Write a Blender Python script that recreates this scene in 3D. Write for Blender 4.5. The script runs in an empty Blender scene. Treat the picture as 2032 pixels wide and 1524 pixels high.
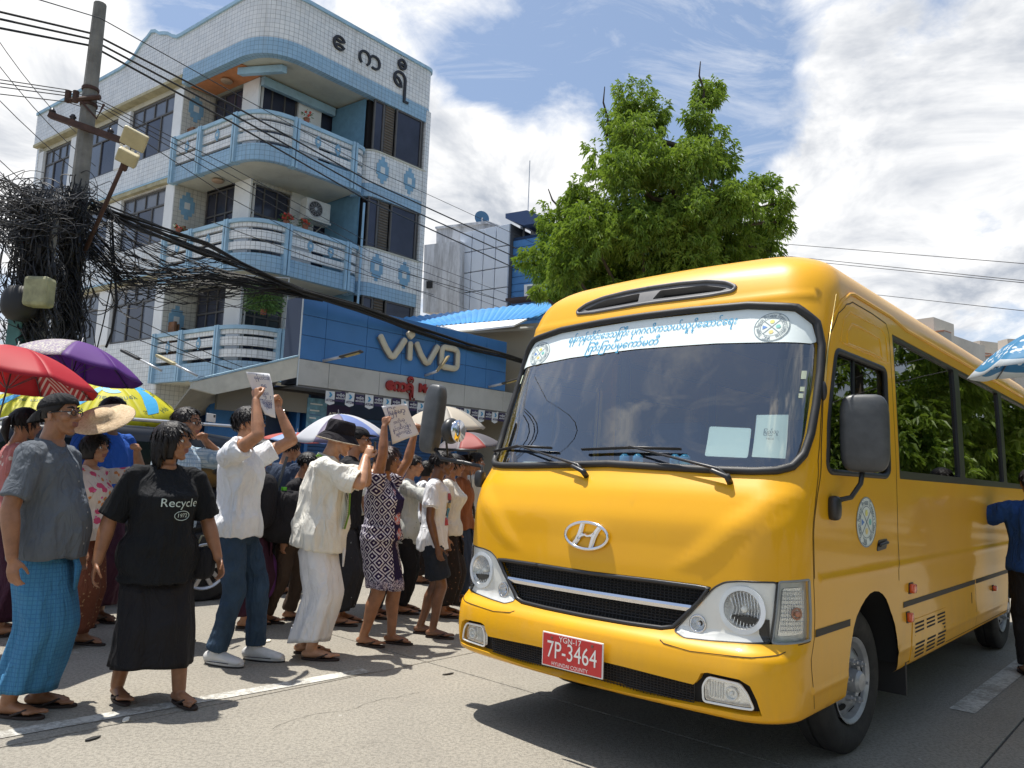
import bpy, bmesh, math, random
import numpy as np
from math import sin, cos, pi, radians, sqrt, atan2, hypot, exp
from mathutils import Vector, Matrix, noise
from mathutils.geometry import delaunay_2d_cdt
from mathutils.bvhtree import BVHTree
SC = bpy.context.scene
COL = SC.collection
rnd = random.Random(7)

# ---------------------------------------------------------------- camera
CAMH = 1.41
cd = bpy.data.cameras.new('camera'); cam = bpy.data.objects.new('camera', cd); COL.objects.link(cam)
cd.sensor_width = 36; cd.lens = 1500/2032*36; cd.clip_end = 3000; cd.clip_start = .05
_p, _r = radians(7.1), radians(2.2)
fw = Vector((0, cos(_p), sin(_p))); r0 = Vector((1, 0, 0)); u0 = Vector((0, -sin(_p), cos(_p)))
rt = r0*cos(_r)+u0*sin(_r); up = -r0*sin(_r)+u0*cos(_r)
m = Matrix.Identity(4)
for i in range(3):
    m[i][0], m[i][1], m[i][2] = rt[i], up[i], -fw[i]
m[2][3] = CAMH
cam.matrix_world = m
SC.camera = cam

# ---------------------------------------------------------------- light
SUND = Vector((-.25, .15, 1)).normalized()          # direction towards the sun
sl = bpy.data.lights.new('sun', 'SUN'); so = bpy.data.objects.new('sun', sl); COL.objects.link(so)
sl.energy = 5.0; sl.angle = radians(.55); sl.color = (1, .955, .88)
so.rotation_euler = (-SUND).to_track_quat('-Z', 'Y').to_euler()
SC.view_settings.view_transform = 'Standard'; SC.view_settings.look = 'None'
SC.view_settings.gamma = 1; SC.view_settings.use_curve_mapping = False
SC.view_settings.exposure = 0.36

class NT:
    """small helper round a node tree"""
    def __init__(s, nt): s.nt = nt; s.n = nt.nodes; s.l = nt.links
    def new(s, t, **k):
        n = s.n.new(t)
        for a, b in k.items():
            if a.startswith('i_'):
                a = a[2:]; a = int(a) if a.isdigit() else a.replace('_', ' ')
                s.put(n.inputs[a], b)
            else: setattr(n, a, b)
        return n
    def put(s, sock, v):
        if hasattr(v, 'is_linked') or hasattr(v, 'links'): s.l.new(v, sock)
        else:
            if isinstance(v, tuple) and len(v) == 3 and sock.type == 'RGBA': v = (*v, 1)
            sock.default_value = v
    def math(s, op, a, b=None, c=None, clamp=False):
        n = s.new('ShaderNodeMath', operation=op, use_clamp=clamp)
        s.put(n.inputs[0], a)
        if b is not None: s.put(n.inputs[1], b)
        if c is not None: s.put(n.inputs[2], c)
        return n.outputs[0]
    def vm(s, op, a, b=None):
        n = s.new('ShaderNodeVectorMath', operation=op); s.put(n.inputs[0], a)
        if b is not None: s.put(n.inputs[1], b)
        return n.outputs['Value'] if op in ('DOT_PRODUCT', 'LENGTH') else n.outputs[0]
    def mix(s, f, a, b, mode='MIX'):
        n = s.new('ShaderNodeMix', data_type='RGBA', blend_type=mode)
        s.put(n.inputs[0], f); s.put(n.inputs[6], a); s.put(n.inputs[7], b); return n.outputs[2]
    def ramp(s, f, lo, hi):
        n = s.new('ShaderNodeMapRange', clamp=True); s.put(n.inputs[0], f)
        n.inputs[1].default_value = lo; n.inputs[2].default_value = hi; return n.outputs[0]
    def noise(s, vec, scale, detail=4, rough=.55, dist=0):
        n = s.new('ShaderNodeTexNoise'); s.put(n.inputs['Vector'], vec)
        n.inputs['Scale'].default_value = scale; n.inputs['Detail'].default_value = detail
        n.inputs['Roughness'].default_value = rough; n.inputs['Distortion'].default_value = dist
        return n.outputs[0]

# ---------------------------------------------------------------- sky with clouds
w = bpy.data.worlds.new('World'); SC.world = w; w.use_nodes = True
T = NT(w.node_tree); T.n.clear()
sky = T.new('ShaderNodeTexSky', sky_type='NISHITA', sun_disc=False, sun_elevation=math.asin(SUND.z),
            sun_rotation=atan2(SUND.x, SUND.y), air_density=1.0, dust_density=1.2, ozone_density=1.6)
tc = T.new('ShaderNodeTexCoord').outputs['Generated']
nrm = T.vm('NORMALIZE', tc)
sep = T.new('ShaderNodeSeparateXYZ'); T.put(sep.inputs[0], nrm)
# cloud plane coordinates so that the clouds flatten towards the horizon
dz = T.math('ADD', T.math('MAXIMUM', sep.outputs[2], 0.0), .38)
div = T.new('ShaderNodeVectorMath', operation='DIVIDE'); T.put(div.inputs[0], nrm)
cmb = T.new('ShaderNodeCombineXYZ'); [T.put(cmb.inputs[i], dz) for i in range(3)]
T.put(div.inputs[1], cmb.outputs[0]); cp = div.outputs[0]
n1 = T.noise(cp, 2.7, 9, .58, .25)
n2 = T.noise(T.vm('ADD', cp, (3.1, 1.7, .4)), 6.5, 8, .62, .4)
def pxdir(x, y):
    v = fw*1500+rt*(x-1016)-up*(y-762); return tuple(v.normalized())
def blob(x, y, lo, hi):
    d = T.vm('DOT_PRODUCT', nrm, pxdir(x, y)); return T.ramp(d, cos(radians(lo)), cos(radians(hi)))
# positive: cloud masses, negative: open blue
CL = [(1900, 130, 15, 5, .55), (1720, 330, 10, 4, .45), (1640, 520, 9, 2, .45), (1960, 480, 10, 3, .45), (890, 320, 6, 2, .62), (960, 400, 7, 2, .62), (1060, 440, 8, 2, .5), (960, 560, 8, 2, .5), (1180, 560, 6, 2, .3), (1700, 580, 9, 2, .4), (860, 230, 3.5, 1, .40),
      (60, 140, 19, 6, .62), (140, 420, 9, 3, .35), (1150, 190, 5, 1, .20), (700, 10, 7, 1, .28), (1250, 130, 4, 1, .14),
      (1240, 60, 9, 4, -.42), (1380, 260, 8, 3, -.40), (970, 170, 5, 1.5, -.30), (1420, 60, 6, 3, -.30), (1050, 310, 3.5, 1, -.28), (430, 20, 6, 2, -.30), (1800, 470, 6, 1, -.45)]
acc = T.math('ADD', T.math('MULTIPLY', T.math('SUBTRACT', n1, .5), 2.9), .02)
for x, y, a, b, s in CL:
    acc = T.math('ADD', acc, T.math('MULTIPLY', blob(x, y, a, b), s))
acc = T.math('ADD', acc, T.math('MULTIPLY', T.math('SUBTRACT', n2, .5), 1.5))
dens = T.ramp(acc, .06, .58)
dens = T.math('POWER', dens, 1.15)
mpw = T.new('ShaderNodeMapping'); T.put(mpw.inputs[0], cp); mpw.inputs['Scale'].default_value = (1.0, 2.2, 1.0); mpw.inputs['Rotation'].default_value = (0, 0, .7)
wisp = T.ramp(T.noise(mpw.outputs[0], 3.6, 9, .68, 1.1), .50, .80); dens = T.math('MAXIMUM', dens, T.math('MULTIPLY', wisp, .62))
haze = T.ramp(sep.outputs[2], .30, 0.05)
dens = T.math('MAXIMUM', dens, T.math('MULTIPLY', haze, .55))
n3 = T.noise(T.vm('ADD', cp, (8.1, 5.7, 1.4)), 3.4, 6, .6, .5)
shade = T.ramp(T.math('ADD', T.math('MULTIPLY', acc, .30), T.math('MULTIPLY', T.math('SUBTRACT', n3, .5), 3.2)), .08, .75)
ccol = T.mix(shade, (1.0, 1.0, 1.0), (.47, .51, .58))
b1 = T.new('ShaderNodeBackground'); T.put(b1.inputs[0], T.mix(.22, sky.outputs[0], (6., 8., 11.5))); b1.inputs[1].default_value = .092
b2 = T.new('ShaderNodeBackground'); T.put(b2.inputs[0], ccol); b2.inputs[1].default_value = .86
mx = T.new('ShaderNodeMixShader'); T.put(mx.inputs[0], dens); T.put(mx.inputs[1], b1.outputs[0]); T.put(mx.inputs[2], b2.outputs[0])
ow = T.new('ShaderNodeOutputWorld'); T.put(ow.inputs[0], mx.outputs[0])

# ---------------------------------------------------------------- materials
MATS = {}
def mat(name, col, rough=.6, metal=0, var=.0, vs=6, bump=0, bs=60, coat=0, spec=.5, fn=None, grime=0, sheen=0, trans=0, vec='Object', dirt=(.12, .10, .08)):
    """principled material: base colour varied by noise, fine bump, optional custom colour function fn(T, vec, col)"""
    if name in MATS: return MATS[name]
    M = bpy.data.materials.new(name); M.use_nodes = True; T = NT(M.node_tree)
    b = T.n['Principled BSDF']; tcn = T.new('ShaderNodeTexCoord'); v = tcn.outputs[vec]
    c = (*col, 1) if not fn else fn(T, v, col)
    if var:
        nz = T.noise(v, vs, 5, .6)
        f = T.ramp(nz, .3, .7)
        lo = T.mix(1.0, c, (1-var, 1-var, 1-var), 'MULTIPLY'); hi = T.mix(1.0, c, (1+var*.6, 1+var*.6, 1+var*.6), 'MULTIPLY')
        c = T.mix(f, lo, hi)
    if grime:
        g = T.ramp(T.noise(v, 2.2, 8, .7, .4), .56, .78)
        c = T.mix(T.math('MULTIPLY', g, grime), c, dirt)
    T.put(b.inputs['Base Color'], c)
    b.inputs['Roughness'].default_value = rough; b.inputs['Metallic'].default_value = metal
    b.inputs['Specular IOR Level'].default_value = spec
    if coat: b.inputs['Coat Weight'].default_value = coat; b.inputs['Coat Roughness'].default_value = .06
    if sheen: b.inputs['Sheen Weight'].default_value = sheen
    if bump:
        bn = T.new('ShaderNodeBump'); bn.inputs['Strength'].default_value = bump; bn.inputs['Distance'].default_value = .01
        T.put(bn.inputs['Height'], T.noise(v, bs, 4, .6)); T.put(b.inputs['Normal'], bn.outputs[0])
    MATS[name] = M; return M
def glass_mat(name, tint=(.8, .85, .85), refl=1.0, rough=.01, ior=1.5, cap=1.0):
    if name in MATS: return MATS[name]
    M = bpy.data.materials.new(name); M.use_nodes = True; T = NT(M.node_tree); T.n.clear()
    tr = T.new('ShaderNodeBsdfTransparent'); T.put(tr.inputs[0], tint)
    gl = T.new('ShaderNodeBsdfGlossy'); gl.inputs['Roughness'].default_value = rough; gl.inputs[0].default_value = (1, 1, 1, 1)
    fr = T.new('ShaderNodeFresnel'); fr.inputs[0].default_value = ior
    mx = T.new('ShaderNodeMixShader'); T.put(mx.inputs[0], T.math('MINIMUM', T.math('MULTIPLY', fr.outputs[0], refl, clamp=True), cap))
    T.put(mx.inputs[1], tr.outputs[0]); T.put(mx.inputs[2], gl.outputs[0])
    o = T.new('ShaderNodeOutputMaterial'); T.put(o.inputs[0], mx.outputs[0])
    MATS[name] = M; return M

# ---------------------------------------------------------------- mesh helpers
def tag(o, label=None, cat=None, group=None, kind=None):
    if label: o['label'] = label
    if cat: o['category'] = cat
    if group: o['group'] = group
    if kind: o['kind'] = kind
    return o
def empty(name, loc=(0, 0, 0), rz=0, label=None, cat=None, group=None, kind=None):
    o = bpy.data.objects.new(name, None); COL.objects.link(o); o.empty_display_size = .2
    o.location = loc; o.rotation_euler = (0, 0, rz)
    return tag(o, label, cat, group, kind)
def link(name, me, parent=None):
    o = bpy.data.objects.new(name, me); COL.objects.link(o)
    if parent: o.parent = parent
    return o
def clone(o, parent=None):
    c = o.copy(); COL.objects.link(c); c.parent = parent
    for ch in list(o.children): clone(ch, c)
    return c
class MB:
    def __init__(s): s.v = []; s.f = []; s.uv = []; s.mi = []; s.m = 0; s.n = None
    def add(s, vs, fs, uvs=None):
        o = len(s.v); s.v.extend([tuple(x) for x in vs])
        for i, f in enumerate(fs):
            s.f.append([o+k for k in f]); s.mi.append(s.m)
            s.uv.append(uvs[i] if uvs else None)
        return s
    def quad(s, a, b, c, d, uv=None): return s.add([a, b, c, d], [(0, 1, 2, 3)], [uv] if uv else None)
    def box(s, c, sz, rz=0, M=None):
        x, y, z = sz[0]/2, sz[1]/2, sz[2]/2
        vs = [Vector((i*x, j*y, k*z)) for k in (-1, 1) for j in (-1, 1) for i in (-1, 1)]
        R = Matrix.Rotation(rz, 3, 'Z') if M is None else M
        vs = [R@q+Vector(c) for q in vs]
        return s.add(vs, [(0, 2, 3, 1), (4, 5, 7, 6), (0, 1, 5, 4), (2, 6, 7, 3), (0, 4, 6, 2), (1, 3, 7, 5)])
    def prism(s, pts, z0, z1):
        n = len(pts); vs = [(p[0], p[1], z0) for p in pts]+[(p[0], p[1], z1) for p in pts]
        return s.add(vs, [tuple(range(n))[::-1], tuple(range(n, 2*n))]+[(i, (i+1) % n, n+(i+1) % n, n+i) for i in range(n)])
    def slab(s, pts, off):
        """polygon (3d points) extruded by vector off"""
        n = len(pts); off = Vector(off); vs = [Vector(p) for p in pts]; vs += [p+off for p in vs]
        return s.add(vs, [tuple(range(n))[::-1], tuple(range(n, 2*n))]+[(i, (i+1) % n, n+(i+1) % n, n+i) for i in range(n)])
    def loft(s, rings, cap=True, closed=True):
        n = len(rings[0]); o = []
        vs = [p for r in rings for p in r]; fs = []
        for i in range(len(rings)-1):
            for j in range(n if closed else n-1):
                k = (j+1) % n; fs.append((i*n+j, i*n+k, (i+1)*n+k, (i+1)*n+j))
        if cap and closed:
            fs.append(tuple(range(n))[::-1]); fs.append(tuple(range((len(rings)-1)*n, len(rings)*n)))
        return s.add(vs, fs)
    def tube(s, pts, r, n=8, ref=None, cap=True, r2=None, dome=False, closed=False, tw=0):
        """tube along points; r scalar or list, r2 second axis radius; ref gives the r2 direction"""
        pts = [Vector(p) for p in pts]; N = len(pts)
        rr = r if isinstance(r, (list, tuple)) else [r]*N
        rb = rr if r2 is None else (r2 if isinstance(r2, (list, tuple)) else [r2]*N)
        rings = []; pv = None
        for i, p in enumerate(pts):
            if closed: t = pts[(i+1) % N]-pts[i-1]
            else: t = pts[min(i+1, N-1)]-pts[max(i-1, 0)]
            t = t.normalized() if t.length > 1e-9 else Vector((0, 0, 1))
            base = Vector(ref) if ref is not None else (pv if pv is not None else (Vector((0, 0, 1)) if abs(t.z) < .9 else Vector((1, 0, 0))))
            b = base-t*base.dot(t)
            if b.length < 1e-5: b = t.orthogonal()
            b.normalize(); a = b.cross(t).normalized(); pv = b
            rings.append((p, a, b, t, rr[i], rb[i]))
        if dome:
            p, a, b, t, x, y = rings[0]; d = min(x, y); pre = [(p-t*d*sin(g), a, b, t, x*cos(g), y*cos(g)) for g in (1.35, .9, .45)]
            p, a, b, t, x, y = rings[-1]; d = min(x, y); post = [(p+t*d*sin(g), a, b, t, x*cos(g), y*cos(g)) for g in (.45, .9, 1.35)]
            rings = pre+rings+post
        R = [[p+a*(x*cos(2*pi*k/n+tw))+b*(y*sin(2*pi*k/n+tw)) for k in range(n)] for p, a, b, t, x, y in rings]
        if closed: R.append(R[0]); cap = False
        return s.loft(R, cap)
    def ell(s, c, r, M=None, nu=16, nv=10, e=1.0):
        c = Vector(c); rings = []
        def pw(x): return math.copysign(abs(x)**e, x)
        for j in range(nv+1):
            th = -pi/2+pi*(j+(.12 if j == 0 else (-.12 if j == nv else 0)))/nv
            rings.append([(M@Vector((r[0]*pw(cos(th))*pw(cos(2*pi*i/nu)), r[1]*pw(cos(th))*pw(sin(2*pi*i/nu)), r[2]*pw(sin(th)))) if M else
                           Vector((r[0]*pw(cos(th))*pw(cos(2*pi*i/nu)), r[1]*pw(cos(th))*pw(sin(2*pi*i/nu)), r[2]*pw(sin(th)))))+c for i in range(nu)])
        return s.loft(rings)
    def disc(s, c, nrm, r, h=0, n=24, r_in=0):
        c = Vector(c); nv = Vector(nrm).normalized(); a = nv.orthogonal().normalized(); b = nv.cross(a)
        ring = lambda rad, off: [c+nv*off+a*rad*cos(2*pi*i/n)+b*rad*sin(2*pi*i/n) for i in range(n)]
        if r_in: return s.loft([ring(r_in, 0), ring(r, 0), ring(r, h), ring(r_in, h), ring(r_in, 0)], cap=False)
        return s.loft([ring(r, 0), ring(r, h or .002)])
    def mesh(s, name, mats, smooth=False):
        me = bpy.data.meshes.new(name); me.from_pydata([tuple(p) for p in s.v], [], s.f)
        for m_ in (mats if isinstance(mats, (list, tuple)) else [mats]): me.materials.append(m_)
        if any(s.mi): me.polygons.foreach_set('material_index', s.mi)
        if any(u is not None for u in s.uv):
            ul = me.uv_layers.new(name='UVMap'); k = 0
            for p, u in zip(me.polygons, s.uv):
                for q in range(p.loop_total):
                    if u: ul.data[p.loop_start+q].uv = u[q]
        if smooth is True: me.shade_smooth()
        elif smooth:
            me.shade_smooth(); 
            try: me.set_sharp_from_angle(angle=radians(smooth))
            except Exception: pass
        me.validate(); return me
    def build(s, name, mats, parent=None, smooth=False, bevel=0, label=None, cat=None, group=None, kind=None, loc=None):
        o = link(name, s.mesh(name, mats, smooth), parent)
        if bevel:
            bv = o.modifiers.new('bevel', 'BEVEL'); bv.width = bevel; bv.segments = 2; bv.limit_method = 'ANGLE'; bv.angle_limit = radians(40)
        if loc: o.location = loc
        return tag(o, label, cat, group, kind)
def remesh(mb, voxel, smooth=3, factor=.6):
    """union of overlapping closed shells into one continuous surface"""
    me = mb.mesh('tmp', [])
    o = bpy.data.objects.new('tmp', me); COL.objects.link(o)
    r = o.modifiers.new('r', 'REMESH'); r.mode = 'VOXEL'; r.voxel_size = voxel; r.use_smooth_shade = True
    if smooth:
        s_ = o.modifiers.new('s', 'SMOOTH'); s_.iterations = smooth; s_.factor = factor
    dg = bpy.context.evaluated_depsgraph_get(); ev = o.evaluated_get(dg)
    out = bpy.data.meshes.new_from_object(ev, depsgraph=dg)
    bpy.data.objects.remove(o); bpy.data.meshes.remove(me)
    out.shade_smooth(); return out
def text_geo(txt, size=1, align='CENTER', spacing=1):
    cu = bpy.data.curves.new('t', 'FONT'); cu.body = txt; cu.size = size; cu.align_x = align; cu.align_y = 'CENTER'; cu.resolution_u = 3
    cu.space_character = spacing
    o = bpy.data.objects.new('t', cu); COL.objects.link(o)
    dg = bpy.context.evaluated_depsgraph_get(); me = o.evaluated_get(dg).to_mesh()
    vs = [tuple(v.co) for v in me.vertices]; fs = [tuple(p.vertices) for p in me.polygons]
    bpy.data.objects.remove(o); bpy.data.curves.remove(cu); return vs, fs
def ccw(pts):
    a = sum(p[0]*q[1]-q[0]*p[1] for p, q in zip(pts, pts[1:]+pts[:1])); return pts if a > 0 else pts[::-1]
def inpoly(x, y, P):
    c = False; j = len(P)-1
    for i in range(len(P)):
        if (P[i][1] > y) != (P[j][1] > y) and x < (P[j][0]-P[i][0])*(y-P[i][1])/(P[j][1]-P[i][1])+P[i][0]: c = not c
        j = i
    return c
def npin(X, Y, P):
    c = np.zeros(len(X), bool); j = len(P)-1
    for i in range(len(P)):
        yi, yj = P[i][1], P[j][1]
        if yi != yj: c ^= ((yi > Y) != (yj > Y)) & (X < (P[j][0]-P[i][0])*(Y-yi)/(yj-yi)+P[i][0])
        j = i
    return c
def densify(P, st):
    out = []
    for a, b in zip(P, P[1:]+P[:1]):
        n = max(1, int(math.ceil(hypot(b[0]-a[0], b[1]-a[1])/st)))
        out += [(a[0]+(b[0]-a[0])*k/n, a[1]+(b[1]-a[1])*k/n) for k in range(n)]
    return out
def rounded(P, r, n=5):
    """round the corners of polygon P by radius r"""
    out = []; N = len(P)
    for i in range(N):
        a, b, c = Vector(P[i-1]), Vector(P[i]), Vector(P[(i+1) % N]); ra = r[i] if isinstance(r, (list, tuple)) else r
        d1, d2 = (a-b), (c-b); l = min(ra, d1.length*.48, d2.length*.48)
        p, q = b+d1.normalized()*l, b+d2.normalized()*l
        for k in range(n+1):
            t = k/n; out.append(tuple(p*(1-t)**2+b*2*t*(1-t)+q*t*t))
    return out
def cdt(outer, holes, st, st2=None, gx=None, gy=None):
    """triangulated polygon with holes; interior grid points; returns 2d verts, tris"""
    pts = []; edges = []
    polys = [outer]+list(holes)
    for P in polys:
        o = len(pts); n = len(P); pts += P; edges += [(o+i, o+(i+1) % n) for i in range(n)]
    xs = [p[0] for p in outer]; ys = [p[1] for p in outer]
    if gx is None: gx = [min(xs)+st*(i+.5) for i in range(int((max(xs)-min(xs))/st)+1)]
    if gy is None: gy = [min(ys)+(st2 or st)*(i+.5) for i in range(int((max(ys)-min(ys))/(st2 or st))+1)]
    GX, GY = np.meshgrid(np.array(gx, float), np.array(gy, float), indexing='ij'); GX = GX.ravel(); GY = GY.ravel()
    ok = npin(GX, GY, outer)
    for h in holes: ok &= ~npin(GX, GY, h)
    GX, GY = GX[ok], GY[ok]
    if len(GX):
        dm = np.full(len(GX), 1e9)
        for p in pts: np.minimum(dm, (GX-p[0])**2+(GY-p[1])**2, out=dm)
        k = dm > (st*.35)**2; pts += list(zip(GX[k].tolist(), GY[k].tolist()))
    r = delaunay_2d_cdt([Vector(p) for p in pts], edges, [], 0, 1e-6)
    V = [tuple(p) for p in r[0]]; VA = np.array(V); F = [tuple(f) for f in r[2]]
    FA = np.array(F); c = VA[FA].mean(1); ok = npin(c[:, 0], c[:, 1], outer)
    for h in holes: ok &= ~npin(c[:, 0], c[:, 1], h)
    F = [F[i] for i in np.nonzero(ok)[0]]
    return V, F
def pxv(x, y): return fw*1500+rt*(x-1016)-up*(y-762)
def gnd(x, y, z=0):
    d = pxv(x, y); t = (z-CAMH)/d.z; return Vector((0, 0, CAMH))+d*t
def aty(x, y, Y):
    d = pxv(x, y); return Vector((0, 0, CAMH))+d*(Y/d.y)
# ================================================================ GROUND
def road_fn(T, v, col):
    a = T.noise(v, .7, 7, .65, .5); b = T.noise(v, 120, 3, .7); vo = T.new('ShaderNodeTexVoronoi'); T.put(vo.inputs['Vector'], v); vo.inputs['Scale'].default_value = 95
    c = T.mix(T.ramp(a, .3, .72), (col[0]*.80, col[1]*.80, col[2]*.80, 1), (col[0]*1.12, col[1]*1.11, col[2]*1.08, 1))
    c = T.mix(T.math('MULTIPLY', T.ramp(b, .38, .68), .55), c, (.44, .41, .345, 1))
    b2_ = T.noise(v, 48, 4, .75); c = T.mix(T.math('MULTIPLY', T.ramp(b2_, .55, .40), .55), c, (.135, .125, .105, 1))
    c = T.mix(T.math('MULTIPLY', T.ramp(vo.outputs['Distance'], .24, .05), .75), c, (.09, .083, .074, 1))
    st = T.ramp(T.noise(v, 1.5, 7, .7, 1.2), .57, .72); c = T.mix(T.math('MULTIPLY', st, .40), c, (.12, .108, .09, 1))
    sp = T.ramp(T.noise(v, 9, 3, .5, .3), .735, .76); return T.mix(T.math('MULTIPLY', sp, .6), c, (.55, .53, .48, 1))
CONC = mat('road_concrete', (.315, .290, .245), .9, bump=.9, bs=130, fn=road_fn)
JOINT = mat('joint_tar', (.05, .045, .04), .9)
mb = MB(); mb.quad((-400, -60, -.04), (400, -60, -.04), (400, 900, -.04), (-400, 900, -.04)); mb.build('ground', mat('earth', (.16, .145, .12), .95, var=.3, vs=.5), kind='structure')
YG = radians(42.65); GA = Vector((sin(YG), cos(YG), 0)); GR = Vector((cos(YG), -sin(YG), 0))
road = empty('road', (0, 0, 0), 0, kind='structure')
J0 = gnd(690, 1345); JX = gnd(856, 1316)
r0_ = J0.dot(GR); a0 = JX.dot(GA)
me_cache = {}
def slab_piece(ra, rb, aa, ab):
    g = .006; P = [GR*(ra+g)+GA*(aa+g), GR*(rb-g)+GA*(aa+g), GR*(rb-g)+GA*(ab-g), GR*(ra+g)+GA*(ab-g)]
    mb = MB(); mb.prism([(p.x, p.y) for p in P], -.03, 0); mb.build('slab', CONC, road, bevel=.004)
rows = [r0_-3.4*3, r0_-3.4*2, r0_-3.4, r0_, r0_+3.5, r0_+7.0, r0_+10.5]
rows = [r0_-30, r0_-20, r0_-13.6, r0_-10.2, r0_-6.8, r0_-3.4, r0_, r0_+3.5, r0_+7.0, r0_+10.5, r0_+14, r0_+26]
for i in range(len(rows)-1):
    for k in range(-3, 9):
        aa = a0+k*4.5; slab_piece(rows[i], rows[i+1], aa, aa+4.5)
mb = MB(); P = [GR*(r0_-30)+GA*(a0-13.5), GR*(r0_+26)+GA*(a0-13.5), GR*(r0_+26)+GA*(a0+40.5), GR*(r0_-30)+GA*(a0+40.5)]
mb.prism([(p.x, p.y) for p in P], -.038, -.012); mb.build('joint_filler', JOINT, road)
def paint_w(T, v, col):
    n = T.noise(v, 30, 6, .75, .5); m_ = T.noise(v, 3, 5, .6); f = T.ramp(T.math('ADD', T.math('MULTIPLY', n, .6), T.math('MULTIPLY', m_, .5)), .62, .50)
    return T.mix(f, (.27, .255, .22, 1), (*col, 1))
PW_ = mat('road_paint', (.56, .55, .50), .8, fn=paint_w, bump=.4, bs=120)
def mark(a, b, wd, z=.004):
    a, b = Vector(a), Vector(b); d = (b-a).normalized(); n = Vector((-d.y, d.x, 0))*wd/2; mb = MB()
    mb.add([(p.x, p.y, z) for p in (a-n, b-n, b+n, a+n)], [(0, 1, 2, 3)]); return mb.build('lane_line', PW_, road)
mark(gnd(-400, 1530), gnd(728, 1331), .12)
mark((gnd(1872, 1400)+gnd(1948, 1424))/2, (gnd(2030, 1277)+gnd(2120, 1290))/2, .15)

# cracks, patches and litter on the road
rg = random.Random(8); CRK = mat('crack_dark', (.06, .055, .045), .95)
def crack(x, y, x2, y2, w_=.004):
    a, b = gnd(x, y), gnd(x2, y2); d = (b-a); L_ = d.length; d.normalize(); n = Vector((-d.y, d.x, 0)); N = 22; P = []; o = 0
    for i in range(N+1): o += rg.gauss(0, .018); P.append(a+d*(L_*i/N)+n*o)
    mb = MB(); vs = []
    for i, p in enumerate(P): k = w_*rg.uniform(.4, 1.3); vs += [p-n*k+Vector((0, 0, .003)), p+n*k+Vector((0, 0, .003))]
    mb.add(vs, [(2*i, 2*i+1, 2*i+3, 2*i+2) for i in range(N)]); mb.build('crack', CRK, road)
crack(540, 1450, 860, 1385, .0015)
for i, (x, y, c_, w_, l_, lb) in enumerate(((183, 1468, (.02, .02, .02), .02, .05, 'small dark scrap lying just below the white line'), (890, 1339, (.03, .025, .02), .012, .06, 'dark sliver of litter on the road left of the bus bumper'), (250, 1430, (.75, .72, .62), .025, .05, 'pale scrap touching the white line below the woman in black'), (530, 1273, (.70, .66, .55), .04, .05, 'pale food scrap between the sneakers and the man in white'))):
    e = MB(); p = gnd(x, y); e.prism([(rg.uniform(.7, 1)*l_*cos(t), rg.uniform(.6, 1)*w_*sin(t)) for t in [2*pi*k/9 for k in range(9)]], .004, .010); o = e.build('litter', mat('litter%d' % i, c_, .8), None, label=lb, cat='litter'); o.location = (p.x, p.y, 0); o.rotation_euler = (0, 0, rg.uniform(0, 3))
# ================================================================ CORNER BUILDING
KB = Vector((-6.80723, 18.71004, 0))
_l = radians(-54.965); DL = Vector((sin(_l), cos(_l), 0)); DR = Vector((sin(YG), cos(YG), 0))
def W(s, t, z=0): return KB+DL*s+DR*t+Vector((0, 0, z))
NL = Vector((DL.y, -DL.x, 0)); NL = NL if NL.dot(DR) < 0 else -NL       # outward normals
NR = Vector((DR.y, -DR.x, 0)); NR = NR if NR.dot(DL) < 0 else -NR
def tile_fn(sz=.13, mort=(.06, .065, .065), w_=.035, grime=.55):
    def f(T, v, col):
        tcn = T.new('ShaderNodeTexCoord').outputs['UV']; o = T.new('ShaderNodeTexCoord').outputs['Object']
        br = T.new('ShaderNodeTexBrick', offset=0.0, squash=1.0); T.put(br.inputs['Vector'], tcn); br.inputs['Scale'].default_value = 1
        br.inputs['Mortar Size'].default_value = sz*w_; br.inputs['Brick Width'].default_value = sz; br.inputs['Row Height'].default_value = sz
        br.inputs['Bias'].default_value = .0; br.inputs['Mortar Smooth'].default_value = .2
        T.put(br.inputs['Color1'], (*col, 1)); T.put(br.inputs['Color2'], (col[0]*.86, col[1]*.88, col[2]*.90, 1))
        mo = T.ramp(T.noise(o, .9, 5, .7, .4), .35, .68); T.put(br.inputs['Mortar'], T.mix(mo, (col[0]*.45, col[1]*.45, col[2]*.44, 1), (*mort, 1)))
        g = T.ramp(T.noise(o, .55, 9, .72, .8), .50, .80)
        sc_ = T.new('ShaderNodeMapping'); T.put(sc_.inputs[0], o); sc_.inputs['Scale'].default_value = (4, 4, .22)
        g2 = T.ramp(T.noise(sc_.outputs[0], 1.6, 8, .7, .2), .54, .78)
        c = T.mix(T.math('MULTIPLY', g, grime), br.outputs[0], (.30, .275, .22, 1))
        return T.mix(T.math('MULTIPLY', g2, grime*.9), c, (.20, .185, .15, 1))
    return f
TW = mat('white_wall_tile', (.78, .785, .765), .32, fn=tile_fn(), bump=.05)
TB = mat('blue_wall_tile', (.30, .47, .61), .32, fn=tile_fn(mort=(.06, .10, .14), grime=.35), bump=.05)
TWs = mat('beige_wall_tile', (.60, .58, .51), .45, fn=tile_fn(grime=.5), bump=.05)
BLUP = mat('blue_wall_paint', (.33, .51, .64), .6, var=.18, vs=2, grime=.45)
WHP = mat('white_wall_paint', (.80, .81, .80), .65, var=.1, vs=1.5, grime=.30)
CRM = mat('cream_plaster', (.55, .54, .45), .8, var=.15, vs=1.3, grime=.35)
LEDG = mat('stained_ledge', (.42, .38, .24), .8, var=.3, vs=4, grime=.5)
ORP = mat('orange_ceiling', (.55, .22, .09), .8, var=.15)
DGL = mat('dark_window_glass', (.035, .04, .065), .12, spec=.45, var=.5, vs=.6)
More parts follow.
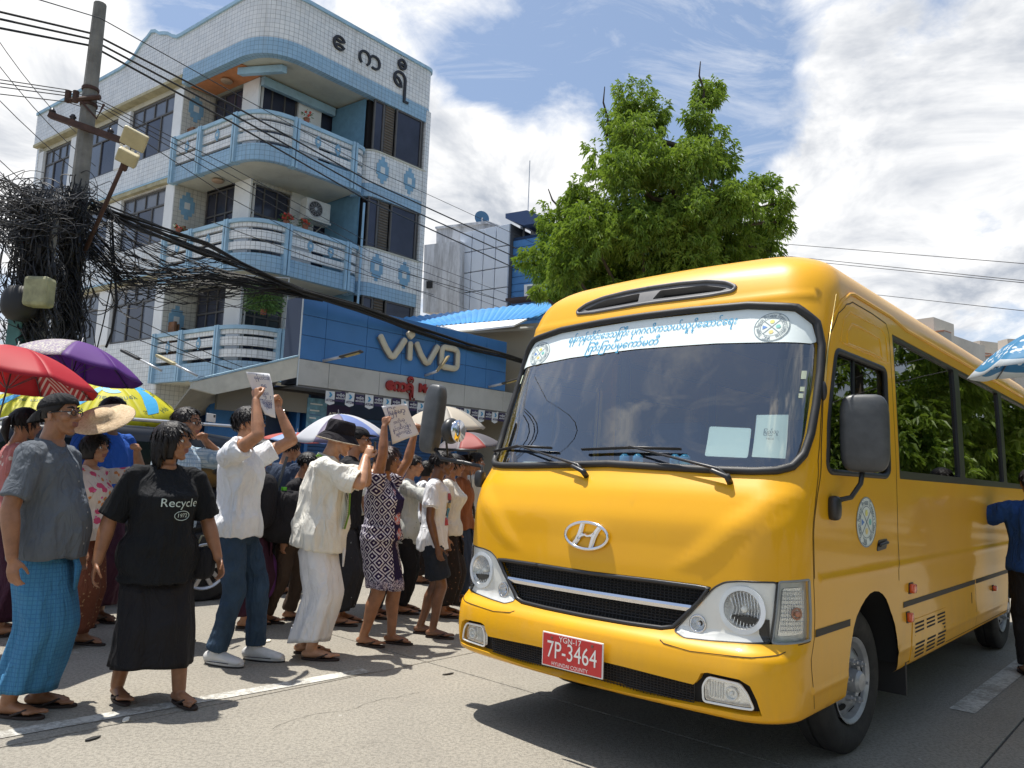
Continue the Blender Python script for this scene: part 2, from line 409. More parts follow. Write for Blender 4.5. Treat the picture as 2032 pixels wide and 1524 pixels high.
SGL = mat('grey_window_glass', (.14, .16, .20), .10, spec=.5, var=.3, vs=.5)
WFR = mat('window_frame_metal', (.09, .085, .08), .5, var=.2)
WOOD = mat('brown_wood', (.22, .10, .045), .6, var=.4, vs=8)
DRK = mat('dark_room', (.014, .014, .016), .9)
bld = empty('corner_building', W(0, 0, 0), 0, 'white and pale blue tiled corner building with curved balconies on three floors', 'building')
def bp(o):           # part of the building, built in world coordinates
    o.parent = bld; o.matrix_parent_inverse = Matrix.Translation(-KB); return o
def curve(P, r, n=10):
    """plan path (s,t) with rounded corners -> world xy points"""
    out = []
    for i, p in enumerate(P):
        if r[i] == 0: out.append(W(*p)); continue
        a, b, c = W(*P[i-1]), W(*p), W(*P[i+1]); d1, d2 = (a-b).normalized(), (c-b).normalized()
        p1, p2 = b+d1*r[i], b+d2*r[i]
        for k in range(n+1):
            t = k/n; k0 = .0
            # blend between circle like arc and bezier
            out.append(p1*(1-t)**2+b*2*t*(1-t)+p2*t*t)
    return out
def ribbon(mb, path, z0, z1, th, inward=None, zf=None):
    """upright band along a plan path; th thickness to the inner side; z1 may be function of arc length"""
    L = [0]; 
    for a, b in zip(path, path[1:]): L.append(L[-1]+(b-a).length)
    N = len(path); nr = []
    for i in range(N):
        d = (path[min(i+1, N-1)]-path[max(i-1, 0)]).normalized(); n = Vector((d.y, -d.x, 0)); nr.append(n)
    inn = [p+n*th for p, n in zip(path, nr)]
    Z0 = [z0 if not callable(z0) else z0(l) for l in L]; Z1 = [z1 if not callable(z1) else z1(l) for l in L]
    for i in range(N-1):
        j = i+1; a, b, c, d = path[i], path[j], inn[i], inn[j]
        v = lambda p, z: (p.x, p.y, z)
        mb.quad(v(a, Z0[i]), v(b, Z0[j]), v(b, Z1[j]), v(a, Z1[i]), [(L[i], Z0[i]), (L[j], Z0[j]), (L[j], Z1[j]), (L[i], Z1[i])])
        mb.quad(v(d, Z0[j]), v(c, Z0[i]), v(c, Z1[i]), v(d, Z1[j]), [(L[j], Z0[j]), (L[i], Z0[i]), (L[i], Z1[i]), (L[j], Z1[j])])
        mb.quad(v(a, Z1[i]), v(b, Z1[j]), v(d, Z1[j]), v(c, Z1[i]), [(L[i], 0), (L[j], 0), (L[j], th), (L[i], th)])
        mb.quad(v(b, Z0[j]), v(a, Z0[i]), v(c, Z0[i]), v(d, Z0[j]), [(L[j], 0), (L[i], 0), (L[i], th), (L[j], th)])
    for i in (0, N-1):
        a, c = path[i], inn[i]; mb.quad((a.x, a.y, Z0[i]), (c.x, c.y, Z0[i]), (c.x, c.y, Z1[i]), (a.x, a.y, Z1[i]), [(0, Z0[i]), (th, Z0[i]), (th, Z1[i]), (0, Z1[i])])
    return L
def band(name, path, z0, z1, th, m_, parent=None, **kw):
    mb = MB(); ribbon(mb, path, z0, z1, th); o = mb.build(name, m_, parent, **kw)
    return o if parent else bp(o)
# which side is inwards: th positive turns right of travel; our paths run from the left end to the right end
SIGN = 1 if (W(0, 1)-W(0, 0)).dot(Vector(((-DL).y, -(-DL).x, 0))) > 0 else -1
def TH(x): return x*SIGN
# --- roof fascia and parapet
def para_top(l):
    s = 13.4-l
    pts = [(13.4, 13.93), (7.6, 14.02), (7.0, 14.12), (6.3, 14.55), (5.86, 14.75), (5.2, 14.45), (4.31, 14.07), (0, 14.25), (-20, 14.25)]
    for (a, za), (b, zb) in zip(pts, pts[1:]):
        if s >= b: 
            k = (a-s)/(a-b); k = k*k*(3-2*k) if 4.3 <= b < 7.6 else k; return za+(zb-za)*k
    return 14.25
Lp = [(13.4-.25*i, 0) for i in range(int((13.4-1.5)/.25))]
path_all = curve(Lp+[(0, 0), (5.62, 0)][:0]+[(1.45, 0), (0, 0), (0, 1.45)], [0]*len(Lp)+[0, 1.25, 0])
path_all = [W(s, t) for s, t in Lp]+curve([(1.45, 0), (0, 0), (0, 1.45)], [0, 1.25, 0], 14)+[W(0, 1.45+.25*i) for i in range(1, 16)]+curve([(0, 5.4), (0, 5.76), (.5, 5.85)], [0, .25, 0], 6)+[W(3.5, 5.85)]
band('parapet', path_all, 12.97, para_top, TH(.22), TW)
lc = [0]
cop = []
for i, p in enumerate(path_all):
    if i: lc.append(lc[-1]+(p-path_all[i-1]).length)
mb = MB(); N = len(path_all)
offp = lambda P, d: [p+Vector((( P[min(i+1, len(P)-1)]-P[max(i-1, 0)]).normalized().y, -(P[min(i+1, len(P)-1)]-P[max(i-1, 0)]).normalized().x, 0))*d for i, p in enumerate(P)]
ribbon(mb, offp(path_all, -TH(.05)), lambda l: para_top(l)-.004, lambda l: para_top(l)+.10, TH(.32)); bp(mb.build('coping', BLUP))
i4 = min(range(N), key=lambda i: (path_all[i]-W(4.02, 0)).length)
band('blue_band', offp(path_all[i4:], -TH(.012)), 12.50, 12.97, TH(.24), TB)
band('eave_ledge', offp(path_all[:i4+1], -TH(.03)), 12.70, 12.80, TH(.35), LEDG)
band('fascia', path_all[:i4+1], 12.80, 12.97, TH(.24), TW)
# roof slab and floor slabs (soffits)
def slabpoly(z0, z1, m_, name, pts): 
    mb = MB(); mb.prism([(p.x, p.y) for p in pts], z0, z1); return bp(mb.build(name, m_))
roofp = offp(path_all, TH(.23)); slabpoly(12.55, 12.75, CRM, 'roof_slab', [p for p in roofp]+[W(13.3, 5.9)])
cz = 12.52
slabpoly(12.515, 12.545, ORP, 'ceiling_panel', [W(3.9, .26), W(1.5, .26), W(1.5, .96), W(3.9, .96)])
# beam at the ceiling running from the inner corner outwards, pale blue
mb = MB(); mb.slab([W(1.70, .30, 12.30), W(.55, .85, 12.30), W(.55, .85, 12.50), W(1.70, .30, 12.50)], DR*.16); 
mb.slab([W(1.66, 1.0, 12.25), W(1.66, 3.4, 12.25), W(1.66, 3.4, 12.5), W(1.66, 1.0, 12.5)], -DL*.14)
bp(mb.build('ceiling_beam', BLUP))
# --- left wall: spandrels, piers, windows
LV = [(3.70, 4.98, 6.70), (6.50, 7.86, 9.56), (9.50, 10.70, 12.50)]      # floor, sill, head
wins = [(4.45, 6.95), (7.68, 10.0), (10.8, 12.85)]
mb = MB()
def wallbox(mb, s0, s1, z0, z1, t=.16, th=.2):
    P = [W(s1, t), W(s0, t)]; ribbon(mb, [W(s1+(s0-s1)*k/4, t) for k in range(5)], z0, z1, TH(th))
heads = [0]+[h for _, _, h in LV]
for i, (fl, sill, head) in enumerate(LV):
    z0 = heads[i] if i else 0
    mb = MB(); wallbox(mb, 4.0, 13.4, z0+.0, sill); bp(mb.build('wall', TW))
for fl, sill, head in LV:
    for a, b in ((4.0, wins[0][0]), (wins[0][1], wins[1][0]), (wins[1][1], wins[2][0]), (wins[2][1], 13.4)): mb = MB(); wallbox(mb, a, b, sill, head, .12, .26); bp(mb.build('pier', WHP))
for fl, sill, head in LV[:2]:
    P = [W(13.4-k*.5, .02) for k in range(19)]+[W(4.02, .02)]
    band('window_ledge', P, head+.03, head+.15, TH(.3), LEDG)
    band('ledge_edge', offp(P, -TH(.02)), head+.15, head+.20, TH(.3), BLUP)
def window(name, A, B, z0, z1, cols, transom, parent=bld, glass=SGL, depth=.10, nrm=None, frame=WFR, lower=None, gap=True, fw_=.05):
    """framed window between plan points A and B; panes are parts of it"""
    A = Vector(A); B = Vector(B); A.z = B.z = 0; d = (B-A); Lw = d.length; d.normalize(); n = nrm
    def P(x, z, y=0): return A+d*x+Vector((0, 0, z))+n*y
    rects = []
    zt = z0+(z1-z0)*transom
    lo = lower or cols
    mb = MB()
    def bar(x0, x1, za, zb, y0=0, y1=.05):
        vs = [P(x, z, y) for y in (y0, y1) for z in (za, zb) for x in (x0, x1)]
        mb.add(vs, [(0, 2, 3, 1), (4, 5, 7, 6), (0, 1, 5, 4), (2, 6, 7, 3), (0, 4, 6, 2), (1, 3, 7, 5)])
    bar(0, Lw, z0, z0+fw_); bar(0, Lw, z1-fw_, z1); bar(0, fw_, z0+fw_, z1-fw_); bar(Lw-fw_, Lw, z0+fw_, z1-fw_)
    if transom < 1: bar(fw_, Lw-fw_, zt-fw_/2, zt+fw_/2)
    for k in range(1, cols): 
        if transom < 1: bar(Lw*k/cols-.02, Lw*k/cols+.02, zt+fw_/2, z1-fw_)
    for k in range(1, lo): bar(Lw*k/lo-.03, Lw*k/lo+.03, z0+fw_, zt-fw_/2 if transom < 1 else z1-fw_)
    wn = bp(mb.build('window', frame))
    def pane(x0, x1, za, zb, y=.015, m_=glass):
        q = MB().add([P(x0, za, y), P(x1, za, y), P(x1, zb, y), P(x0, zb, y), P(x0, za, y-.01), P(x1, za, y-.01), P(x1, zb, y-.01), P(x0, zb, y-.01)], [(0, 1, 2, 3), (7, 6, 5, 4), (0, 4, 5, 1), (1, 5, 6, 2), (2, 6, 7, 3), (3, 7, 4, 0)]).build('pane', m_)
        q.parent = wn; q.matrix_parent_inverse = wn.matrix_parent_inverse.copy() if False else (Matrix.Translation(-KB) if True else Matrix())
        q.matrix_parent_inverse = Matrix.Identity(4)
    # the window itself carries the parent inverse, so children in world coordinates work unchanged
    for k in range(lo): pane(Lw*k/lo+.03, Lw*(k+1)/lo-.03, z0+fw_, (zt if transom < 1 else z1)-fw_/2, m_=(DGL if gap and k % 2 else glass))
    if transom < 1:
        for k in range(cols): pane(Lw*k/cols+.02, Lw*(k+1)/cols-.02, zt+fw_/2, z1-fw_)
    return wn
for fl, sill, head in LV:
    for (a, b), c in zip(wins, (4, 3, 4)):
        window('window', W(b, .26), W(a, .26), sill+.02, head-.02, c, .70, nrm=NL, lower=3 if c == 4 else 2)
# person-less dark interior box so that no daylight shows through
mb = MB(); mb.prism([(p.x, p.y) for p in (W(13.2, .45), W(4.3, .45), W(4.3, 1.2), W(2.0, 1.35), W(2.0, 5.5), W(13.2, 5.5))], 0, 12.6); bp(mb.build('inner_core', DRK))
mb = MB(); ribbon(mb, [W(13.4, 5.9), W(13.4, .12)], 0, 12.9, TH(.2)); ribbon(mb, [W(0.0, 5.74), W(2, 5.78), W(13.4, 5.9)], 0, 12.9, TH(.2)); bp(mb.build('end_wall', TW))
# --- recessed walls behind the balconies
TI, SI = .98, 1.71
for k, (fl, sill, head) in enumerate([(0, 0, 3.7)]+LV):
    top = [3.7, 6.55, 9.52, 12.52][k]; bot = [0, 3.72, 6.55, 9.52][k]; bs = TWs
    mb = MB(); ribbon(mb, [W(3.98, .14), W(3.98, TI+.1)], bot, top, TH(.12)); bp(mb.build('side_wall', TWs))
    mb = MB(); ribbon(mb, [W(2.46, TI), W(SI, TI), W(SI, TI+.06)], bot, top, TH(.18)); 
    ribbon(mb, [W(SI, 2.28), W(SI, 3.06)], bot, top, TH(.18)); bp(mb.build('column', WHP))
    if k:
        window('window', W(3.94, TI+.12), W(2.46, TI+.12), bot+.02, top-.05, 3, .74, nrm=NL, glass=DGL, lower=3, gap=False)
        window('window', W(SI+.12, TI+.08), W(SI+.12, 2.28), bot+.02, top-.12, 3, .70, nrm=NR, glass=DGL, lower=3, gap=False)
        window('window', W(SI+.12, 3.06), W(SI+.12, 4.3), bot+.02, top-.1, 2, .60, nrm=NR, glass=DGL, lower=2, gap=False)
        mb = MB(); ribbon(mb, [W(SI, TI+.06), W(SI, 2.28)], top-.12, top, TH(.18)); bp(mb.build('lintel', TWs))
        # wooden shutter leaf folded against the side wall
        mb = MB(); o_ = -DL*.03; zz = fl+.55
        mb.slab([W(3.96, .30, zz), W(3.96, .38, zz), W(3.96, .38, zz+1.2), W(3.96, .30, zz+1.2)], -DL*.30); mb.slab([W(3.95, .44, zz), W(3.95, .50, zz), W(3.95, .50, zz+1.15), W(3.95, .44, zz+1.15)], -DL*.22)
        bp(mb.build('shutter', WOOD, bevel=.01)); MB_ = MB(); MB_.slab([W(3.968, .55, zz), W(3.968, .94, zz), W(3.968, .94, zz+1.1), W(3.968, .55, zz+1.1)], DL*.004); bp(MB_.build('dark_opening', DRK))
    else:
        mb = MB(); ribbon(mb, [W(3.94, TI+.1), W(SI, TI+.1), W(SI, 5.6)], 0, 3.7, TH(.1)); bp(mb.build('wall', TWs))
MOT = mat('motif_blue', (.19, .36, .50), .5, var=.15); MOTW = mat('motif_white', (.62, .64, .62), .5)
def motif(c, d, n, sc=1.0, z=0, proud=.012):
    """stepped cross of blue tiles with a pale centre"""
    c = Vector(c); c.z = z; u = .13*sc; d = d.normalized()
    out = [(1, 3.0), (1, 2.1), (2.0, 2.1), (2.0, .0)]
    P = [(.6, 3.1), (.6, 2.2), (1.6, 2.2), (1.6, 1.3), (2.2, 1.3)]
    Q = P+[(x, -y) for x, y in P[::-1]]; Q = Q+[(-x, -y) for x, y in Q] if False else P+[(x, -y) for x, y in P[::-1]]+[(-x, -y) for x, y in P]+[(-x, y) for x, y in P[::-1]]
    mb = MB(); mb.slab([c+d*x*u*.62+Vector((0, 0, y*u*.82)) for x, y in Q], n*proud); o = bp(mb.build('motif', MOT))
    q = MB(); q.slab([c+d*x*u*.5+Vector((0, 0, y*u*.6))+n*proud for x, y in ((-1, -1), (1, -1), (1, 1), (-1, 1))], n*.006).build('motif_centre', MOTW, o)
nS = -DL
for z in (1.75, 5.55, 8.95, 11.95): motif(W(3.98-.0, .52), DR, (-DL - DR*(-DL).dot(DR)).normalized(), 1.25, z, .014)
# --- balconies
for bi, zb in enumerate((3.66, 6.50, 9.48)):
    bpth = [W(3.98, .0), W(3.6, 0), W(2.68, 0), W(2.0, 0)]+curve([(1.2, 0), (0, 0), (0, 1.2)], [0, 1.05, 0], 14)+[W(0, 1.6), W(0, 2.2), W(0, 2.8)]+curve([(0, 2.95), (0, 3.46), (.6, 3.46)], [0, .42, 0], 8)
    zr = zb+1.38
    band('balcony_base', bpth, zb, zb+.46, TH(.14), TB)
    band('handrail', offp(bpth, -TH(.04)), zr-.10, zr, TH(.20), BLUP)
    cuts = [W(3.98, 0), W(2.68, 0), W(1.12, 0), W(0, 1.12), W(0, 2.93)]
    idx = [min(range(len(bpth)), key=lambda i: (bpth[i]-c).length) for c in cuts]+[len(bpth)-1]
    for a, b in zip(idx, idx[1:]):
        seg = bpth[a:b+1]
        if len(seg) < 2: continue
        for z0, z1 in ((.56, .77), (.86, 1.09), (1.16, 1.275)):
            band('slat', offp(seg, TH(.02)), zb+z0, zb+z1, TH(.08), TW)
    for c in cuts+[W(.5, 3.46)]:
        i = min(range(len(bpth)), key=lambda i: (bpth[i]-c).length); p = bpth[i]; d = (bpth[min(i+1, len(bpth)-1)]-bpth[max(i-1, 0)]).normalized(); n = Vector((d.y, -d.x, 0))*SIGN
        for o_ in (-.05, .05):
            mb = MB(); M3 = Matrix((d, n, Vector((0, 0, 1)))).transposed(); mb.box(p+d*o_+n*.05+Vector((0, 0, zb+.69)), (.065, .24, 1.40), M=M3); bp(mb.build('post', BLUP))
    inner = [W(SI, 3.46), W(SI, TI), W(3.98, TI)]
    slabpoly(zb+.03, zb+.16, CRM, 'balcony_floor', offp(bpth, TH(.13))+inner)
    for (s, t, d, n) in ((3.35, 0, DL, NL), (1.9, 0, DL, NL), (0, 1.75, DR, NR), (0, 2.4, DR, NR)):
        motif(W(s, t)-n*.03+n*.012, d, n, .52, zb+.975, .014)
    # cable duct lamp on the ceiling above
    mb = MB(); mb.ell(W(2.6, .55, zb-.01+2.96 if bi < 2 else 12.46), (.17, .17, .06)); bp(mb.build('ceiling_lamp', mat('lamp_cream', (.36, .25, .17), .5), smooth=True))
# --- bay at the right end
bay = curve([(.55, 3.46), (0, 3.46), (0, 4.1)], [0, .45, 0], 8)+[W(0, 4.6), W(0, 5.2)]+curve([(0, 5.45), (0, 5.76), (.6, 5.80)], [0, .22, 0], 6)+[W(2.6, 5.84)]
for zb, zt in ((3.66, 4.98), (6.50, 7.92), (9.48, 10.88)):
    band('bay_band', offp(bay, -TH(.01)), zb, zb+.40, TH(.16), TB); band('bay_wall', bay, zb+.40, zt, TH(.15), TW); band('sill', offp(bay, -TH(.03)), zt, zt+.04, TH(.2), CRM)
    for t in (3.98, 5.02): motif(W(0, t)+NR*.0, DR, NR, 1.25, zb+.90, .014)
for z0, z1 in ((5.02, 6.50), (7.96, 9.48), (10.92, 12.50)):
    wn = window('window', W(.10, 3.60), W(.10, 3.98), z0, z1, 1, 1, nrm=NR, glass=DGL, lower=1)
    wn = window('window', W(.06, 4.40), W(.06, 5.42), z0, z1, 2, 1, nrm=NR, glass=DGL, lower=1)
    wn = window('window', W(.08, 5.46), W(.14, 5.70), z0, z1, 1, 1, nrm=NR, glass=DGL, lower=1)
    lf = MB(); lf.slab([W(.09, 4.00, z0), W(.09, 4.38, z0), W(.09, 4.38, z1), W(.09, 4.00, z1)], -NR*.03); lfo = bp(lf.build('louvre_shutter', WFR))
    n_ = int((z1-z0)/.085)
    for k in range(n_):
        z = z0+.05+k*.085; mb = MB(); mb.slab([W(.09, 4.03, z), W(.09, 4.35, z), W(.09, 4.35, z+.02), W(.09, 4.03, z+.02)], NR*.035+Vector((0, 0, .03))); mb.build('slat', mat('louvre_brown', (.13, .105, .08), .6, var=.2), lfo)
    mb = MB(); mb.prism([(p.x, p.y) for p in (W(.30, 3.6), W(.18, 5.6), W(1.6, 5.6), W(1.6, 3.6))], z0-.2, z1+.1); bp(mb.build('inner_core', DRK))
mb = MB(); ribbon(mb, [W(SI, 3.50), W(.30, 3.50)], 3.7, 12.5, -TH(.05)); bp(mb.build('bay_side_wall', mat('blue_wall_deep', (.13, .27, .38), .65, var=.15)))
mb = MB(); ribbon(mb, [W(.1, 5.78), W(.6, 5.80), W(2.6, 5.84)], 0, 12.5, TH(.12)); bp(mb.build('end_wall', TW))
# drain pipes
for s_, t_ in ((.02, 3.42),):
    mb = MB(); mb.tube([W(s_, t_, .2), W(s_, t_, 9.2)], .035, n=8); bp(mb.build('drain_pipe', BLUP, smooth=True))
# name in black letters on the fascia
LETB = mat('letter_black', (.012, .012, .014), .4)
def glyphs(ch, c, d, size, n, m_, thick=.05, name='letter', bold=0, sx=1):
    cu = bpy.data.curves.new('t', 'FONT'); cu.body = ch; cu.size = size; cu.align_x = 'CENTER'; cu.align_y = 'CENTER'; cu.resolution_u = 4; cu.offset = bold; cu.extrude = thick/2
    o = bpy.data.objects.new('t', cu); COL.objects.link(o); dg = bpy.context.evaluated_depsgraph_get(); me = o.evaluated_get(dg).to_mesh()
    mb = MB(); up_ = Vector((0, 0, 1)); c = Vector(c)
    mb.add([c+d*(v.co.x*sx)+up_*v.co.y+n*(v.co.z+thick/2+.004) for v in me.vertices], [tuple(p.vertices) for p in me.polygons])
    bpy.data.objects.remove(o); bpy.data.curves.remove(cu); return mb.build(name, m_)
for ch, t, z, sz in (('ဧ', 2.17, 13.60, .78), ('က', 3.25, 13.57, .78), ('ရီ', 4.42, 13.48, .92)):
    bp(glyphs(ch, W(0, t, z), DR, sz, NR, LETB, .05, bold=.002))
# --- things on the balconies
def lp(p): return Vector(p)
ac = empty('air_conditioner', W(.85, 2.52, 8.10), 0, 'white outdoor air conditioner unit mounted on the middle balcony wall', 'air conditioner')
def sub(o, par): o.parent = par; o.matrix_parent_inverse = Matrix.Translation(-par.location); return o
ACW = mat('ac_casing', (.52, .52, .47), .5, var=.15, grime=.35)
M3 = Matrix((DR, DL, Vector((0, 0, 1)))).transposed(); c = W(.95, 2.52, 8.85); NRD = NR
Mr = Matrix((DR, -NR, Vector((0, 0, 1)))).transposed()
mb = MB(); mb.box(c, (.80, .34, .56), M=Mr); sub(mb.build('casing', ACW, bevel=.02), ac)
mb = MB(); mb.disc(c-DR*.10+NR*.171, NR, .235, .02, 28, .215); sub(mb.build('fan_ring', mat('ac_grey', (.3, .3, .3), .5)), ac)
mb = MB(); mb.disc(c-DR*.10+NR*.172, NR, .21, .004, 28); fo = sub(mb.build('fan_opening', DRK), ac)
mb = MB(); mb.disc(c-DR*.10+NR*.182, NR, .05, .015, 16)
for r in (.09, .13, .17): mb.tube([c-DR*(.10+r*cos(a*pi/12))+NR*.19+Vector((0, 0, r*sin(a*pi/12))) for a in range(24)], .004, n=4, closed=True)
for a in range(12): mb.tube([c-DR*.10+NR*.19, c-DR*(.10+.21*cos(a*pi/6))+NR*.19+Vector((0, 0, .21*sin(a*pi/6)))], .004, n=4)
sub(mb.build('fan_guard', mat('ac_grey2', (.35, .36, .36), .4)), ac)
mb = MB(); mb.box(c-Vector((0, 0, .32)), (.85, .40, .05), M=Mr)
for k in (-.3, .3): mb.tube([c+DR*k-Vector((0, 0, .33)), c+DR*k-NR*.75-Vector((0, 0, .6))], .02, n=4)
sub(mb.build('bracket', ACW), ac)
# pots with flowers
LEAF = mat('leaf_green', (.06, .13, .02), .6, var=.5, vs=3)
FLW = mat('red_flower', (.45, .05, .03), .7)
def plant(c, nm, label, nl, r, h, fl=0, pot=None, seed=1, cat='plant', drop=0, colr=None):
    rr = random.Random(seed); e = empty(nm, c, 0, label, cat)
    lm = MB(); fm = MB()
    for i in range(nl):
        a = rr.uniform(0, 2*pi); el = rr.uniform(.0, 1); p = Vector((cos(a)*r*rr.random(), sin(a)*r*rr.random(), .08+h*rr.random()))
        d = Vector((cos(a), sin(a), rr.uniform(-.6-drop, .7-drop))).normalized(); L_ = rr.uniform(.06, .13); s_ = d.orthogonal().normalized()*L_*.22
        lm.add([p, p+d*L_*.5+s_, p+d*L_, p+d*L_*.5-s_], [(0, 1, 2, 3)])
    lm.build('foliage', colr or LEAF, e, kind='stuff')
    for i in range(fl):
        a = rr.uniform(0, 2*pi); fm.ell((cos(a)*r*rr.random(), sin(a)*r*rr.random(), .05+h*rr.uniform(.5, 1.1)), (.035, .035, .03), nu=6, nv=4)
    if fl: fm.build('blossoms', FLW, e, kind='stuff')
    mb = MB(); mb.tube([(0, 0, 0), (0, 0, .13)], [.07, .09], n=12); mb.build('pot', pot or mat('clay_pot', (.25, .09, .05), .8), e)
    return e
plant(W(.02, 1.55, 7.88), 'flower_pot', 'pot of red flowers on the middle balcony rail right of the curve', 60, .16, .22, 30, seed=3)
plant(W(.12, 1.05, 7.88), 'flower_pot', 'pot of red flowers standing on the middle balcony rail at its curve', 60, .18, .22, 34, seed=4)
plant(W(3.3, -.02, 7.88), 'flower_pot', 'small red flowering pot near the wooden shutter on the middle balcony', 30, .10, .14, 16, seed=5)
plant(W(.02, 1.35, 10.86), 'potted_plant', 'spiky potted plant standing on the top balcony rail', 40, .12, .25, 5, seed=6)
hang = plant(W(.05, .55, 5.35), 'climbing_plant', 'green climbing plant bushing out over the lowest balcony rail', 1500, .50, .75, 0, seed=8, drop=.6, colr=mat('vine_green', (.10, .19, .035), .6, var=.5, vs=3))
mb = MB()
for a in (-.55, .55):
    mb.tube([DR*a*.7-DL*a*.7+Vector((0, 0, -.3)), DR*a*.7-DL*a*.7+Vector((0, 0, 1.0))], .018, n=5)
mb.tube([DR*-.39-DL*-.39+Vector((0, 0, 1.0)), DR*.39-DL*.39+Vector((0, 0, 1.0))], .018, n=5); mb.build('trellis', mat('pipe_grey', (.45, .48, .5), .5), hang)

# ================================================================ PHONE SHOP WITH SIGN
SB = Vector((-3.7121, 13.0, 0)); SD = DR; SNm = NR
def V(s, z, d=0): return SB+SD*s+SNm*d+Vector((0, 0, z))
shop = empty('phone_shop', SB, 0, 'single storey blue phone shop with a long blue sign over its shutters', 'shop')
def shp(o): return sub(o, shop)
SBL = mat('sign_blue', (.055, .19, .46), .38, var=.16, vs=.9, grime=.12, dirt=(.08, .12, .22))
SWH = mat('sign_white_sheet', (.46, .47, .46), .6, var=.14, vs=1.2, grime=.30)
def vslab(name, s0, s1, z0, z1, d0, d1, m_, parent=None, bevel=0):
    mb = MB(); P = [V(s0, z0, d0), V(s1, z0, d0), V(s1, z1, d0), V(s0, z1, d0)]; mb.slab(P, SNm*(d1-d0)); o = mb.build(name, m_, parent, bevel=bevel)
    return shp(o) if parent is None else o
cs = [0, .50, 1.40, 2.25, 3.12, 4.0, 4.62, 5.26]; zs = [3.335, 3.76, 4.12, 4.46]
for i in range(7):
    for j in range(3): vslab('sign_panel', cs[i]+.004, cs[i+1]-.004, zs[j]+.004, zs[j+1]-.004, -.03, .0, SBL, bevel=.003)
ws = [0, .62, 1.75, 2.9, 4.0, 5.2, 6.4]
for i in range(6): vslab('fascia_panel', ws[i]+.004, ws[i+1]-.004, 2.88, 3.328, -.03, .004, SWH, bevel=.003)
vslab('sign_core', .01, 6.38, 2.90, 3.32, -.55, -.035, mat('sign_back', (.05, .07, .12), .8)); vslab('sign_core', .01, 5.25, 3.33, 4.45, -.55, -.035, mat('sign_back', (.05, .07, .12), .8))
mb = MB(); mb.tube([V(-.012, 2.86, .01), V(-.012, 4.48, .01)], .014, n=5); shp(mb.build('edge_trim', mat('trim_pale', (.6, .66, .7), .5)))
# raised letters v i v o
LC = mat('letter_cream', (.56, .53, .42), .55, var=.12, vs=4, grime=.25); LS = mat('letter_side', (.12, .13, .15), .6)
def stroke(pts, r, closed=False):
    mb = MB(); mb.tube([V(s, z, .075) for s, z in pts], r, n=14, r2=r*.55, ref=tuple(SNm), dome=not closed, closed=closed)
    b = MB(); b.tube([V(s, z, .03) for s, z in pts], r*1.12, n=8, r2=.04, ref=tuple(SNm), dome=False, closed=closed)
    o = shp(mb.build('letter', LC, smooth=True)); bo = b.build('letter_side', LS, o); bo.matrix_parent_inverse = Matrix.Identity(4); return o
stroke([(1.66, 4.00), (1.80, 3.80), (1.93, 3.66), (1.97, 3.645), (2.01, 3.66), (2.13, 3.82), (2.26, 4.02)], .062)
stroke([(2.40, 3.98), (2.40, 3.66)], .062)
mb = MB(); q = V(2.40, 4.155, .06); mb.ell(q, (.085, .05, .085), M=Matrix((SD, SNm, Vector((0, 0, 1)))).transposed() @ Matrix.Rotation(pi/4, 3, 'Y'), nu=16, nv=12, e=.5); shp(mb.build('letter', LC, smooth=True))
stroke([(2.56, 4.0), (2.68, 3.80), (2.81, 3.66), (2.85, 3.645), (2.90, 3.66), (3.0, 3.82), (3.12, 4.02)], .062)
ov = [(3.24, 3.68), (3.24, 3.98), (3.30, 4.04), (3.62, 4.04), (3.69, 3.98), (3.69, 3.68), (3.62, 3.63), (3.30, 3.63)]
ov = [tuple(p) for p in rounded(ov, .05, 3)]
stroke(ov, .062, True)
REDL = mat('letter_red', (.30, .02, .02), .5, var=.3, vs=6, grime=.2)
def vtext(txt, s, z, size, m_, d=.008, thick=.04, bold=0, sx=1, parent=None, name='letter'):
    o = glyphs(txt, V(s, z, d), SD, size, SNm, m_, thick, name, bold, sx)
    if parent: o.parent = parent; o.matrix_parent_inverse = Matrix.Translation(-parent.location)
    else: shp(o)
    return o
for ch, s in (('ဧ', 1.98), ('က', 2.22), ('ရီ', 2.47)): vtext(ch, s, 3.10, .30, REDL, bold=.014, thick=.05)
for ch, s in zip('Mobile', (2.80, 2.95, 3.08, 3.185, 3.26, 3.36)): vtext(ch, s, 3.12, .24, REDL, bold=.008, thick=.05)
# solar street lamps standing out of the sign
def sign_lamp(s, z, label, m_=None, tilt=.55, out=.55, side=.25):
    e = empty('sign_lamp', V(s, z, .0), 0, label, 'lamp', 'solar lamps along the phone shop sign')
    a, b, c = Vector((0, 0, 0)), SNm*.28+SD*side*.5+Vector((0, 0, .07)), SNm*out+SD*side+Vector((0, 0, .16))
    MB().tube([a, b], .028, n=8).build('arm', mat('lamp_arm', (.5, .52, .55), .4, metal=.4), e, True)
    mb = MB(); d = (c-b).normalized(); n = d.cross(SD.cross(SNm)).normalized(); M_ = Matrix((d, n, d.cross(n))).transposed(); mb.box(b+d*.20, (.42, .15, .035), M=M_); h = mb.build('lamp_head', m_ or mat('lamp_dark', (.05, .045, .04), .4), e, bevel=.012)
    MB().box(b+d*.22-d.cross(n)*.02*(1 if d.cross(n).z > 0 else -1), (.26, .11, .01), M=M_).build('led_panel', mat('led_yellow', (.60, .48, .16), .4), h)
    return e
sign_lamp(.48, 3.36, 'dark solar lamp sticking out at the left end of the blue shop sign', side=.35)
sign_lamp(2.88, 3.40, 'yellowish solar lamp under the second v of the shop sign', m_=mat('lamp_beige', (.35, .28, .15), .4), side=.12, out=.30)
sign_lamp(4.72, 3.38, 'grey solar lamp at the right end of the sign beside the bus', side=.3)
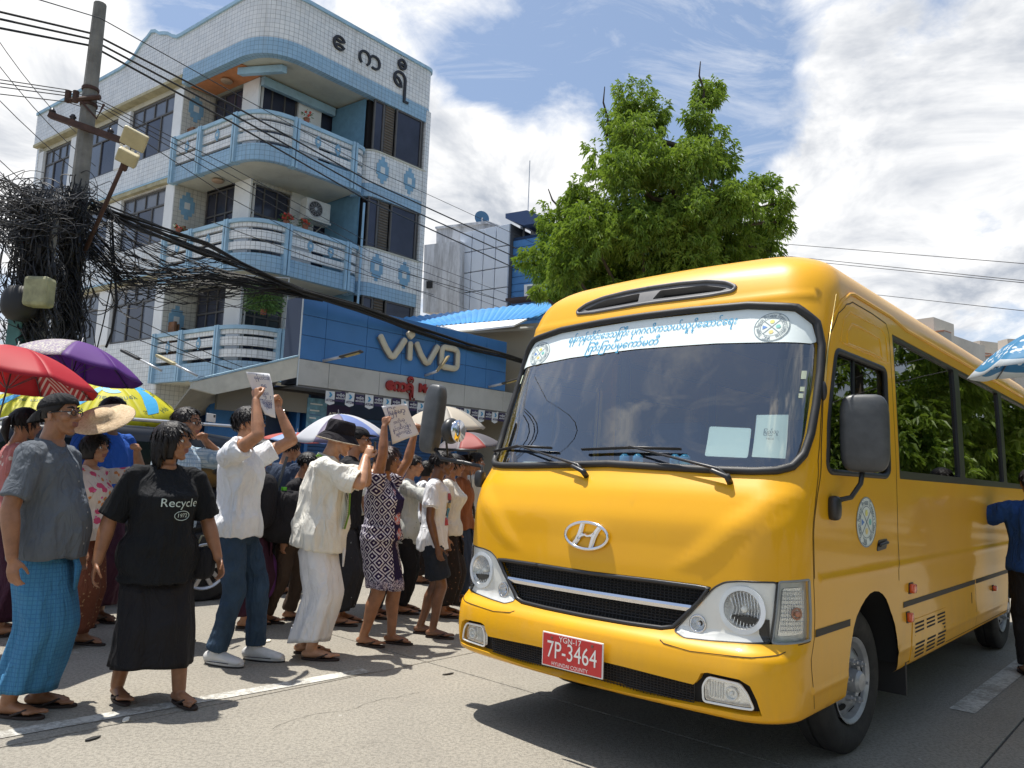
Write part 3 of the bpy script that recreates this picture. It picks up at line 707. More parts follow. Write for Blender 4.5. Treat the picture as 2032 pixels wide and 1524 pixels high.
# wall, shutters and posters under the sign
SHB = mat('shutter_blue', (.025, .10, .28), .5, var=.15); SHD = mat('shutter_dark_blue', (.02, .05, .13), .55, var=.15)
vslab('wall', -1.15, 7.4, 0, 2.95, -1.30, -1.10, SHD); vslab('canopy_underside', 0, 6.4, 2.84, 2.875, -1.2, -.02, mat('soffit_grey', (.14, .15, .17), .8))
vslab('wall', -1.15, -.25, 0, 2.55, -.9, -.78, mat('shop_blue', (.03, .16, .42), .6, var=.15, grime=.2))
vslab('grey_panel', -.75, .62, 2.45, 2.84, -.62, -.60, mat('panel_grey', (.22, .22, .21), .8, grime=.3))
for k in range(34): vslab('shutter_slat', .75, 4.4, .12+k*.07, .12+k*.07+.062, -1.09, -1.065, SHB, bevel=.006)
for k in range(24): vslab('shutter_slat', -.15, .40, .12+k*.07, .12+k*.07+.062, -.76, -.735, SHB, bevel=.006)
for s in (-.22, .46, .66, 4.45): vslab('door_post', s, s+.07, 0, 2.8, -.98, -.70, mat('post_blue', (.03, .15, .40), .5))
vslab('ledge_bar', -.75, .9, 2.80, 2.84, -.55, -.50, RUBD if False else mat('bar_black', (.02, .02, .025), .6))
PST = vslab('poster', .60, 1.02, 2.18, 2.74, -.60, -.59, mat('poster_blue', (.16, .36, .52), .5, var=.5, vs=7)); PST['label'] = 'light blue printed poster beside the shutters'
for k, (a, b, c, m_) in enumerate(((.66, .92, 2.62, (.7, .75, .78)), (.66, .86, 2.50, (.7, .75, .78)), (.66, .80, 2.36, (.75, .77, .8)), (.66, .90, 2.42, (.1, .2, .4)))):
    o = vslab('print', a, b, c, c+.025, -.589, -.587, mat('print%d' % k, m_, .6), parent=PST); o.matrix_parent_inverse = Matrix.Identity(4)
vslab('atom_board', 1.02, 1.55, 2.22, 2.66, -.61, -.60, mat('board_violet', (.03, .02, .09), .5)); vtext('ATOM', 1.25, 2.46, .13, mat('print_white', (.7, .72, .75), .5), d=-.598, thick=.004, bold=.004, name='lettering')
# string of small pennants
NV = mat('pennant_navy', (.035, .025, .09), .6); PWH = mat('pennant_white', (.66, .70, .74), .6); PBL = mat('pennant_blue', (.05, .30, .55), .5)
pen = empty('pennant_string', V(.60, 2.84, -.03), 0, 'string of white and navy pennants hanging under the shop sign', 'bunting')
mb = MB(); mb.tube([V(.55, 2.865, -.03)-pen.location, V(6.3, 2.865, -.03)-pen.location], .004, n=4); mb.build('string', NV, pen)
rp = random.Random(3)
for k in range(26):
    s = .60+k*.215; w_ = .19; wht = k % 2 == 0; z1 = 2.86+rp.uniform(-.006, .006); h = .235 if wht else .20; tl = rp.uniform(-.015, .015)
    P = [(s, z1), (s+w_, z1), (s+w_+tl, z1-h), (s+w_/2+tl, z1-h-(.035 if wht else 0)), (s+tl, z1-h)]
    mb = MB(); mb.slab([V(a, b, -.03+.01*rp.random())-pen.location for a, b in P], SNm*.003); pn_ = mb.build('pennant', PWH if wht else NV, pen)
    def pt(txt, s, z, sz, m_):
        o = glyphs(txt, V(s, z, -.014)-pen.location, SD, sz, SNm, m_, .002, 'lettering', .001); o.parent = pn_
    if wht:
        pt('ATOM', s+.095, z1-.185, .062, NV)
        mb = MB(); mb.slab([V(a, b, -.013)-pen.location for a, b in ((s+.06, z1-.04), (s+.10, z1-.04), (s+.135, z1-.085), (s+.10, z1-.13), (s+.06, z1-.13), (s+.09, z1-.085))], SNm*.002); mb.build('symbol', PBL, pn_)
    else:
        pt('အမြန်ဆုံး', s+.095, z1-.075, .045, PWH); pt('အင်တာနက်', s+.095, z1-.135, .042, PWH)
# slanted eave of the lean-to on the left
mb = MB(); mb.slab([V(-1.82, 2.60, .0), V(-1.45, 2.55, .0), V(-.01, 3.0, .0), V(-.01, 3.36, .0), V(-1.82, 2.70, .0)], -SNm*.10); shp(mb.build('lean_to_fascia', mat('eave_white', (.60, .59, .52), .6, var=.12, grime=.25)))
mb = MB(); mb.slab([V(-1.80, 2.62, -.10), V(.0, 3.28, -.10), V(.0, 3.32, -.10), V(-1.80, 2.66, -.10)], -SNm*1.5+Vector((0, 0, -.9))); shp(mb.build('lean_to_roof', mat('eave_under', (.30, .29, .25), .8, var=.12, grime=.3)))
mb = MB(); mb.slab([V(-1.84, 2.705, .012), V(-.01, 3.365, .012), V(-.01, 3.395, .012), V(-1.84, 2.735, .012)], -SNm*.12); shp(mb.build('roof_edge', BLUP))
vslab('gable_wall', -1.2, -.02, 2.35, 2.78, -.5, -.42, mat('gable_grey', (.17, .165, .15), .85, grime=.3))
# wooden window left of the shop
mb = MB(); c0 = aty(390, 845, 14.2)
ww = empty('wooden_window', aty(392, 850, 14.6), 0, 'brown wooden window frame in a pale wall left of the blue shop', 'window')
dW = DR
for k in range(4): sub(MB().slab([ww.location+dW*(-.55+k*.34)+Vector((0, 0, -.5)), ww.location+dW*(-.55+k*.34+.06)+Vector((0, 0, -.5)), ww.location+dW*(-.55+k*.34+.06)+Vector((0, 0, .22)), ww.location+dW*(-.55+k*.34)+Vector((0, 0, .22))], NR*.06).build('mullion', mat('light_wood', (.32, .17, .10), .6, var=.3, vs=10)), ww)
sub(MB().slab([ww.location+dW*-.6+Vector((0, 0, .22)), ww.location+dW*.55+Vector((0, 0, .22)), ww.location+dW*.55+Vector((0, 0, .30)), ww.location+dW*-.6+Vector((0, 0, .30))], NR*.08).build('head', mat('light_wood', (.32, .17, .10), .6)), ww)
sub(MB().slab([ww.location+dW*-.55+Vector((0, 0, -.5)), ww.location+dW*.5+Vector((0, 0, -.5)), ww.location+dW*.5+Vector((0, 0, .22)), ww.location+dW*-.55+Vector((0, 0, .22))], -NR*.02).build('pane', DGL), ww)

# ================================================================ BUILDINGS BEYOND
def Bx(p0, s, z, d=0): return p0+(-DL)*s+Vector((0, 0, z))+NL*d       # along the -DL direction, seen face NL
def concrete_fn(T, v, col):
    mp = T.new('ShaderNodeMapping'); T.put(mp.inputs[0], v); mp.inputs['Scale'].default_value = (1.6, 1.6, .22)
    g = T.ramp(T.noise(mp.outputs[0], 1.6, 9, .75, .3), .45, .72); c = T.mix(T.math('MULTIPLY', g, .8), (*col, 1), (.09, .085, .08, 1))
    return T.mix(T.math('MULTIPLY', T.ramp(T.noise(v, .8, 6, .7), .5, .75), .4), c, (.22, .20, .18, 1))
CONW = mat('stained_white_concrete', (.66, .67, .69), .85, fn=concrete_fn)
PANW = mat('white_cladding', (.70, .75, .82), .35, var=.07, vs=.6)
SIDB = mat('blue_siding', (.075, .24, .52), .5, var=.15, vs=2)
Yp = 29.0
p1 = aty(1008, 560, Yp); p1.z = 0
def on(x, y, pl=p1, n=NL):
    d = pxv(x, y); o = Vector((0, 0, CAMH)); t = (pl-o).dot(n)/d.dot(n); return o+d*t
wb = empty('white_building', p1, 0, 'white clad building with a stained concrete side behind the phone shop', 'building')
def face_poly(pts, name, m_, par, th=.3, pl=p1, d=0, n=NL):
    P = [on(x, y, pl+n*d, n) for x, y in pts]; mb = MB(); mb.slab(P, -n*th); o = mb.build(name, m_); return sub(o, par)
xs = [909, 934, 957.5, 981.5, 1008]; 
def ln(x, y0): return y0-(x-912)*.195
rowsy = [(450, ), (506, ), (547, ), (600, )]
s_of = [(on(x, 540)-p1).dot(-DL) for x in xs]; z_of = [on(1000, y).z for y in (700, 570, 530, 488, 445)]
for i in range(4):
    for j in range(4):
        g = .02; P = [p1-DL*a+Vector((0, 0, z)) for a, z in ((s_of[i]+g, z_of[j]+g), (s_of[i+1]-g, z_of[j]+g), (s_of[i+1]-g, z_of[j+1]-g), (s_of[i]+g, z_of[j+1]-g))]
        sub(MB().slab(P, -NL*.1).build('cladding_panel', PANW, bevel=.01), wb)
sub(MB().slab([p1-DL*a+Vector((0, 0, z))-NL*.08 for a, z in ((s_of[0], 0), (s_of[4], 0), (s_of[4], z_of[4]), (s_of[0], z_of[4]))], -NL*9).build('wall', mat('joint_grey', (.10, .11, .13), .9)), wb)
face_poly([(839, 620), (911, 620), (913, 478), (842, 486)], 'side_wall', CONW, wb, 4, d=.3)
P = [on(x, y, p1-NL*1.2) for x, y in ((864, 620), (1012, 620), (1012, 458), (968, 441), (866, 452))]
sub(MB().slab(P, -NL*5).build('rear_wall', CONW), wb)
P = [on(x, y, p1-NL*1.1) for x, y in ((864, 454), (967, 443), (1013, 460), (1013, 456), (968, 438), (863, 450))]
sub(MB().slab(P, -NL*.4).build('roof_edge', CONW), wb)
face_poly([(846, 558), (857, 557), (857, 571), (846, 572)], 'vent', DRK, wb, .1, d=.34)
sd = empty('satellite_dish', on(957, 432, p1-NL*2), 0, 'blue satellite dish on the roof of the white building', 'satellite dish')
mb = MB(); rings = []
dn_ = (Vector((0, 0, CAMH))-sd.location).normalized(); dn_ = (dn_+Vector((.3, 0, .4))).normalized(); a_ = dn_.orthogonal().normalized(); b_ = dn_.cross(a_)
for r in (0.02, .12, .24, .34): rings.append([a_*r*cos(k*pi/10)+b_*r*sin(k*pi/10)+dn_*(r*r*.9-.15) for k in range(20)])
mb.loft(rings, cap=False); mb.build('dish', mat('dish_blue', (.06, .16, .28), .5), sd, True); MB().tube([(0, 0, -.4), (0, 0, 0)], .03).build('mast', CONW, sd)
bb = empty('blue_building', p1-DL*3, 0, 'dark blue clad building partly hidden by the large tree', 'building')
s4 = s_of[4]
zA = 0
for k in range(30):
    z0 = 3+k*.30
    if z0 > on(1040, 463).z-.3: break
    P = [p1-DL*a+Vector((0, 0, z))-NL*.25 for a, z in ((s4+.02, z0), (s4+5.0, z0), (s4+5.0, z0+.285), (s4+.02, z0+.285))]
    sub(MB().slab(P, -NL*.12).build('siding_board', SIDB, bevel=.015), bb)
sub(MB().slab([p1-DL*a+Vector((0, 0, z))-NL*.3 for a, z in ((s4+.01, 0), (s4+5.05, 0), (s4+5.05, on(1040, 463).z), (s4+.01, on(1040, 463).z))], -NL*6).build('wall', mat('siding_back', (.02, .05, .12), .8)), bb)
face_poly([(1003, 592), (1090, 583), (1090, 588), (1003, 598)], 'shelf', mat('shelf_dark', (.06, .04, .04), .8), bb, .5, d=.5)
wn_ = face_poly([(1040, 565), (1072, 562), (1072, 585), (1040, 588)], 'window', WHP, bb, .1, d=.0); face_poly([(1046, 568), (1067, 566), (1067, 583), (1046, 585)], 'window_pane', mat('pane_green', (.15, .2, .17), .2), bb, .05, d=.04)
P = [on(x, y, p1-NL*.0) for x, y in ((1003, 424), (1045, 417), (1080, 430), (1080, 440), (1038, 447), (1003, 433))]
sub(MB().slab(P, -NL*3).build('canopy_roof', mat('canopy_navy', (.05, .09, .20), .6)), bb)
for x in (1037, 1058): sub(MB().tube([on(x, 445, p1-NL*1), on(x, 470, p1-NL*1)], .10, n=8).build('post', CONW), bb)
an = empty('roof_antenna', on(1047, 440, p1-NL*1.5), 0, 'thin mast rising from the blue canopy roof', 'antenna'); MB().tube([(0, 0, 0), (0, 0, on(1046, 320, p1-NL*1.5).z-an.location.z)], .02, n=5).build('mast', CONW, an)
# blue corrugated roof with pale apron
rf = empty('corrugated_roof', aty(960, 640, 19), 0, 'bright blue corrugated metal roof between the sign and the bus', 'roof')
A, B = aty(800, 655, 17.5), aty(1060, 632, 17.5-.0); 
eL, eR = aty(845, 649, 18.0), aty(1062, 632, 17.2); rL, rR = aty(800, 631, 21.5), aty(1120, 597, 20.5)
BR = mat('roof_sheet_blue', (.055, .28, .62), .45, var=.12, vs=1); n_ = 46
for k in range(0, n_, 2):
    rows_ = []
    for e in (k, k+1, k+2):
        f = e/n_; a = eL.lerp(eR, f); b = rL.lerp(rR, f); u = Vector((0, 0, .035 if e % 2 else 0)); rows_.append((a+u, b+u))
    mb = MB(); mb.add([q for r in rows_ for q in r], [(0, 1, 3, 2), (2, 3, 5, 4)])
    mb.add([q-Vector((0, 0, .02)) for r in rows_ for q in r], [(0, 2, 3, 1), (2, 4, 5, 3)]); sub(mb.build('roof_sheet', BR), rf)
aL, aR = aty(905, 658, 17.4), aty(1010, 652, 16.9)
sub(MB().slab([aty(878, 646, 17.9), aty(1046, 632.5, 17.2), aty(1020, 645, 16.8), aty(912, 657, 17.3)], Vector((0, 0, -.04))).build('apron', mat('apron_white', (.75, .76, .76), .5, var=.08), ), rf)
w0_, w1_ = aty(870, 657, 17.9), aty(1075, 640, 17.2)
sub(MB().slab([Vector((w0_.x, w0_.y, 0)), Vector((w1_.x, w1_.y, 0)), w1_, w0_], Vector((0, .2, 0))).build('wall', mat('beige_wall', (.26, .24, .19), .85, grime=.3)), rf)
sub(MB().tube([aty(905, 660, 17.3), aty(1060, 651, 16.9)], .05, n=6).build('gutter', mat('gutter', (.25, .24, .2), .6)), rf)
# far apartment blocks on the right above the bus
def far_block(x0, x1, yt, Y, label, stepx=None):
    e = empty('apartment_block', aty((x0+x1)/2, 900, Y), 0, label, 'building', 'apartment blocks far behind the bus'); e.location.z = 0
    a, b = aty(x0, yt, Y+3), aty(x1, yt+ (x1-x0)*.25, Y); ht = (a.z+b.z)/2; m_ = mat('far_wall', (.55, .51, .43), .85, var=.15, vs=.3, grime=.3)
    A2, B2 = Vector((a.x, a.y, 0)), Vector((b.x, b.y, 0)); d = (B2-A2); L_ = d.length; d.normalize(); n = Vector((d.y, -d.x, 0)); n = n if n.y < 0 else -n
    mb = MB(); mb.slab([A2, B2, B2+Vector((0, 0, ht)), A2+Vector((0, 0, ht))], -n*8); sub(mb.build('wall', m_), e)
    for k in range(int(ht/3)):
        z = ht-1.0-k*3.0
        sub(MB().slab([A2+Vector((0, 0, z))+d*-.4, B2+Vector((0, 0, z))+d*.4, B2+Vector((0, 0, z+.9))+d*.4, A2+Vector((0, 0, z+.9))+d*-.4], n*1.3).build('balcony', mat('far_balcony', (.38, .37, .33), .85)), e)
        sub(MB().slab([A2+Vector((0, 0, z+.9))+d*-.4, B2+Vector((0, 0, z+.9))+d*.4, B2+Vector((0, 0, z+1.0))+d*.4, A2+Vector((0, 0, z+1.0))+d*-.4], n*1.4).build('railing', mat('far_rail', (.35, .16, .10), .8)), e)
        for q in range(max(1, int(L_/2.4))):
            c = A2+d*(.9+q*2.4)+Vector((0, 0, z-1.5)); sub(MB().slab([c, c+d*1.2, c+d*1.2+Vector((0, 0, 1.2)), c+Vector((0, 0, 1.2))], n*.05).build('window', DGL), e)
    sub(MB().slab([A2+d*L_*.3+Vector((0, 0, ht)), A2+d*L_*.75+Vector((0, 0, ht)), A2+d*L_*.75+Vector((0, 0, ht+1.5)), A2+d*L_*.3+Vector((0, 0, ht+1.5))], -n*4).build('rooftop_room', mat('far_wall', (.46, .42, .34), .85)), e)
    return e
far_block(1785, 1878, 655, 62, 'tan apartment block with rooftop room rising highest above the bus roof')
far_block(1905, 1960, 700, 75, 'low tan apartment block in the middle, seen over the bus roof')
far_block(1968, 2012, 700, 70, 'pale square topped apartment block next to the blue umbrella')
# ================================================================ TREES
LM = bpy.data.materials.new('tree_leaf'); LM.use_nodes = True; T = NT(LM.node_tree); T.n.clear()
ob = T.new('ShaderNodeTexCoord').outputs['Object']; nz = T.noise(ob, 1.1, 4, .6); nz2 = T.noise(ob, 14, 2, .5)
cc_ = T.mix(T.ramp(T.math('ADD', T.math('MULTIPLY', nz, .6), T.math('MULTIPLY', nz2, .4)), .35, .65), (.085, .17, .024, 1), (.28, .39, .05, 1))
df = T.new('ShaderNodeBsdfPrincipled'); T.put(df.inputs['Base Color'], cc_); df.inputs['Roughness'].default_value = .45
tr = T.new('ShaderNodeBsdfTranslucent'); T.put(tr.inputs[0], T.mix(.5, cc_, (.30, .44, .03, 1)))
mx = T.new('ShaderNodeMixShader'); mx.inputs[0].default_value = .35; T.put(mx.inputs[1], df.outputs[0]); T.put(mx.inputs[2], tr.outputs[0]); o = T.new('ShaderNodeOutputMaterial'); T.put(o.inputs[0], mx.outputs[0])
BARK = mat('bark', (.09, .07, .05), .9, var=.4, vs=6, bump=.5, bs=20)
YT = 17.5
LOB = [(1262, 205, 48), (1240, 260, 62), (1300, 235, 40), (1398, 195, 42), (1420, 180, 26), (1385, 245, 40), (1400, 305, 62), (1235, 330, 75), (1330, 340, 70), (1430, 330, 45), (1150, 400, 55), (1110, 450, 55), (1180, 460, 80), (1280, 430, 95), (1380, 430, 95),
       (1470, 400, 60), (1515, 370, 38), (1550, 400, 30), (1545, 440, 34), (1500, 460, 62), (1450, 500, 80), (1350, 520, 95), (1230, 530, 95), (1130, 530, 70), (1080, 530, 42), (1045, 515, 24), (1110, 585, 40), (1070, 580, 22), (1530, 500, 30), (1290, 590, 80), (1420, 590, 70), (1180, 590, 60)]
tree = empty('tall_tree', Vector((aty(1290, 900, YT).x, YT, 0)), 0, 'tall green tree with drooping narrow leaves rising behind the yellow bus', 'tree')
tb = tree.location
def leafmesh(lobes, seed, per=1.0, leaf=.20, W_=.034):
    rr = random.Random(seed); vs = []; fs = []
    for (c, r) in lobes:
        n = int(per*330*r*r)
        for _ in range(n):
            d = Vector((rr.gauss(0, 1), rr.gauss(0, 1), rr.gauss(0, 1))).normalized()
            k = rr.random()**.38
            nf = .84+.42*noise.noise((c+d*r)*1.6)*2
            p = c+Vector((d.x*r*k*nf, d.y*r*k*nf, d.z*r*k*nf*.95))
            o = Vector((d.x, d.y, d.z*.5+.1)).normalized()
            for j in range(rr.randint(6, 9)):
                a = (o*.6+Vector((rr.uniform(-1, 1), rr.uniform(-1, 1), rr.uniform(-1.3, .25)))).normalized()
                L_ = leaf*rr.uniform(.65, 1.25); s_ = a.cross(Vector((rr.uniform(-.4, .4), rr.uniform(-.4, .4), 1))); 
                if s_.length < .05: continue
                s_ = s_.normalized()*W_*rr.uniform(.7, 1.1); q = p+Vector((rr.uniform(-.05, .05), rr.uniform(-.05, .05), rr.uniform(-.05, .05)))
                m1 = q+a*L_*.45+Vector((0, 0, .02)); e = q+a*L_+Vector((0, 0, -L_*.35)); b = len(vs)
                vs += [q, m1+s_, e, m1-s_]; fs += [(b, b+1, b+2), (b, b+2, b+3)]
    me = bpy.data.meshes.new('leaves'); me.from_pydata([tuple(v) for v in vs], [], fs); me.materials.append(LM); return me
rr = random.Random(11); lobes = []
for x, y, r in LOB:
    c = aty(x, y, YT+rr.uniform(-.9, .9)); lobes.append((c-tb, r*YT/1500*1.0))
    if r > 55: c = aty(x+rr.uniform(-20, 20), y+rr.uniform(-10, 20), YT+rr.choice((-1, 1))*rr.uniform(1.0, 1.8)); lobes.append((c-tb, r*YT/1500*.8))
crown = link('crown', leafmesh(lobes, 5, 1.6, .135, .020), tree); crown['kind'] = 'stuff'
mb = MB(); top = lobes[0][0]; tp = [Vector((0, 0, 0)), Vector((.1, 0, 2.5)), Vector((-.05, .1, 5)), lobes[7][0], lobes[1][0], top]
mb.tube(tp, [.26, .22, .17, .12, .06, .02], n=9); tk = mb.build('trunk', BARK, tree, True)
for i, (c, r) in enumerate(lobes):
    if i in (0, 1, 7): continue
    h = max(1.6, c.z-r*1.3-1.0); st0 = Vector((0, 0, min(h, 5.2))) if c.z < 7 else lobes[7][0].lerp(Vector((0, 0, 5)), .3)
    m_ = st0.lerp(c, .55)-Vector((0, 0, .25)); mb = MB(); mb.tube([st0, m_, c, c+Vector((0, 0, r*.5))], [.07, .05, .025, .008], n=6); mb.build('limb', BARK, tree, True)
for x, y, y2 in ((1200, 215, 172), (1390, 155, 122), (1095, 378, 400)):
    a = aty(x+ (5 if y2 < y else 30), y+20, YT)-tb; b = aty(x, y2, YT)-tb
    if x == 1095: a = aty(1130, 405, YT)-tb; b = aty(1088, 375, YT)-tb
    a = a-Vector((0, 0, .55)); mb = MB(); mb.tube([a, a.lerp(b, .4)+Vector((.05, 0, 0)), a.lerp(b, .7)+Vector((-.05, 0, 0)), b], [.035, .028, .022, .012], n=6); mb.build('dead_branch', mat('dead_wood', (.05, .035, .03), .9), tree)
# street trees on the other side of the road, the first ones mirrored in the bus windows
rr = random.Random(21)
tree2 = None
def street_tree(x, y, sc, rz, label):
    global tree2
    if tree2 is None:
        tree2 = empty('street_tree', (x, y, 0), rz, label, 'tree', 'street trees on the far side of the road')
        lb = []
        for k in range(16):
            a = k*2.4; r = rr.uniform(.3, 2.6); lb.append((Vector((cos(a)*r, sin(a)*r, rr.uniform(2.6, 7.5)-r*.5)), rr.uniform(.9, 1.5)))
        c = link('crown', leafmesh(lb, 9, .40, .26, .06), tree2); c['kind'] = 'stuff'
        MB().tube([(0, 0, 0), (.1, 0, 2.5), (0, .1, 5.5)], [.28, .2, .08], n=9).build('trunk', BARK, tree2, True); e = tree2
    else:
        e = clone(tree2); e.location = (x, y, 0); e.rotation_euler = (0, 0, rz); e['label'] = label
    e.scale = (sc, sc, sc); return e
street_tree(16.5, 12.5, 1.0, 0, 'leafy street tree standing nearest beyond the right edge of the view')
street_tree(21, 18, 1.1, 1.3, 'leafy street tree standing second beyond the right edge of the view')
street_tree(14, 5.5, 1.05, 2.6, 'leafy street tree standing beside the camera on the right')
street_tree(27, 25, 1.2, 4, 'leafy street tree standing farthest beyond the right edge of the view')
street_tree(20.5, 9.5, 1.3, 5, 'leafy street tree standing behind the others on the right')

street_tree(8.5, -4.5, 1.1, 2, 'unseen leafy tree added behind the camera on the right to block sky light')  # this and the next two: unseen trees added to keep sky light off the bus side
street_tree(12.5, -.5, 1.2, 3.3, 'unseen leafy tree added directly right of the camera to block sky light')
street_tree(4.0, -8.5, 1.1, .8, 'unseen leafy tree added behind the camera to block sky light')
# ================================================================ THE BUS
YB = radians(42.65)
AX = Vector((sin(YB), cos(YB), 0)); RX = Vector((cos(YB), -sin(YB), 0))   # rearwards, and towards the side we see
BO = Vector((1.22864, 4.94133, 0))
BUS = empty('minibus', BO, atan2(AX.y, AX.x), 'yellow minibus with a red number plate and a white banner across its windscreen', 'bus')
BUS_M = Matrix.Translation(BO) @ Matrix.Rotation(atan2(AX.y, AX.x), 4, 'Z')
def L3(u, v, z): return Vector((u, -v, z))
PT = [.36,.40,.55,.655,.70,.74,.85,1.0,1.2,1.35,1.5,1.9,2.4,2.5,2.62,2.75,2.9,3.1,3.3,3.55]
PZ = [.375,.40,.55,.655,.70,.74,.85,1.0,1.2,1.35,1.5,1.9,2.4,2.5,2.61,2.70,2.765,2.805,2.82,2.825]
PW = [1.03,1.055,1.068,1.068,1.066,1.064,1.07,1.07,1.07,1.07,1.07,1.062,1.045,1.035,.995,.90,.75,.52,.28,.002]
PU = [-1.205,-1.245,-1.255,-1.24,-1.195,-1.168,-1.165,-1.16,-1.15,-1.10,-1.0,-.86,-.67,-.63,-.57,-.46,-.28,.08,.5,1.0]
def pchip(xs, ys):
    n = len(xs); h = [xs[i+1]-xs[i] for i in range(n-1)]; d = [(ys[i+1]-ys[i])/h[i] for i in range(n-1)]
    m = [d[0]]+[0 if d[i-1]*d[i] <= 0 else (h[i-1]+h[i])*3/((2*h[i]+h[i-1])/d[i-1]+(h[i]+2*h[i-1])/d[i]) for i in range(1, n-1)]+[d[-1]]
    def f(x):
        x = min(max(x, xs[0]), xs[-1]); i = 0
        while i < n-2 and x > xs[i+1]: i += 1
        t = (x-xs[i])/h[i]
        return (1+2*t)*(1-t)**2*ys[i]+t*(1-t)**2*h[i]*m[i]+t*t*(3-2*t)*ys[i+1]+t*t*(t-1)*h[i]*m[i+1]
    return f
_fz, _fw, _fu = pchip(PT, PZ), pchip(PT, PW), pchip(PT, PU)
_cz = {}; _bz = {}
def prof(t):
    k = round(t, 5)
    if k not in _cz: _cz[k] = (_fz(t), _fw(t), _fu(t))
    return _cz[k]
CR, RC, TH0 = .05, .25, .14; L1 = 1.07-RC
QL = L1; QC = QL+RC*(pi/2-TH0); CV = QL-RC*sin(TH0); CU = CR+RC*cos(TH0); VM = CV+RC; UREF = -1.17
USIDE = UREF+CU                      # u on the straight side = USIDE + (q-QC)
UR = 5.55; QR = QC+(UR-USIDE); RR = .28; QE = QR+RR*pi/2; QEND = QE+VM-RR
def base(q):
    k = round(q, 6)
    if k not in _bz: _bz[k] = base_(q)
    return _bz[k]
def base_(q):
    s = 1 if q >= 0 else -1; q = abs(q)
    if q <= QL: return s*q, CR*(q/QL)**2
    if q <= QC:
        th = TH0+(q-QL)/RC; return s*(CV+RC*sin(th)), CU-RC*cos(th)
    if q <= QR: return s*VM, CU+(q-QC)
    if q <= QE:
        th = (q-QR)/RR; return s*(VM-RR+RR*cos(th)), CU+(QR-QC)+RR*sin(th)
    return s*max(0, VM-RR-(q-QE)), CU+(QR-QC)+RR
def bump(x, c, w): x = abs(x-c)/w; return 0 if x >= 1 else (1-x*x)**2
def S0(q, t):
    z, w_, uf = prof(t); v, sb = base(q); aq = abs(q)
    k = 0 if aq < QC else min(1, (aq-QC)/.9); k = k*k*(3-2*k)
    rs = max(0, (t-2.5))/1.05; pull = -1.2*rs**1.6 if aq > QR-1.5 else 0     # rear roof comes forward
    kk = min(1, max(0, (aq-(QR-1.5))/1.5))
    return L3(uf*(1-k)+UREF*k+sb+pull*kk, v*w_/VM, z)
def SN(q, t):
    e = 2e-3; a = S0(q+e, t)-S0(q-e, t); b = S0(q, t+e)-S0(q, t-e); n = b.cross(a)
    if n.length < 1e-12: return Vector((0, 0, 1))
    n.normalize()
    c = S0(q, t)-Vector((2.2, 0, 1.3))
    return n if n.dot(c) > 0 else -n
def disp(q, t):
    aq = abs(q); d = 0
    if t < 1.5 and aq < 1.05:
        # diagonal ridge on each side of the hood and soft shelf under the windscreen
        qq = .60+(t-1.05)*1.05
        if t > .98: d += .007*bump(aq, qq, .12)*min(1, (t-.98)/.08)*min(1, max(0, (1.42-t)/.08))
        if t > .95 and aq > qq: d += .0
        if t > 1.0 and aq < qq: d -= .005*min(1, (qq-aq)/.14)*min(1, max(0, 1.42-t)/.12)*min(1, (t-1.0)/.1)
    if aq > 1.25 and t < 2.45:
        d += .006*bump(t, .99, .022)+.004*bump(t, .50, .02)      # waist crease and skirt crease
    if aq < 1.0: d += .006*bump(t, 2.435, .04)
    return d
def SP(q, t, off=0): return S0(q, t)+SN(q, t)*(off+disp(q, t))
def NN(q, t):
    e = 4e-3; a = SP(q+e, t)-SP(q-e, t); b = SP(q, t+e)-SP(q, t-e); n = b.cross(a)
    if n.length < 1e-12: return Vector((0, 0, 1))
    n.normalize(); return n if n.dot(SN(q, t)) > 0 else -n
def q_of_u(u, t):
    lo, hi = QC*.6, QR
    for _ in range(30):
        mi = (lo+hi)/2
        if S0(mi, t).x < u: lo = mi
        else: hi = mi
    return lo
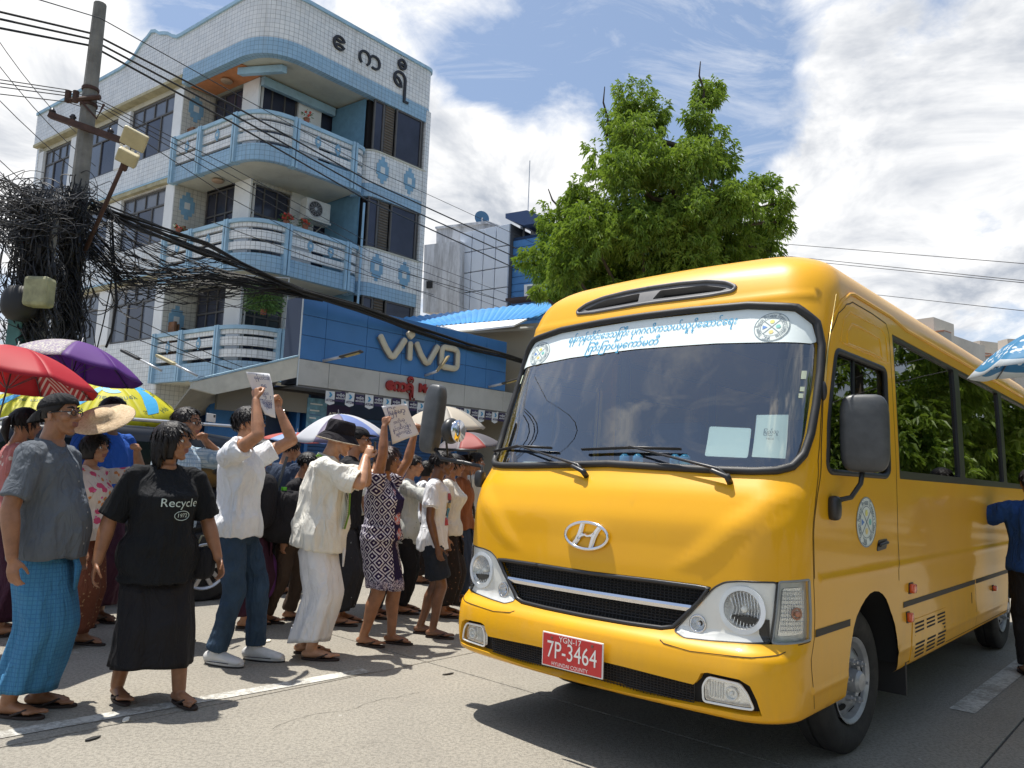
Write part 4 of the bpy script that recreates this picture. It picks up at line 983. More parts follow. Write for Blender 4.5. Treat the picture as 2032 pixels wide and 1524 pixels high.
def patch(name, outer, mtl, off=0, holes=(), st=.05, st2=None, parent=BUS, flange=0, fholes=None, thick=0, smoothn=True, dn=.03, mirror=False, gx=None, gy=None, offfn=None, **kw):
    """piece of sheet that follows the body: outline in (q, t); flange = depth of the folded edge"""
    if mirror: outer = [(-q, t) for q, t in outer]; holes = [[(-q, t) for q, t in h] for h in holes]
    outer = densify(ccw(list(outer)), dn); hs = [densify(ccw(list(h)), dn) for h in holes]
    V, F = cdt(outer, hs, st, st2, gx, gy)
    me = bpy.data.meshes.new(name)
    P = [SP(q, t, off+(offfn(q, t) if offfn else 0)) for q, t in V]; N = [NN(q, t) for q, t in V]
    F2 = []
    for f in F:
        n = (P[f[1]]-P[f[0]]).cross(P[f[2]]-P[f[0]]); F2.append(f if n.dot(N[f[0]]) > 0 else f[::-1])
    verts = P[:]; norms = N[:]; faces = F2[:]
    def wall(loop, depth, sgn):
        o = len(verts); n = len(loop)
        cen = (sum(p[0] for p in loop)/n, sum(p[1] for p in loop)/n)
        for i, (q, t) in enumerate(loop):
            a, b = SP(q, t, off), SP(q, t, off-depth)
            tn = SP(*loop[(i+1) % n], off)-SP(*loop[i-1], off); nn = tn.cross(NN(q, t)).normalized()*sgn
            verts.extend([a, b]); norms.extend([nn, nn])
        for i in range(n):
            j = (i+1) % n; a, b, c, d = o+2*i, o+2*j, o+2*j+1, o+2*i+1
            nn = (verts[b]-verts[a]).cross(verts[c]-verts[a])
            faces.append((a, b, c, d) if nn.dot(norms[a]) > 0 else (d, c, b, a))
    if flange:
        for h in hs: wall(h, flange, 1)
    if thick: wall(outer, thick, -1)
    me.from_pydata([tuple(p) for p in verts], [], faces); me.materials.append(mtl); me.shade_smooth()
    me.validate()
    try: me.normals_split_custom_set_from_vertices([tuple(n) for n in norms])
    except Exception: pass
    o = link(name, me, parent); tag(o, **kw); return o
def mir(P): return list(P)+[(-q, t) for q, t in P[::-1] if abs(q) > 1e-6]
def seam(name, pts, r, mtl, off=0, closed=False, parent=BUS, n=6, **kw):
    mb = MB(); mb.tube([SP(q, t, off) for q, t in pts], r, n=n, closed=closed); return mb.build(name, mtl, parent, True, **kw)
def strip(name, pts, wd, mtl, off=.001, parent=BUS, **kw):
    """flat band of width wd laid on the body along (q,t) points"""
    pts = [pts[0]]+[((a[0]+(b[0]-a[0])*k/8), (a[1]+(b[1]-a[1])*k/8)) for a, b in zip(pts, pts[1:]) for k in range(1, 9)]
    mb = MB(); vs = []
    for i, p in enumerate(pts):
        a, b = pts[max(i-1, 0)], pts[min(i+1, len(pts)-1)]; d = Vector((b[0]-a[0], b[1]-a[1])).normalized(); nx, ny = -d.y*wd/2, d.x*wd/2
        vs += [SP(p[0]-nx, p[1]-ny, off), SP(p[0]+nx, p[1]+ny, off)]
    mb.add(vs, [(2*i, 2*i+1, 2*i+3, 2*i+2) for i in range(len(pts)-1)]); return mb.build(name, mtl, parent, True, **kw)

def paint_fn(T, v, col):
    n = T.noise(v, 1.7, 6, .65); s = T.new('ShaderNodeSeparateXYZ'); T.put(s.inputs[0], v)
    mp = T.new('ShaderNodeMapping'); T.put(mp.inputs[0], v); mp.inputs['Scale'].default_value = (2.2, 2.2, .5)
    d = T.math('MULTIPLY', T.ramp(s.outputs[2], .95, .38), T.ramp(T.noise(mp.outputs[0], 2.5, 8, .7, .3), .42, .70))
    k = T.math('MULTIPLY', T.ramp(T.noise(mp.outputs[0], 5, 8, .75), .60, .80), .14)
    c0 = T.mix(T.ramp(n, .35, .75), (*col, 1), (col[0]*.93, col[1]*.90, col[2]*1.1+.004, 1))
    return T.mix(T.math('ADD', T.math('MULTIPLY', d, .28), k), c0, (.33, .22, .09, 1))
YEL = mat('bus_yellow', (.80, .405, .002), .42, fn=paint_fn, coat=.30, spec=.35, bump=.03, bs=9)
RUB = mat('black_rubber', (.018, .018, .019), .55, bump=.05)
BLK = mat('black_plastic', (.022, .022, .024), .38)
BLK2 = mat('matt_black', (.012, .012, .012), .8)
GRYP = mat('grey_plastic', (.14, .14, .145), .5, var=.15, vs=12)
CHR = mat('chrome', (.78, .78, .80), .12, metal=1)
REFL = mat('lamp_reflector', (.86, .87, .87), .26, metal=.75, bump=.35, bs=40)
SILV = mat('lamp_housing', (.86, .85, .80), .30, metal=0, coat=.5, spec=.6)
WHT = mat('white_vinyl', (.80, .88, .87), .45, coat=.4)
CYAN = mat('cyan_print', (.02, .36, .62), .5)
ORG = mat('orange_lens', (.75, .10, .02), .2, coat=.6)
PAPER = mat('paper', (.82, .83, .80), .7)
CLEAR = glass_mat('lamp_glass', (.97, .98, .98), .9, cap=.35)
SCREEN = glass_mat('windscreen_glass', (.70, .80, .79), 4.8, cap=.34)
TINT = glass_mat('tinted_glass', (.09, .12, .105), 1.05)

# --- openings
SCR = mir([(0, 1.508), (.30, 1.497), (.574, 1.487), (.80, 1.485), (.90, 1.492), (.965, 1.515), (1.01, 1.575), (1.035, 1.68), (1.05, 1.83), (1.055, 2.0), (1.046, 2.145), (1.006, 2.267), (.90, 2.352), (.643, 2.392), (.3, 2.402), (0, 2.404)])
HEADR = rounded([(.498, .716), (.56, .694), (.683, .700), (.94, .722), (.962, .988), (.80, .980), (.731, .968), (.682, .938)], .02)
TURN = rounded([(.949, .722), (1.0, .721), (1.163, .729), (1.138, 1.0), (.971, .990)], .012)
LAMPH = rounded([(.498, .716), (.56, .694), (.683, .700), (1.0, .720), (1.163, .729), (1.138, 1.0), (.80, .980), (.731, .968), (.682, .938)], .018)
GRIL = mir([(0, .940), (.36, .944), (.60, .943), (.668, .938), (.66, .915), (.62, .855), (.50, .722), (.44, .708), (.26, .703), (0, .701)])
LOWB = mir([(0, .525), (.30, .520), (.635, .508), (.655, .53), (.67, .562), (.70, .570), (.84, .566), (.885, .545), (.915, .49), (.94, .425), (.90, .422), (.66, .418), (.30, .398), (0, .390)])
DG = rounded([(1.168, 2.137), (2.383, 2.141), (2.366, 1.60), (2.362, 1.525), (2.30, 1.502), (1.256, 1.501), (1.19, 1.53), (1.156, 1.732)], .05)
W0, W1 = 2.565, QR-.12
WIN = rounded([(W0, 1.495), (W0, 2.392), (W1, 2.392), (W1, 1.495)], .02)
VENT = [(.20, 2.600), (.40, 2.580), (.52, 2.548), (.565, 2.515), (.54, 2.490), (.40, 2.478), (.2, 2.484)]
VENT = rounded(mir([(0, 2.610), (.20, 2.606), (.38, 2.590), (.50, 2.560), (.560, 2.520), (.545, 2.492), (.40, 2.482), (.2, 2.484), (0, 2.488)]), .02, 2)
def arch(uc, r=.455, zc=.42):
    P = []
    for k in range(19):
        g = pi-pi*k/18; z = zc+r*sin(g); P.append((q_of_u(uc+r*cos(g)*.93, z), z))
    return P
AR = [arch(0.0), arch(4.085)]
def bottom(s):
    o = []
    for A in AR: o += [(A[0][0], .36)]+A+[(A[-1][0], .36)]
    return o if s > 0 else [(-q, t) for q, t in o[::-1]]
outer = [(-QEND, .36)]+bottom(-1)+[(-.9, .36), (0, .36), (.9, .36)]+bottom(1)+[(QEND, .36), (QEND, 3.55), (-QEND, 3.55)]
gx = sorted(set([round(s*x, 4) for s in (-1, 1) for x in list(np.arange(.02, 1.4, .028))+list(np.arange(1.42, QR-.2, .11))+list(np.arange(QR-.2, QE+.1, .04))+list(np.arange(QE+.2, QEND, .2))]))
gy = list(np.arange(.375, .78, .022))+list(np.arange(.79, 1.5, .03))+list(np.arange(1.52, 2.4, .05))+list(np.arange(2.41, 3.5, .035))
m2 = lambda P: [(-q, t) for q, t in P]
patch('body', outer, YEL, holes=[SCR, LAMPH, m2(LAMPH), GRIL, LOWB, DG, m2(DG), WIN, m2(WIN), VENT], st=.03, gx=gx, gy=gy, flange=.05, dn=.03)
# --- windscreen
def inset(P, d):
    P = ccw(list(P)); n = len(P); out = []
    for i in range(n):
        a, b, c = P[i-1], P[i], P[(i+1) % n]; e = Vector((c[0]-a[0], c[1]-a[1])).normalized(); out.append((b[0]-e.y*d, b[1]+e.x*d))
    return out
scr = patch('windscreen', SCR, SCREEN, off=-.014, st=.05)
ras = seam('windscreen_seal', densify(SCR, .03), .021, RUB, off=.004, closed=True, n=8)
BAN = [(-.989, 2.155), (-.5, 2.186), (0, 2.197), (.5, 2.186), (.99, 2.155), (1.02, 2.165), (1.018, 2.18), (.985, 2.262), (.89, 2.335), (.64, 2.374), (0, 2.385), (-.64, 2.374), (-.89, 2.335), (-.985, 2.262), (-1.018, 2.18), (-1.02, 2.165)]
ban = patch('banner', BAN, WHT, off=-.008, st=.05, parent=scr)
def bus_text(name, s, qc, tc_, size, mtl, off, parent, sq=1, st=1, ital=0, align='CENTER'):
    vs, fs = text_geo(s, size, align); mb = MB()
    mb.add([SP(qc+(p[0]+ital*p[1])*sq, tc_+p[1]*st, off) for p in vs], fs); return mb.build(name, mtl, parent)
bus_text('lettering', 'ရန်ကုန်တိုင်းေဒသြကီး ပုဂဂလိကသယ်ယူပို့ေဆာင်ေရး', .02, 2.312, .062, CYAN, -.0055, ban, sq=.83, ital=.2)
bus_text('lettering', 'ြကီးြကပ်မှုေကာ်မတီ', .0-.12, 2.232, .062, CYAN, -.0055, ban, ital=.2)
INK = mat('dark_print', (.05, .05, .06), .6); SLATE = mat('slate_print', (.17, .23, .28), .6)
def badge(q, t, rq, rt, off, parent, name='badge'):
    """round emblem with ring, crossed diagonals, four coloured symbols and lettering round the rim"""
    o = patch(name, [(q+rq*cos(a*pi/16), t+rt*sin(a*pi/16)) for a in range(32)], mat('badge_white', (.72, .78, .74), .5), off=off, st=.05, dn=.05, parent=parent)
    def ring(r1, r2, m_, dz):
        mb = MB(); n = 40
        vs = [SP(q+rq*r*cos(2*pi*i/n), t+rt*r*sin(2*pi*i/n), off+dz) for i in range(n) for r in (r1, r2)]
        mb.add(vs, [(2*i, 2*i+1, (2*i+3) % (2*n), (2*i+2) % (2*n)) for i in range(n)]); mb.build('ring', m_, o)
    ring(.955, .99, SLATE, .0012); ring(.61, .635, SLATE, .0012)
    for sg in (1, -1):
        mb = MB(); d = Vector((rq*.60*.72, sg*rt*.60*.72)); nn = Vector((-d.y, d.x)).normalized()*.022*min(rq, rt)
        P = [(-d.x-nn.x, -d.y-nn.y), (d.x-nn.x, d.y-nn.y), (d.x+nn.x, d.y+nn.y), (-d.x+nn.x, -d.y+nn.y)]
        mb.add([SP(q+a, t+b, off+.0014) for a, b in P], [(0, 1, 2, 3)]); mb.build('stripe', SLATE, o)
    for k, (dx, dy, c) in enumerate(((0, .36, (.75, .72, .2)), (-.36, 0, (.1, .25, .6)), (.36, 0, (.2, .55, .5)), (0, -.36, (.80, .65, .25)))):
        mb = MB(); P = [(q+rq*(dx+.14*cos(a*pi/3)), t+rt*(dy+.14*sin(a*pi/3))) for a in range(6)] if k != 1 else [(q+rq*(dx+a), t+rt*(dy+b)) for a, b in ((-.14, .14), (.14, 0), (-.14, -.14))]
        mb.add([SP(a, b, off+.0014) for a, b in P], [tuple(range(len(P)))]); mb.build('symbol', mat('badge_%d' % k, c, .5), o)
    txt = ' Yangon Region Private Transport Committee   YRTC '
    mb = MB(); n = len(txt)
    for i, ch in enumerate(txt):
        if ch == ' ': continue
        an = pi*1.28-2*pi*i/n; vs, fs = text_geo(ch, .36)
        ca, sa = cos(an-pi/2), sin(an-pi/2)
        mb.add([SP(q+rq*(.785*cos(an)+p[0]*ca*.7-p[1]*sa), t+rt*(.785*sin(an)+p[0]*sa*.7+p[1]*ca), off+.0014) for p in vs], fs)
    mb.build('lettering', SLATE, o)
badge(.782, 2.255, .093, .082, -.0065, ban); badge(-.795, 2.245, .093, .082, -.0065, ban)
badge(1.935, 1.248, .165, .135, .002, BUS)
# papers and stickers stuck behind the glass
SHADEC = mat('card_grey', (.85, .90, .88), .6)
pp = patch('card', rounded([(.532, 1.567), (.749, 1.560), (.747, 1.71), (.532, 1.722)], .012), SHADEC, off=-.018, st=.1, parent=scr)
pp = patch('card', [(.768, 1.566), (.931, 1.560), (.922, 1.778), (.765, 1.778)], mat('card_white', (.88, .90, .86), .6), off=-.018, st=.1, parent=scr)
bus_text('lettering', 'ြပည်သူ', .845, 1.69, .024, INK, -.0165, pp); bus_text('lettering', 'YBS 61', .845, 1.655, .014, INK, -.0165, pp)
for q, t, a, b in ((.975, 1.985, .014, .022), (.975, 1.91, .012, .012), (.972, 1.875, .012, .012), (-.965, 2.08, .03, .03), (.60, 1.985, .0, .0)):
    if a: patch('sticker', [(q-a, t-b), (q+a, t-b), (q+a, t+b), (q-a, t+b)], mat('sticker', (.6, .66, .5), .6), off=-.011, st=.1, parent=scr)
# --- roof vent
def vin(P, k): cx = 0; return P
vent = patch('roof_vent', VENT, GRYP, off=-.004, st=.04, thick=0,
      holes=[rounded([(.065, 2.577), (.36, 2.565), (.505, 2.523), (.47, 2.510), (.20, 2.512), (.025, 2.517)], .01), rounded([(-.085, 2.580), (-.36, 2.568), (-.505, 2.523), (-.47, 2.510), (-.20, 2.512), (-.075, 2.515)], .01)], flange=.05)
patch('vent_backing', VENT, BLK2, off=-.055, st=.06, parent=vent)
seam('vent_rim', densify(VENT, .03), .011, GRYP, off=.003, closed=True, parent=vent)
# --- grille
gr = patch('grille', GRIL, BLK2, off=-.048, st=.06)
seam('grille_frame', densify(inset(GRIL, .012), .03), .012, BLK, off=-.004, closed=True, parent=gr)
def gspan(t): 
    return .655-(.94-t)*.62 if t > .72 else .50
mb = MB()
for k in range(16):
    t = .712+.0146*k
    if abs(t-.826) < .018: continue
    mb.tube([SP(-gspan(t)+2*gspan(t)*i/24, t, -.026) for i in range(25)], .0032, n=4)
for k in range(58):
    q = -.62+1.24*k/57
    tt = [t for t in np.linspace(.706, .938, 16) if abs(q) < gspan(t)]
    if len(tt) > 1: mb.tube([SP(q, t, -.030) for t in tt], .0028, n=4)
mb.build('grille_mesh', BLK, gr, kind='stuff')
mb = MB(); rings = []
for i in range(41):
    q = -.575+1.15*i/40; rings.append([SP(q, .812, -.02), SP(q, .812, -.004), SP(q, .830, .004), SP(q, .842, -.002), SP(q, .842, -.02)])
mb.loft(rings); mb.build('chrome_bar', CHR, gr, 40)
# --- lower intake with fog lamps
lb = patch('lower_grille', LOWB, BLK2, off=-.046, st=.06)
mb = MB()
for k in range(8):
    t = .418+.0125*k; mb.tube([SP(-.63+1.26*i/24, t+.008*(1-(abs(-.63+1.26*i/24)/.63)), -.026) for i in range(25)], .0025, n=4)
for k in range(70):
    q = -.63+1.26*k/69; mb.tube([SP(q, t, -.029) for t in (.405, .45, .512)], .0022, n=4)
mb.build('grille_mesh', BLK, lb, kind='stuff')
FOG = rounded([(.680, .443), (.905, .447), (.872, .511), (.838, .544), (.70, .549), (.675, .510)], .016)
for sg in (1, -1):
    P = FOG if sg > 0 else m2(FOG)
    f = patch('fog_lamp', P, REFL, off=-.034, st=.05); seam('rim', densify(P, .02), .006, SILV, off=-.012, closed=True, parent=f)
    patch('lens', P, CLEAR, off=-.010, st=.05, parent=f)
    mb = MB(); c = SP(sg*.80, .495, -.034); nn = NN(sg*.80, .495)
    mb.disc(c, nn, .030, .014, 20, .023); mb.ell(c+nn*.006, (.010, .010, .010)); mb.build('bulb', SILV, f, True)
    mb = MB()
    for i in range(6): mb.tube([SP(sg*(.70+.012*i), .465, -.03), SP(sg*(.70+.012*i), .53, -.03)], .003, n=4)
    mb.build('flutes', SILV, f)
# --- headlights
def bowl(mb, q, t, R, depth, n=28, m=8):
    c = SP(q, t, -.004); nn = NN(q, t); a = (SP(q+.01, t)-SP(q-.01, t)).normalized(); b = nn.cross(a).normalized()
    rings = []
    for j in range(m+1):
        g = j/m; r = R*(1-g)+.012*g; d = -depth*(1-(1-g)**2)
        rings.append([c+a*r*cos(2*pi*i/n)+b*r*sin(2*pi*i/n)+nn*d for i in range(n)])
    mb.loft(rings, cap=False); return c, nn, a, b
def disc_hole(q, t, R, n=28): return [(q+R*cos(2*pi*i/n), t+R*sin(2*pi*i/n)) for i in range(n)]
for sg in (1, -1):
    H = HEADR if sg > 0 else m2(HEADR)
    hl = patch('headlight', H, SILV, off=-.008, st=.04, holes=[disc_hole(sg*.812, .852, .084), disc_hole(sg*.611, .762, .036)], flange=.0)
    seam('rim', densify(H, .02), .005, BLK, off=-.003, closed=True, parent=hl)
    mb = MB(); c, nn, a, b = bowl(mb, sg*.812, .852, .085, .085)
    mb.build('reflector', REFL, hl, True)
    mb = MB()
    for k in range(9):                       # vertical flutes of the reflector
        x = -.062+.0155*k; h = sqrt(max(0, .080**2-x*x)); mb.tube([c+a*x-b*h-nn*.016, c+a*x*.9-nn*.052, c+a*x+b*h-nn*.016], .0028, n=4)
    mb.build('flutes', REFL, hl, True)
    mb = MB(); mb.disc(c-nn*.004, nn, .108, .008, 36, .086); mb.build('ring', mat('ring_white', (.72, .76, .80), .25, coat=.5), hl, 40)
    mb = MB(); mb.tube([c-nn*.085, c-nn*.03], .016, n=14, dome=True); mb.build('bulb', SILV, hl, True)
    mb = MB(); c2, n2_, a2, b2_ = bowl(mb, sg*.611, .762, .037, .03, 20, 5); mb.build('reflector', REFL, hl, True)
    mb = MB(); mb.disc(c2, n2_, .042, .006, 24, .034); mb.ell(c2-n2_*.012, (.009, .009, .009)); mb.build('ring', CHR, hl, True)
    patch('lens', H, CLEAR, off=.0, st=.04, parent=hl, offfn=lambda q, t: .010)
    Tn = TURN if sg > 0 else m2(TURN)
    tl = patch('turn_signal', Tn, mat('turn_grey', (.55, .57, .57), .3, metal=.4), off=-.020, st=.03)
    seam('rim', densify(Tn, .02), .006, mat('rim_grey', (.25, .27, .28), .4), off=-.002, closed=True, parent=tl)
    In = rounded([(sg*q, t) for q, t in ((.975, .75), (1.115, .757), (1.098, .965), (.992, .96))], .012)
    patch('reflector', In, REFL, off=-.014, st=.03, parent=tl)
    mb = MB(); qc, tc_ = sg*1.06, .85
    mb.disc(SP(qc, tc_, -.008), NN(qc, tc_), .028, .006, 24, .020); mb.ell(SP(qc, tc_, -.002), (.014, .014, .014)); mb.build('bulb', mat('amber_bulb', (.45, .20, .12), .2), tl, True)
    mb = MB()
    for k in range(10): mb.tube([SP(sg*(.990+.0125*k), .765, -.006), SP(sg*(.990+.0125*k), .95, -.006)], .0017, n=4)
    for k in range(10): mb.tube([SP(sg*.985, .775+.019*k, -.006), SP(sg*1.105, .775+.019*k, -.006)], .0015, n=4)
    mb.build('flutes', mat('flute', (.6, .62, .63), .15, metal=.5), tl, kind='stuff')
    patch('lens', Tn, CLEAR, off=.003, st=.03, parent=tl)
# --- shut lines and creases on the front
GAP = mat('panel_gap', (.05, .025, .004), .8)
for sg in (1, -1):
    strip('panel_gap', [(sg*.455, .672), (sg*.48, .660), (sg*.612, .647), (sg*.884, .662), (sg*.99, .678), (sg*1.02, .69)], .004, GAP)
    strip('panel_gap', [(sg*q_of_u(-.83, .40), .39), (sg*1.205, .73), (sg*1.18, .98), (sg*1.155, 1.35), (sg*1.10, 1.55), (sg*1.083, 1.95), (sg*1.088, 2.22)], .005, GAP)
    strip('panel_gap', [(sg*1.075, .715), (sg*1.165, .723)], .004, GAP)
# --- number plate
PLR = mat('plate_red', (.52, .012, .015), .35, coat=.4); PLW = mat('plate_white', (.80, .78, .74), .5)
pc = SP(-.002, .531, .026); pn = NN(0, .55); pa = Vector((0, -1, 0)); pb = pn.cross(pa); pb = pb if pb.z > 0 else -pb
R3 = Matrix((pa, pb, pn)).transposed()
pl = MB().box(pc, (.392, .172, .008), M=R3).build('number_plate', PLW, BUS, bevel=.003)
MB().box(pc+pn*.003, (.378, .158, .006), M=R3).build('plate_face', PLR, pl)
def plate_text(s, x, y, size, sx=1):
    vs, fs = text_geo(s, size); mb = MB(); mb.add([pc+pa*(x+p[0]*sx)+pb*(y+p[1])+pn*.0075 for p in vs], fs); mb.build('lettering', PLW, pl)
plate_text('YGN-17', -.01, .060, .040, 1.05); plate_text('7P-3464', 0, -.001, .122, .80); plate_text('HYUNDAI COUNTY', -.01, -.066, .026, 1.0)
for x in (-.13, .13): MB().disc(pc+pa*x+pb*.062+pn*.005, pn, .007, .004).build('bolt', mat('rust_bolt', (.2, .12, .10), .5, metal=.5), pl)
# --- oval H emblem
ec = SP(-.018, 1.121, .014); en = NN(0, 1.12); ea = Vector((0, -1, 0)); eb = en.cross(ea); eb = eb if eb.z > 0 else -eb
mb = MB(); mb.tube([ec+ea*.139*cos(2*pi*i/48)+eb*.070*sin(2*pi*i/48) for i in range(48)], .0092, n=10, closed=True)
em = mb.build('emblem', CHR, BUS, True)
mb = MB()
def leg_(P, wds): 
    rings = []
    for (x, y), w_ in zip(P, wds):
        rings.append([ec+ea*(x-w_)+eb*y-en*.004, ec+ea*(x-w_*.5)+eb*y+en*.006, ec+ea*(x+w_*.5)+eb*y+en*.006, ec+ea*(x+w_)+eb*y-en*.004])
    mb.loft(rings)
leg_([(-.085, -.052), (-.060, -.022), (-.045, .010), (-.030, .062)], [.020, .019, .017, .014])
leg_([(.030, -.062), (.045, -.010), (.060, .022), (.085, .052)], [.014, .017, .019, .020])
rings = []
for x, y, h in ((-.056, -.018, .016), (-.035, -.004, .013), (-.01, .004, .010), (.01, -.002, .010), (.035, .004, .013), (.056, .018, .016)):
    rings.append([ec+ea*x+eb*(y-h)-en*.004, ec+ea*x+eb*(y-h*.4)+en*.006, ec+ea*x+eb*(y+h*.4)+en*.006, ec+ea*x+eb*(y+h)-en*.004])
mb.loft(rings); mb.build('letter_h', CHR, em, 40)
# --- wipers
def wiper(base_, tip_a, piv, parent=BUS):
    wp = MB(); pts = [SP(*piv, .035), SP(piv[0]-.05, piv[1]+.035, .05), SP(*base_, .045)]
    wp.tube([SP(*piv, .0), SP(*piv, .05)], .016, n=12); wp.tube([SP(*piv, .042), SP(piv[0]-.08, piv[1]+.025, .05)], .013, n=8, dome=True)
    wp.tube(pts, [.011, .009, .005], n=8)
    o = wp.build('wiper', BLK, parent, True)
    b = MB(); b.tube([SP(*(tip_a[0]), .022), SP(*base_, .024), SP(*(tip_a[1]), .022)], .0075, n=6); b.tube([SP(*(tip_a[0]), .034), SP(*base_, .040), SP(*(tip_a[1]), .034)], .004, n=6)
    b.build('wiper_blade', BLK, o, True)
    return o
wiper((-.70, 1.60), [(-.985, 1.575), (-.42, 1.59)], (-.115, 1.437))
wiper((.13, 1.59), [(-.19, 1.58), (.42, 1.585)], (.703, 1.430))
# --- door
DF = [(2.50, 1.0), (2.50, 2.02), (2.50, 2.38), (2.46, 2.435), (2.2, 2.45), (1.5, 2.452), (1.28, 2.42), (1.155, 2.345), (1.10, 2.22), (1.085, 2.0), (1.11, 1.62), (1.165, 1.35), (1.19, 1.0)]
for sg in (1, -1):
    s_ = lambda P: [(sg*q, t) for q, t in P]
    dr = patch('door_glass', s_(DG), TINT, off=-.02, st=.1)
    seam('door_seal', densify(s_(DG), .03), .017, RUB, off=-.006, closed=True, parent=dr)
    MB().tube([SP(sg*1.75, 1.52, -.018), SP(sg*1.75, 2.13, -.018)], .010, n=6).build('frame', BLK, dr)
    strip('panel_gap', s_([(2.50, .90)]+DF), .007, GAP)
    mb = MB(); A = arch(0, .455)
    seam('door_embossing', densify(s_([(1.36, 2.195), (2.33, 2.205), (2.30, 2.315), (1.95, 2.325), (1.50, 2.32), (1.345, 2.262)]), .03), .008, YEL, off=-.003, closed=True)
    seam('door_embossing', densify(s_([(1.22, 2.19), (1.25, 2.33), (1.38, 2.385), (2.35, 2.385), (2.43, 2.35), (2.44, 2.19)]), .03), .006, YEL, off=-.002)
    seam('rain_gutter', s_([(1.10, 2.30), (1.18, 2.42), (1.36, 2.49), (1.7, 2.505), (2.6, 2.50)]+[(2.6+.3*k, 2.47) for k in range(1, int((QR-2.6)/.3))]), .010, YEL, off=.002)
    hd = patch('door_handle', rounded(s_([(2.10, 1.085), (2.27, 1.095), (2.29, 1.15), (2.13, 1.145)]), .02), BLK, off=.004, st=.05, thick=.004)
    MB().tube([SP(sg*2.13, 1.118, .012), SP(sg*2.26, 1.13, .012)], .010, n=8, dome=True).build('grip', BLK, hd, True)
    # dark rub strips
    for a, b in (((1.215, .750), (1.68, .750)), ((2.59, .750), (4.47, .750)), ((4.50, .750), (6.9, .750))):
        strip('rub_strip', s_([a, b]), .034, mat('rub_black', (.03, .025, .02), .6), off=.002)
    # side windows
    P0 = [(W0+.035, 1.54), (4.135, 1.54), (4.135, 2.372), (W0+.035, 2.372)]
    mb = None
    PN = [(W0+.035, 4.13), (4.285, 5.80), (5.945, W1-.03)]
    fr = patch('window_frame', s_(rounded([(W0, 1.495), (W0, 2.392), (W1, 2.392), (W1, 1.495)], .02)), BLK, off=-.006, st=.2, holes=[s_(rounded([(a, 1.545), (b, 1.545), (b, 2.37), (a, 2.37)], .03)) for a, b in PN], flange=.02)
    for a, b in PN:
        wn = patch('window_pane', s_([(a-.01, 1.535), (b+.01, 1.535), (b+.01, 2.38), (a-.01, 2.38)]), TINT, off=-.024, st=.2)
    # panel seams along the side
    for q in (4.47, 6.0): strip('panel_gap', s_([(q, .40), (q, .73)]), .005, GAP)
    strip('panel_gap', s_([(2.62, .415), (4.47, .415), (6.0, .415)]), .005, GAP)
    # louvred flap
    fl = patch('louvre_flap', s_([(2.70, .405), (3.55, .405), (3.55, .645), (2.76, .645)]), YEL, off=.004, st=.2, thick=.004)
    for cx in (2.79, 3.05, 3.31):
        for k in range(9):
            t = .424+.0235*k; patch('louvre', s_([(cx, t), (cx+.20, t), (cx+.205, t+.012), (cx+.005, t+.012)]), BLK2, off=.0055, st=.3, parent=fl)
    for q, t, a, b in ((2.735, .838, .045, .033), (2.67, .672, .035, .033), (5.107, .653, .03, .025)):
        lp = patch('marker_lamp', rounded(s_([(q-a, t-b), (q+a, t-b), (q+a, t+b), (q-a, t+b)]), .01), RUB, off=.004, st=.2, thick=.006)
        mb = MB(); c = SP(sg*q, t, .012); mb.ell(c, (a*.85, .018, b*.85), e=.4); mb.build('lens', ORG, lp, True)
    strip('panel_gap', s_([(4.33, .60), (4.33, .68)]), .02, BLK2)
# hidden rear part of the body: rear window
patch('rear_window', [(QE+.15, 1.6), (QEND-.02, 1.6), (QEND-.02, 2.25), (QE+.15, 2.25)], TINT, off=.004, st=.2, thick=.004)
patch('rear_window', [(-QE-.15, 1.6), (-QEND+.02, 1.6), (-QEND+.02, 2.25), (-QE-.15, 2.25)], TINT, off=.004, st=.2, thick=.004)
# --- mirrors
def mirror(c, sz, arm, rz, bs, tl=0):
    mb = MB(); R = Matrix.Rotation(rz, 3, 'Z') @ Matrix.Rotation(radians(tl), 3, 'X')
    mb.ell(c, sz, M=R, nu=24, nv=14, e=.45)
    o = mb.build('side_mirror', mat('mirror_grey', (.075, .08, .085), .42, var=.5, vs=5, bump=.05, bs=30, grime=.35, dirt=(.25, .24, .22)), BUS, True)
    mb = MB(); mb.tube(arm, .013, n=8); mb.build('arm', BLK, o, True)
    if bs: mb = MB(); mb.ell(bs[0], bs[1], nu=16, nv=8, e=.6); mb.build('arm_base', BLK, o, True)
    return o
def wl(p): return BUS_M.inverted() @ Vector(p)
mc = L3(-.49, 1.19, 1.70)
mirror(mc, (.055, .115, .195), [SP(1.38, 1.36, .01), L3(-.52, 1.13, 1.38), L3(-.50, 1.17, 1.45), L3(-.49, 1.18, 1.53)], .3, (SP(1.36, 1.325, .02), (.035, .03, .06)))
ml = L3(-1.05, -1.42, 1.79)
mirror(ml, (.055, .070, .235), [SP(-.99, 1.37, .02), SP(-.985, 1.45, .06), L3(-1.00, -1.15, 1.50), L3(-1.03, -1.34, 1.52), L3(-1.05, -1.40, 1.60)], .15, (SP(-.985, 1.385, .03), (.03, .035, .055)), 7)
MB().tube([L3(-.97, -1.07, 1.58), L3(-1.03, -1.38, 1.585)], .010, n=6).build('mirror_arm', BLK, BUS, True)
GN = ((BUS_M.inverted() @ Vector((0, 0, CAMH))).normalized()*.75+Vector((.75, -.25, -.2))).normalized()
cv = MB(); cm = L3(-1.10, -1.18, 1.70); cv.ell(cm, (.055, .085, .085), M=GN.to_track_quat('X', 'Z').to_matrix(), nu=20, nv=12)
pass
cvo = cv.build('convex_mirror', BLK, BUS, True)
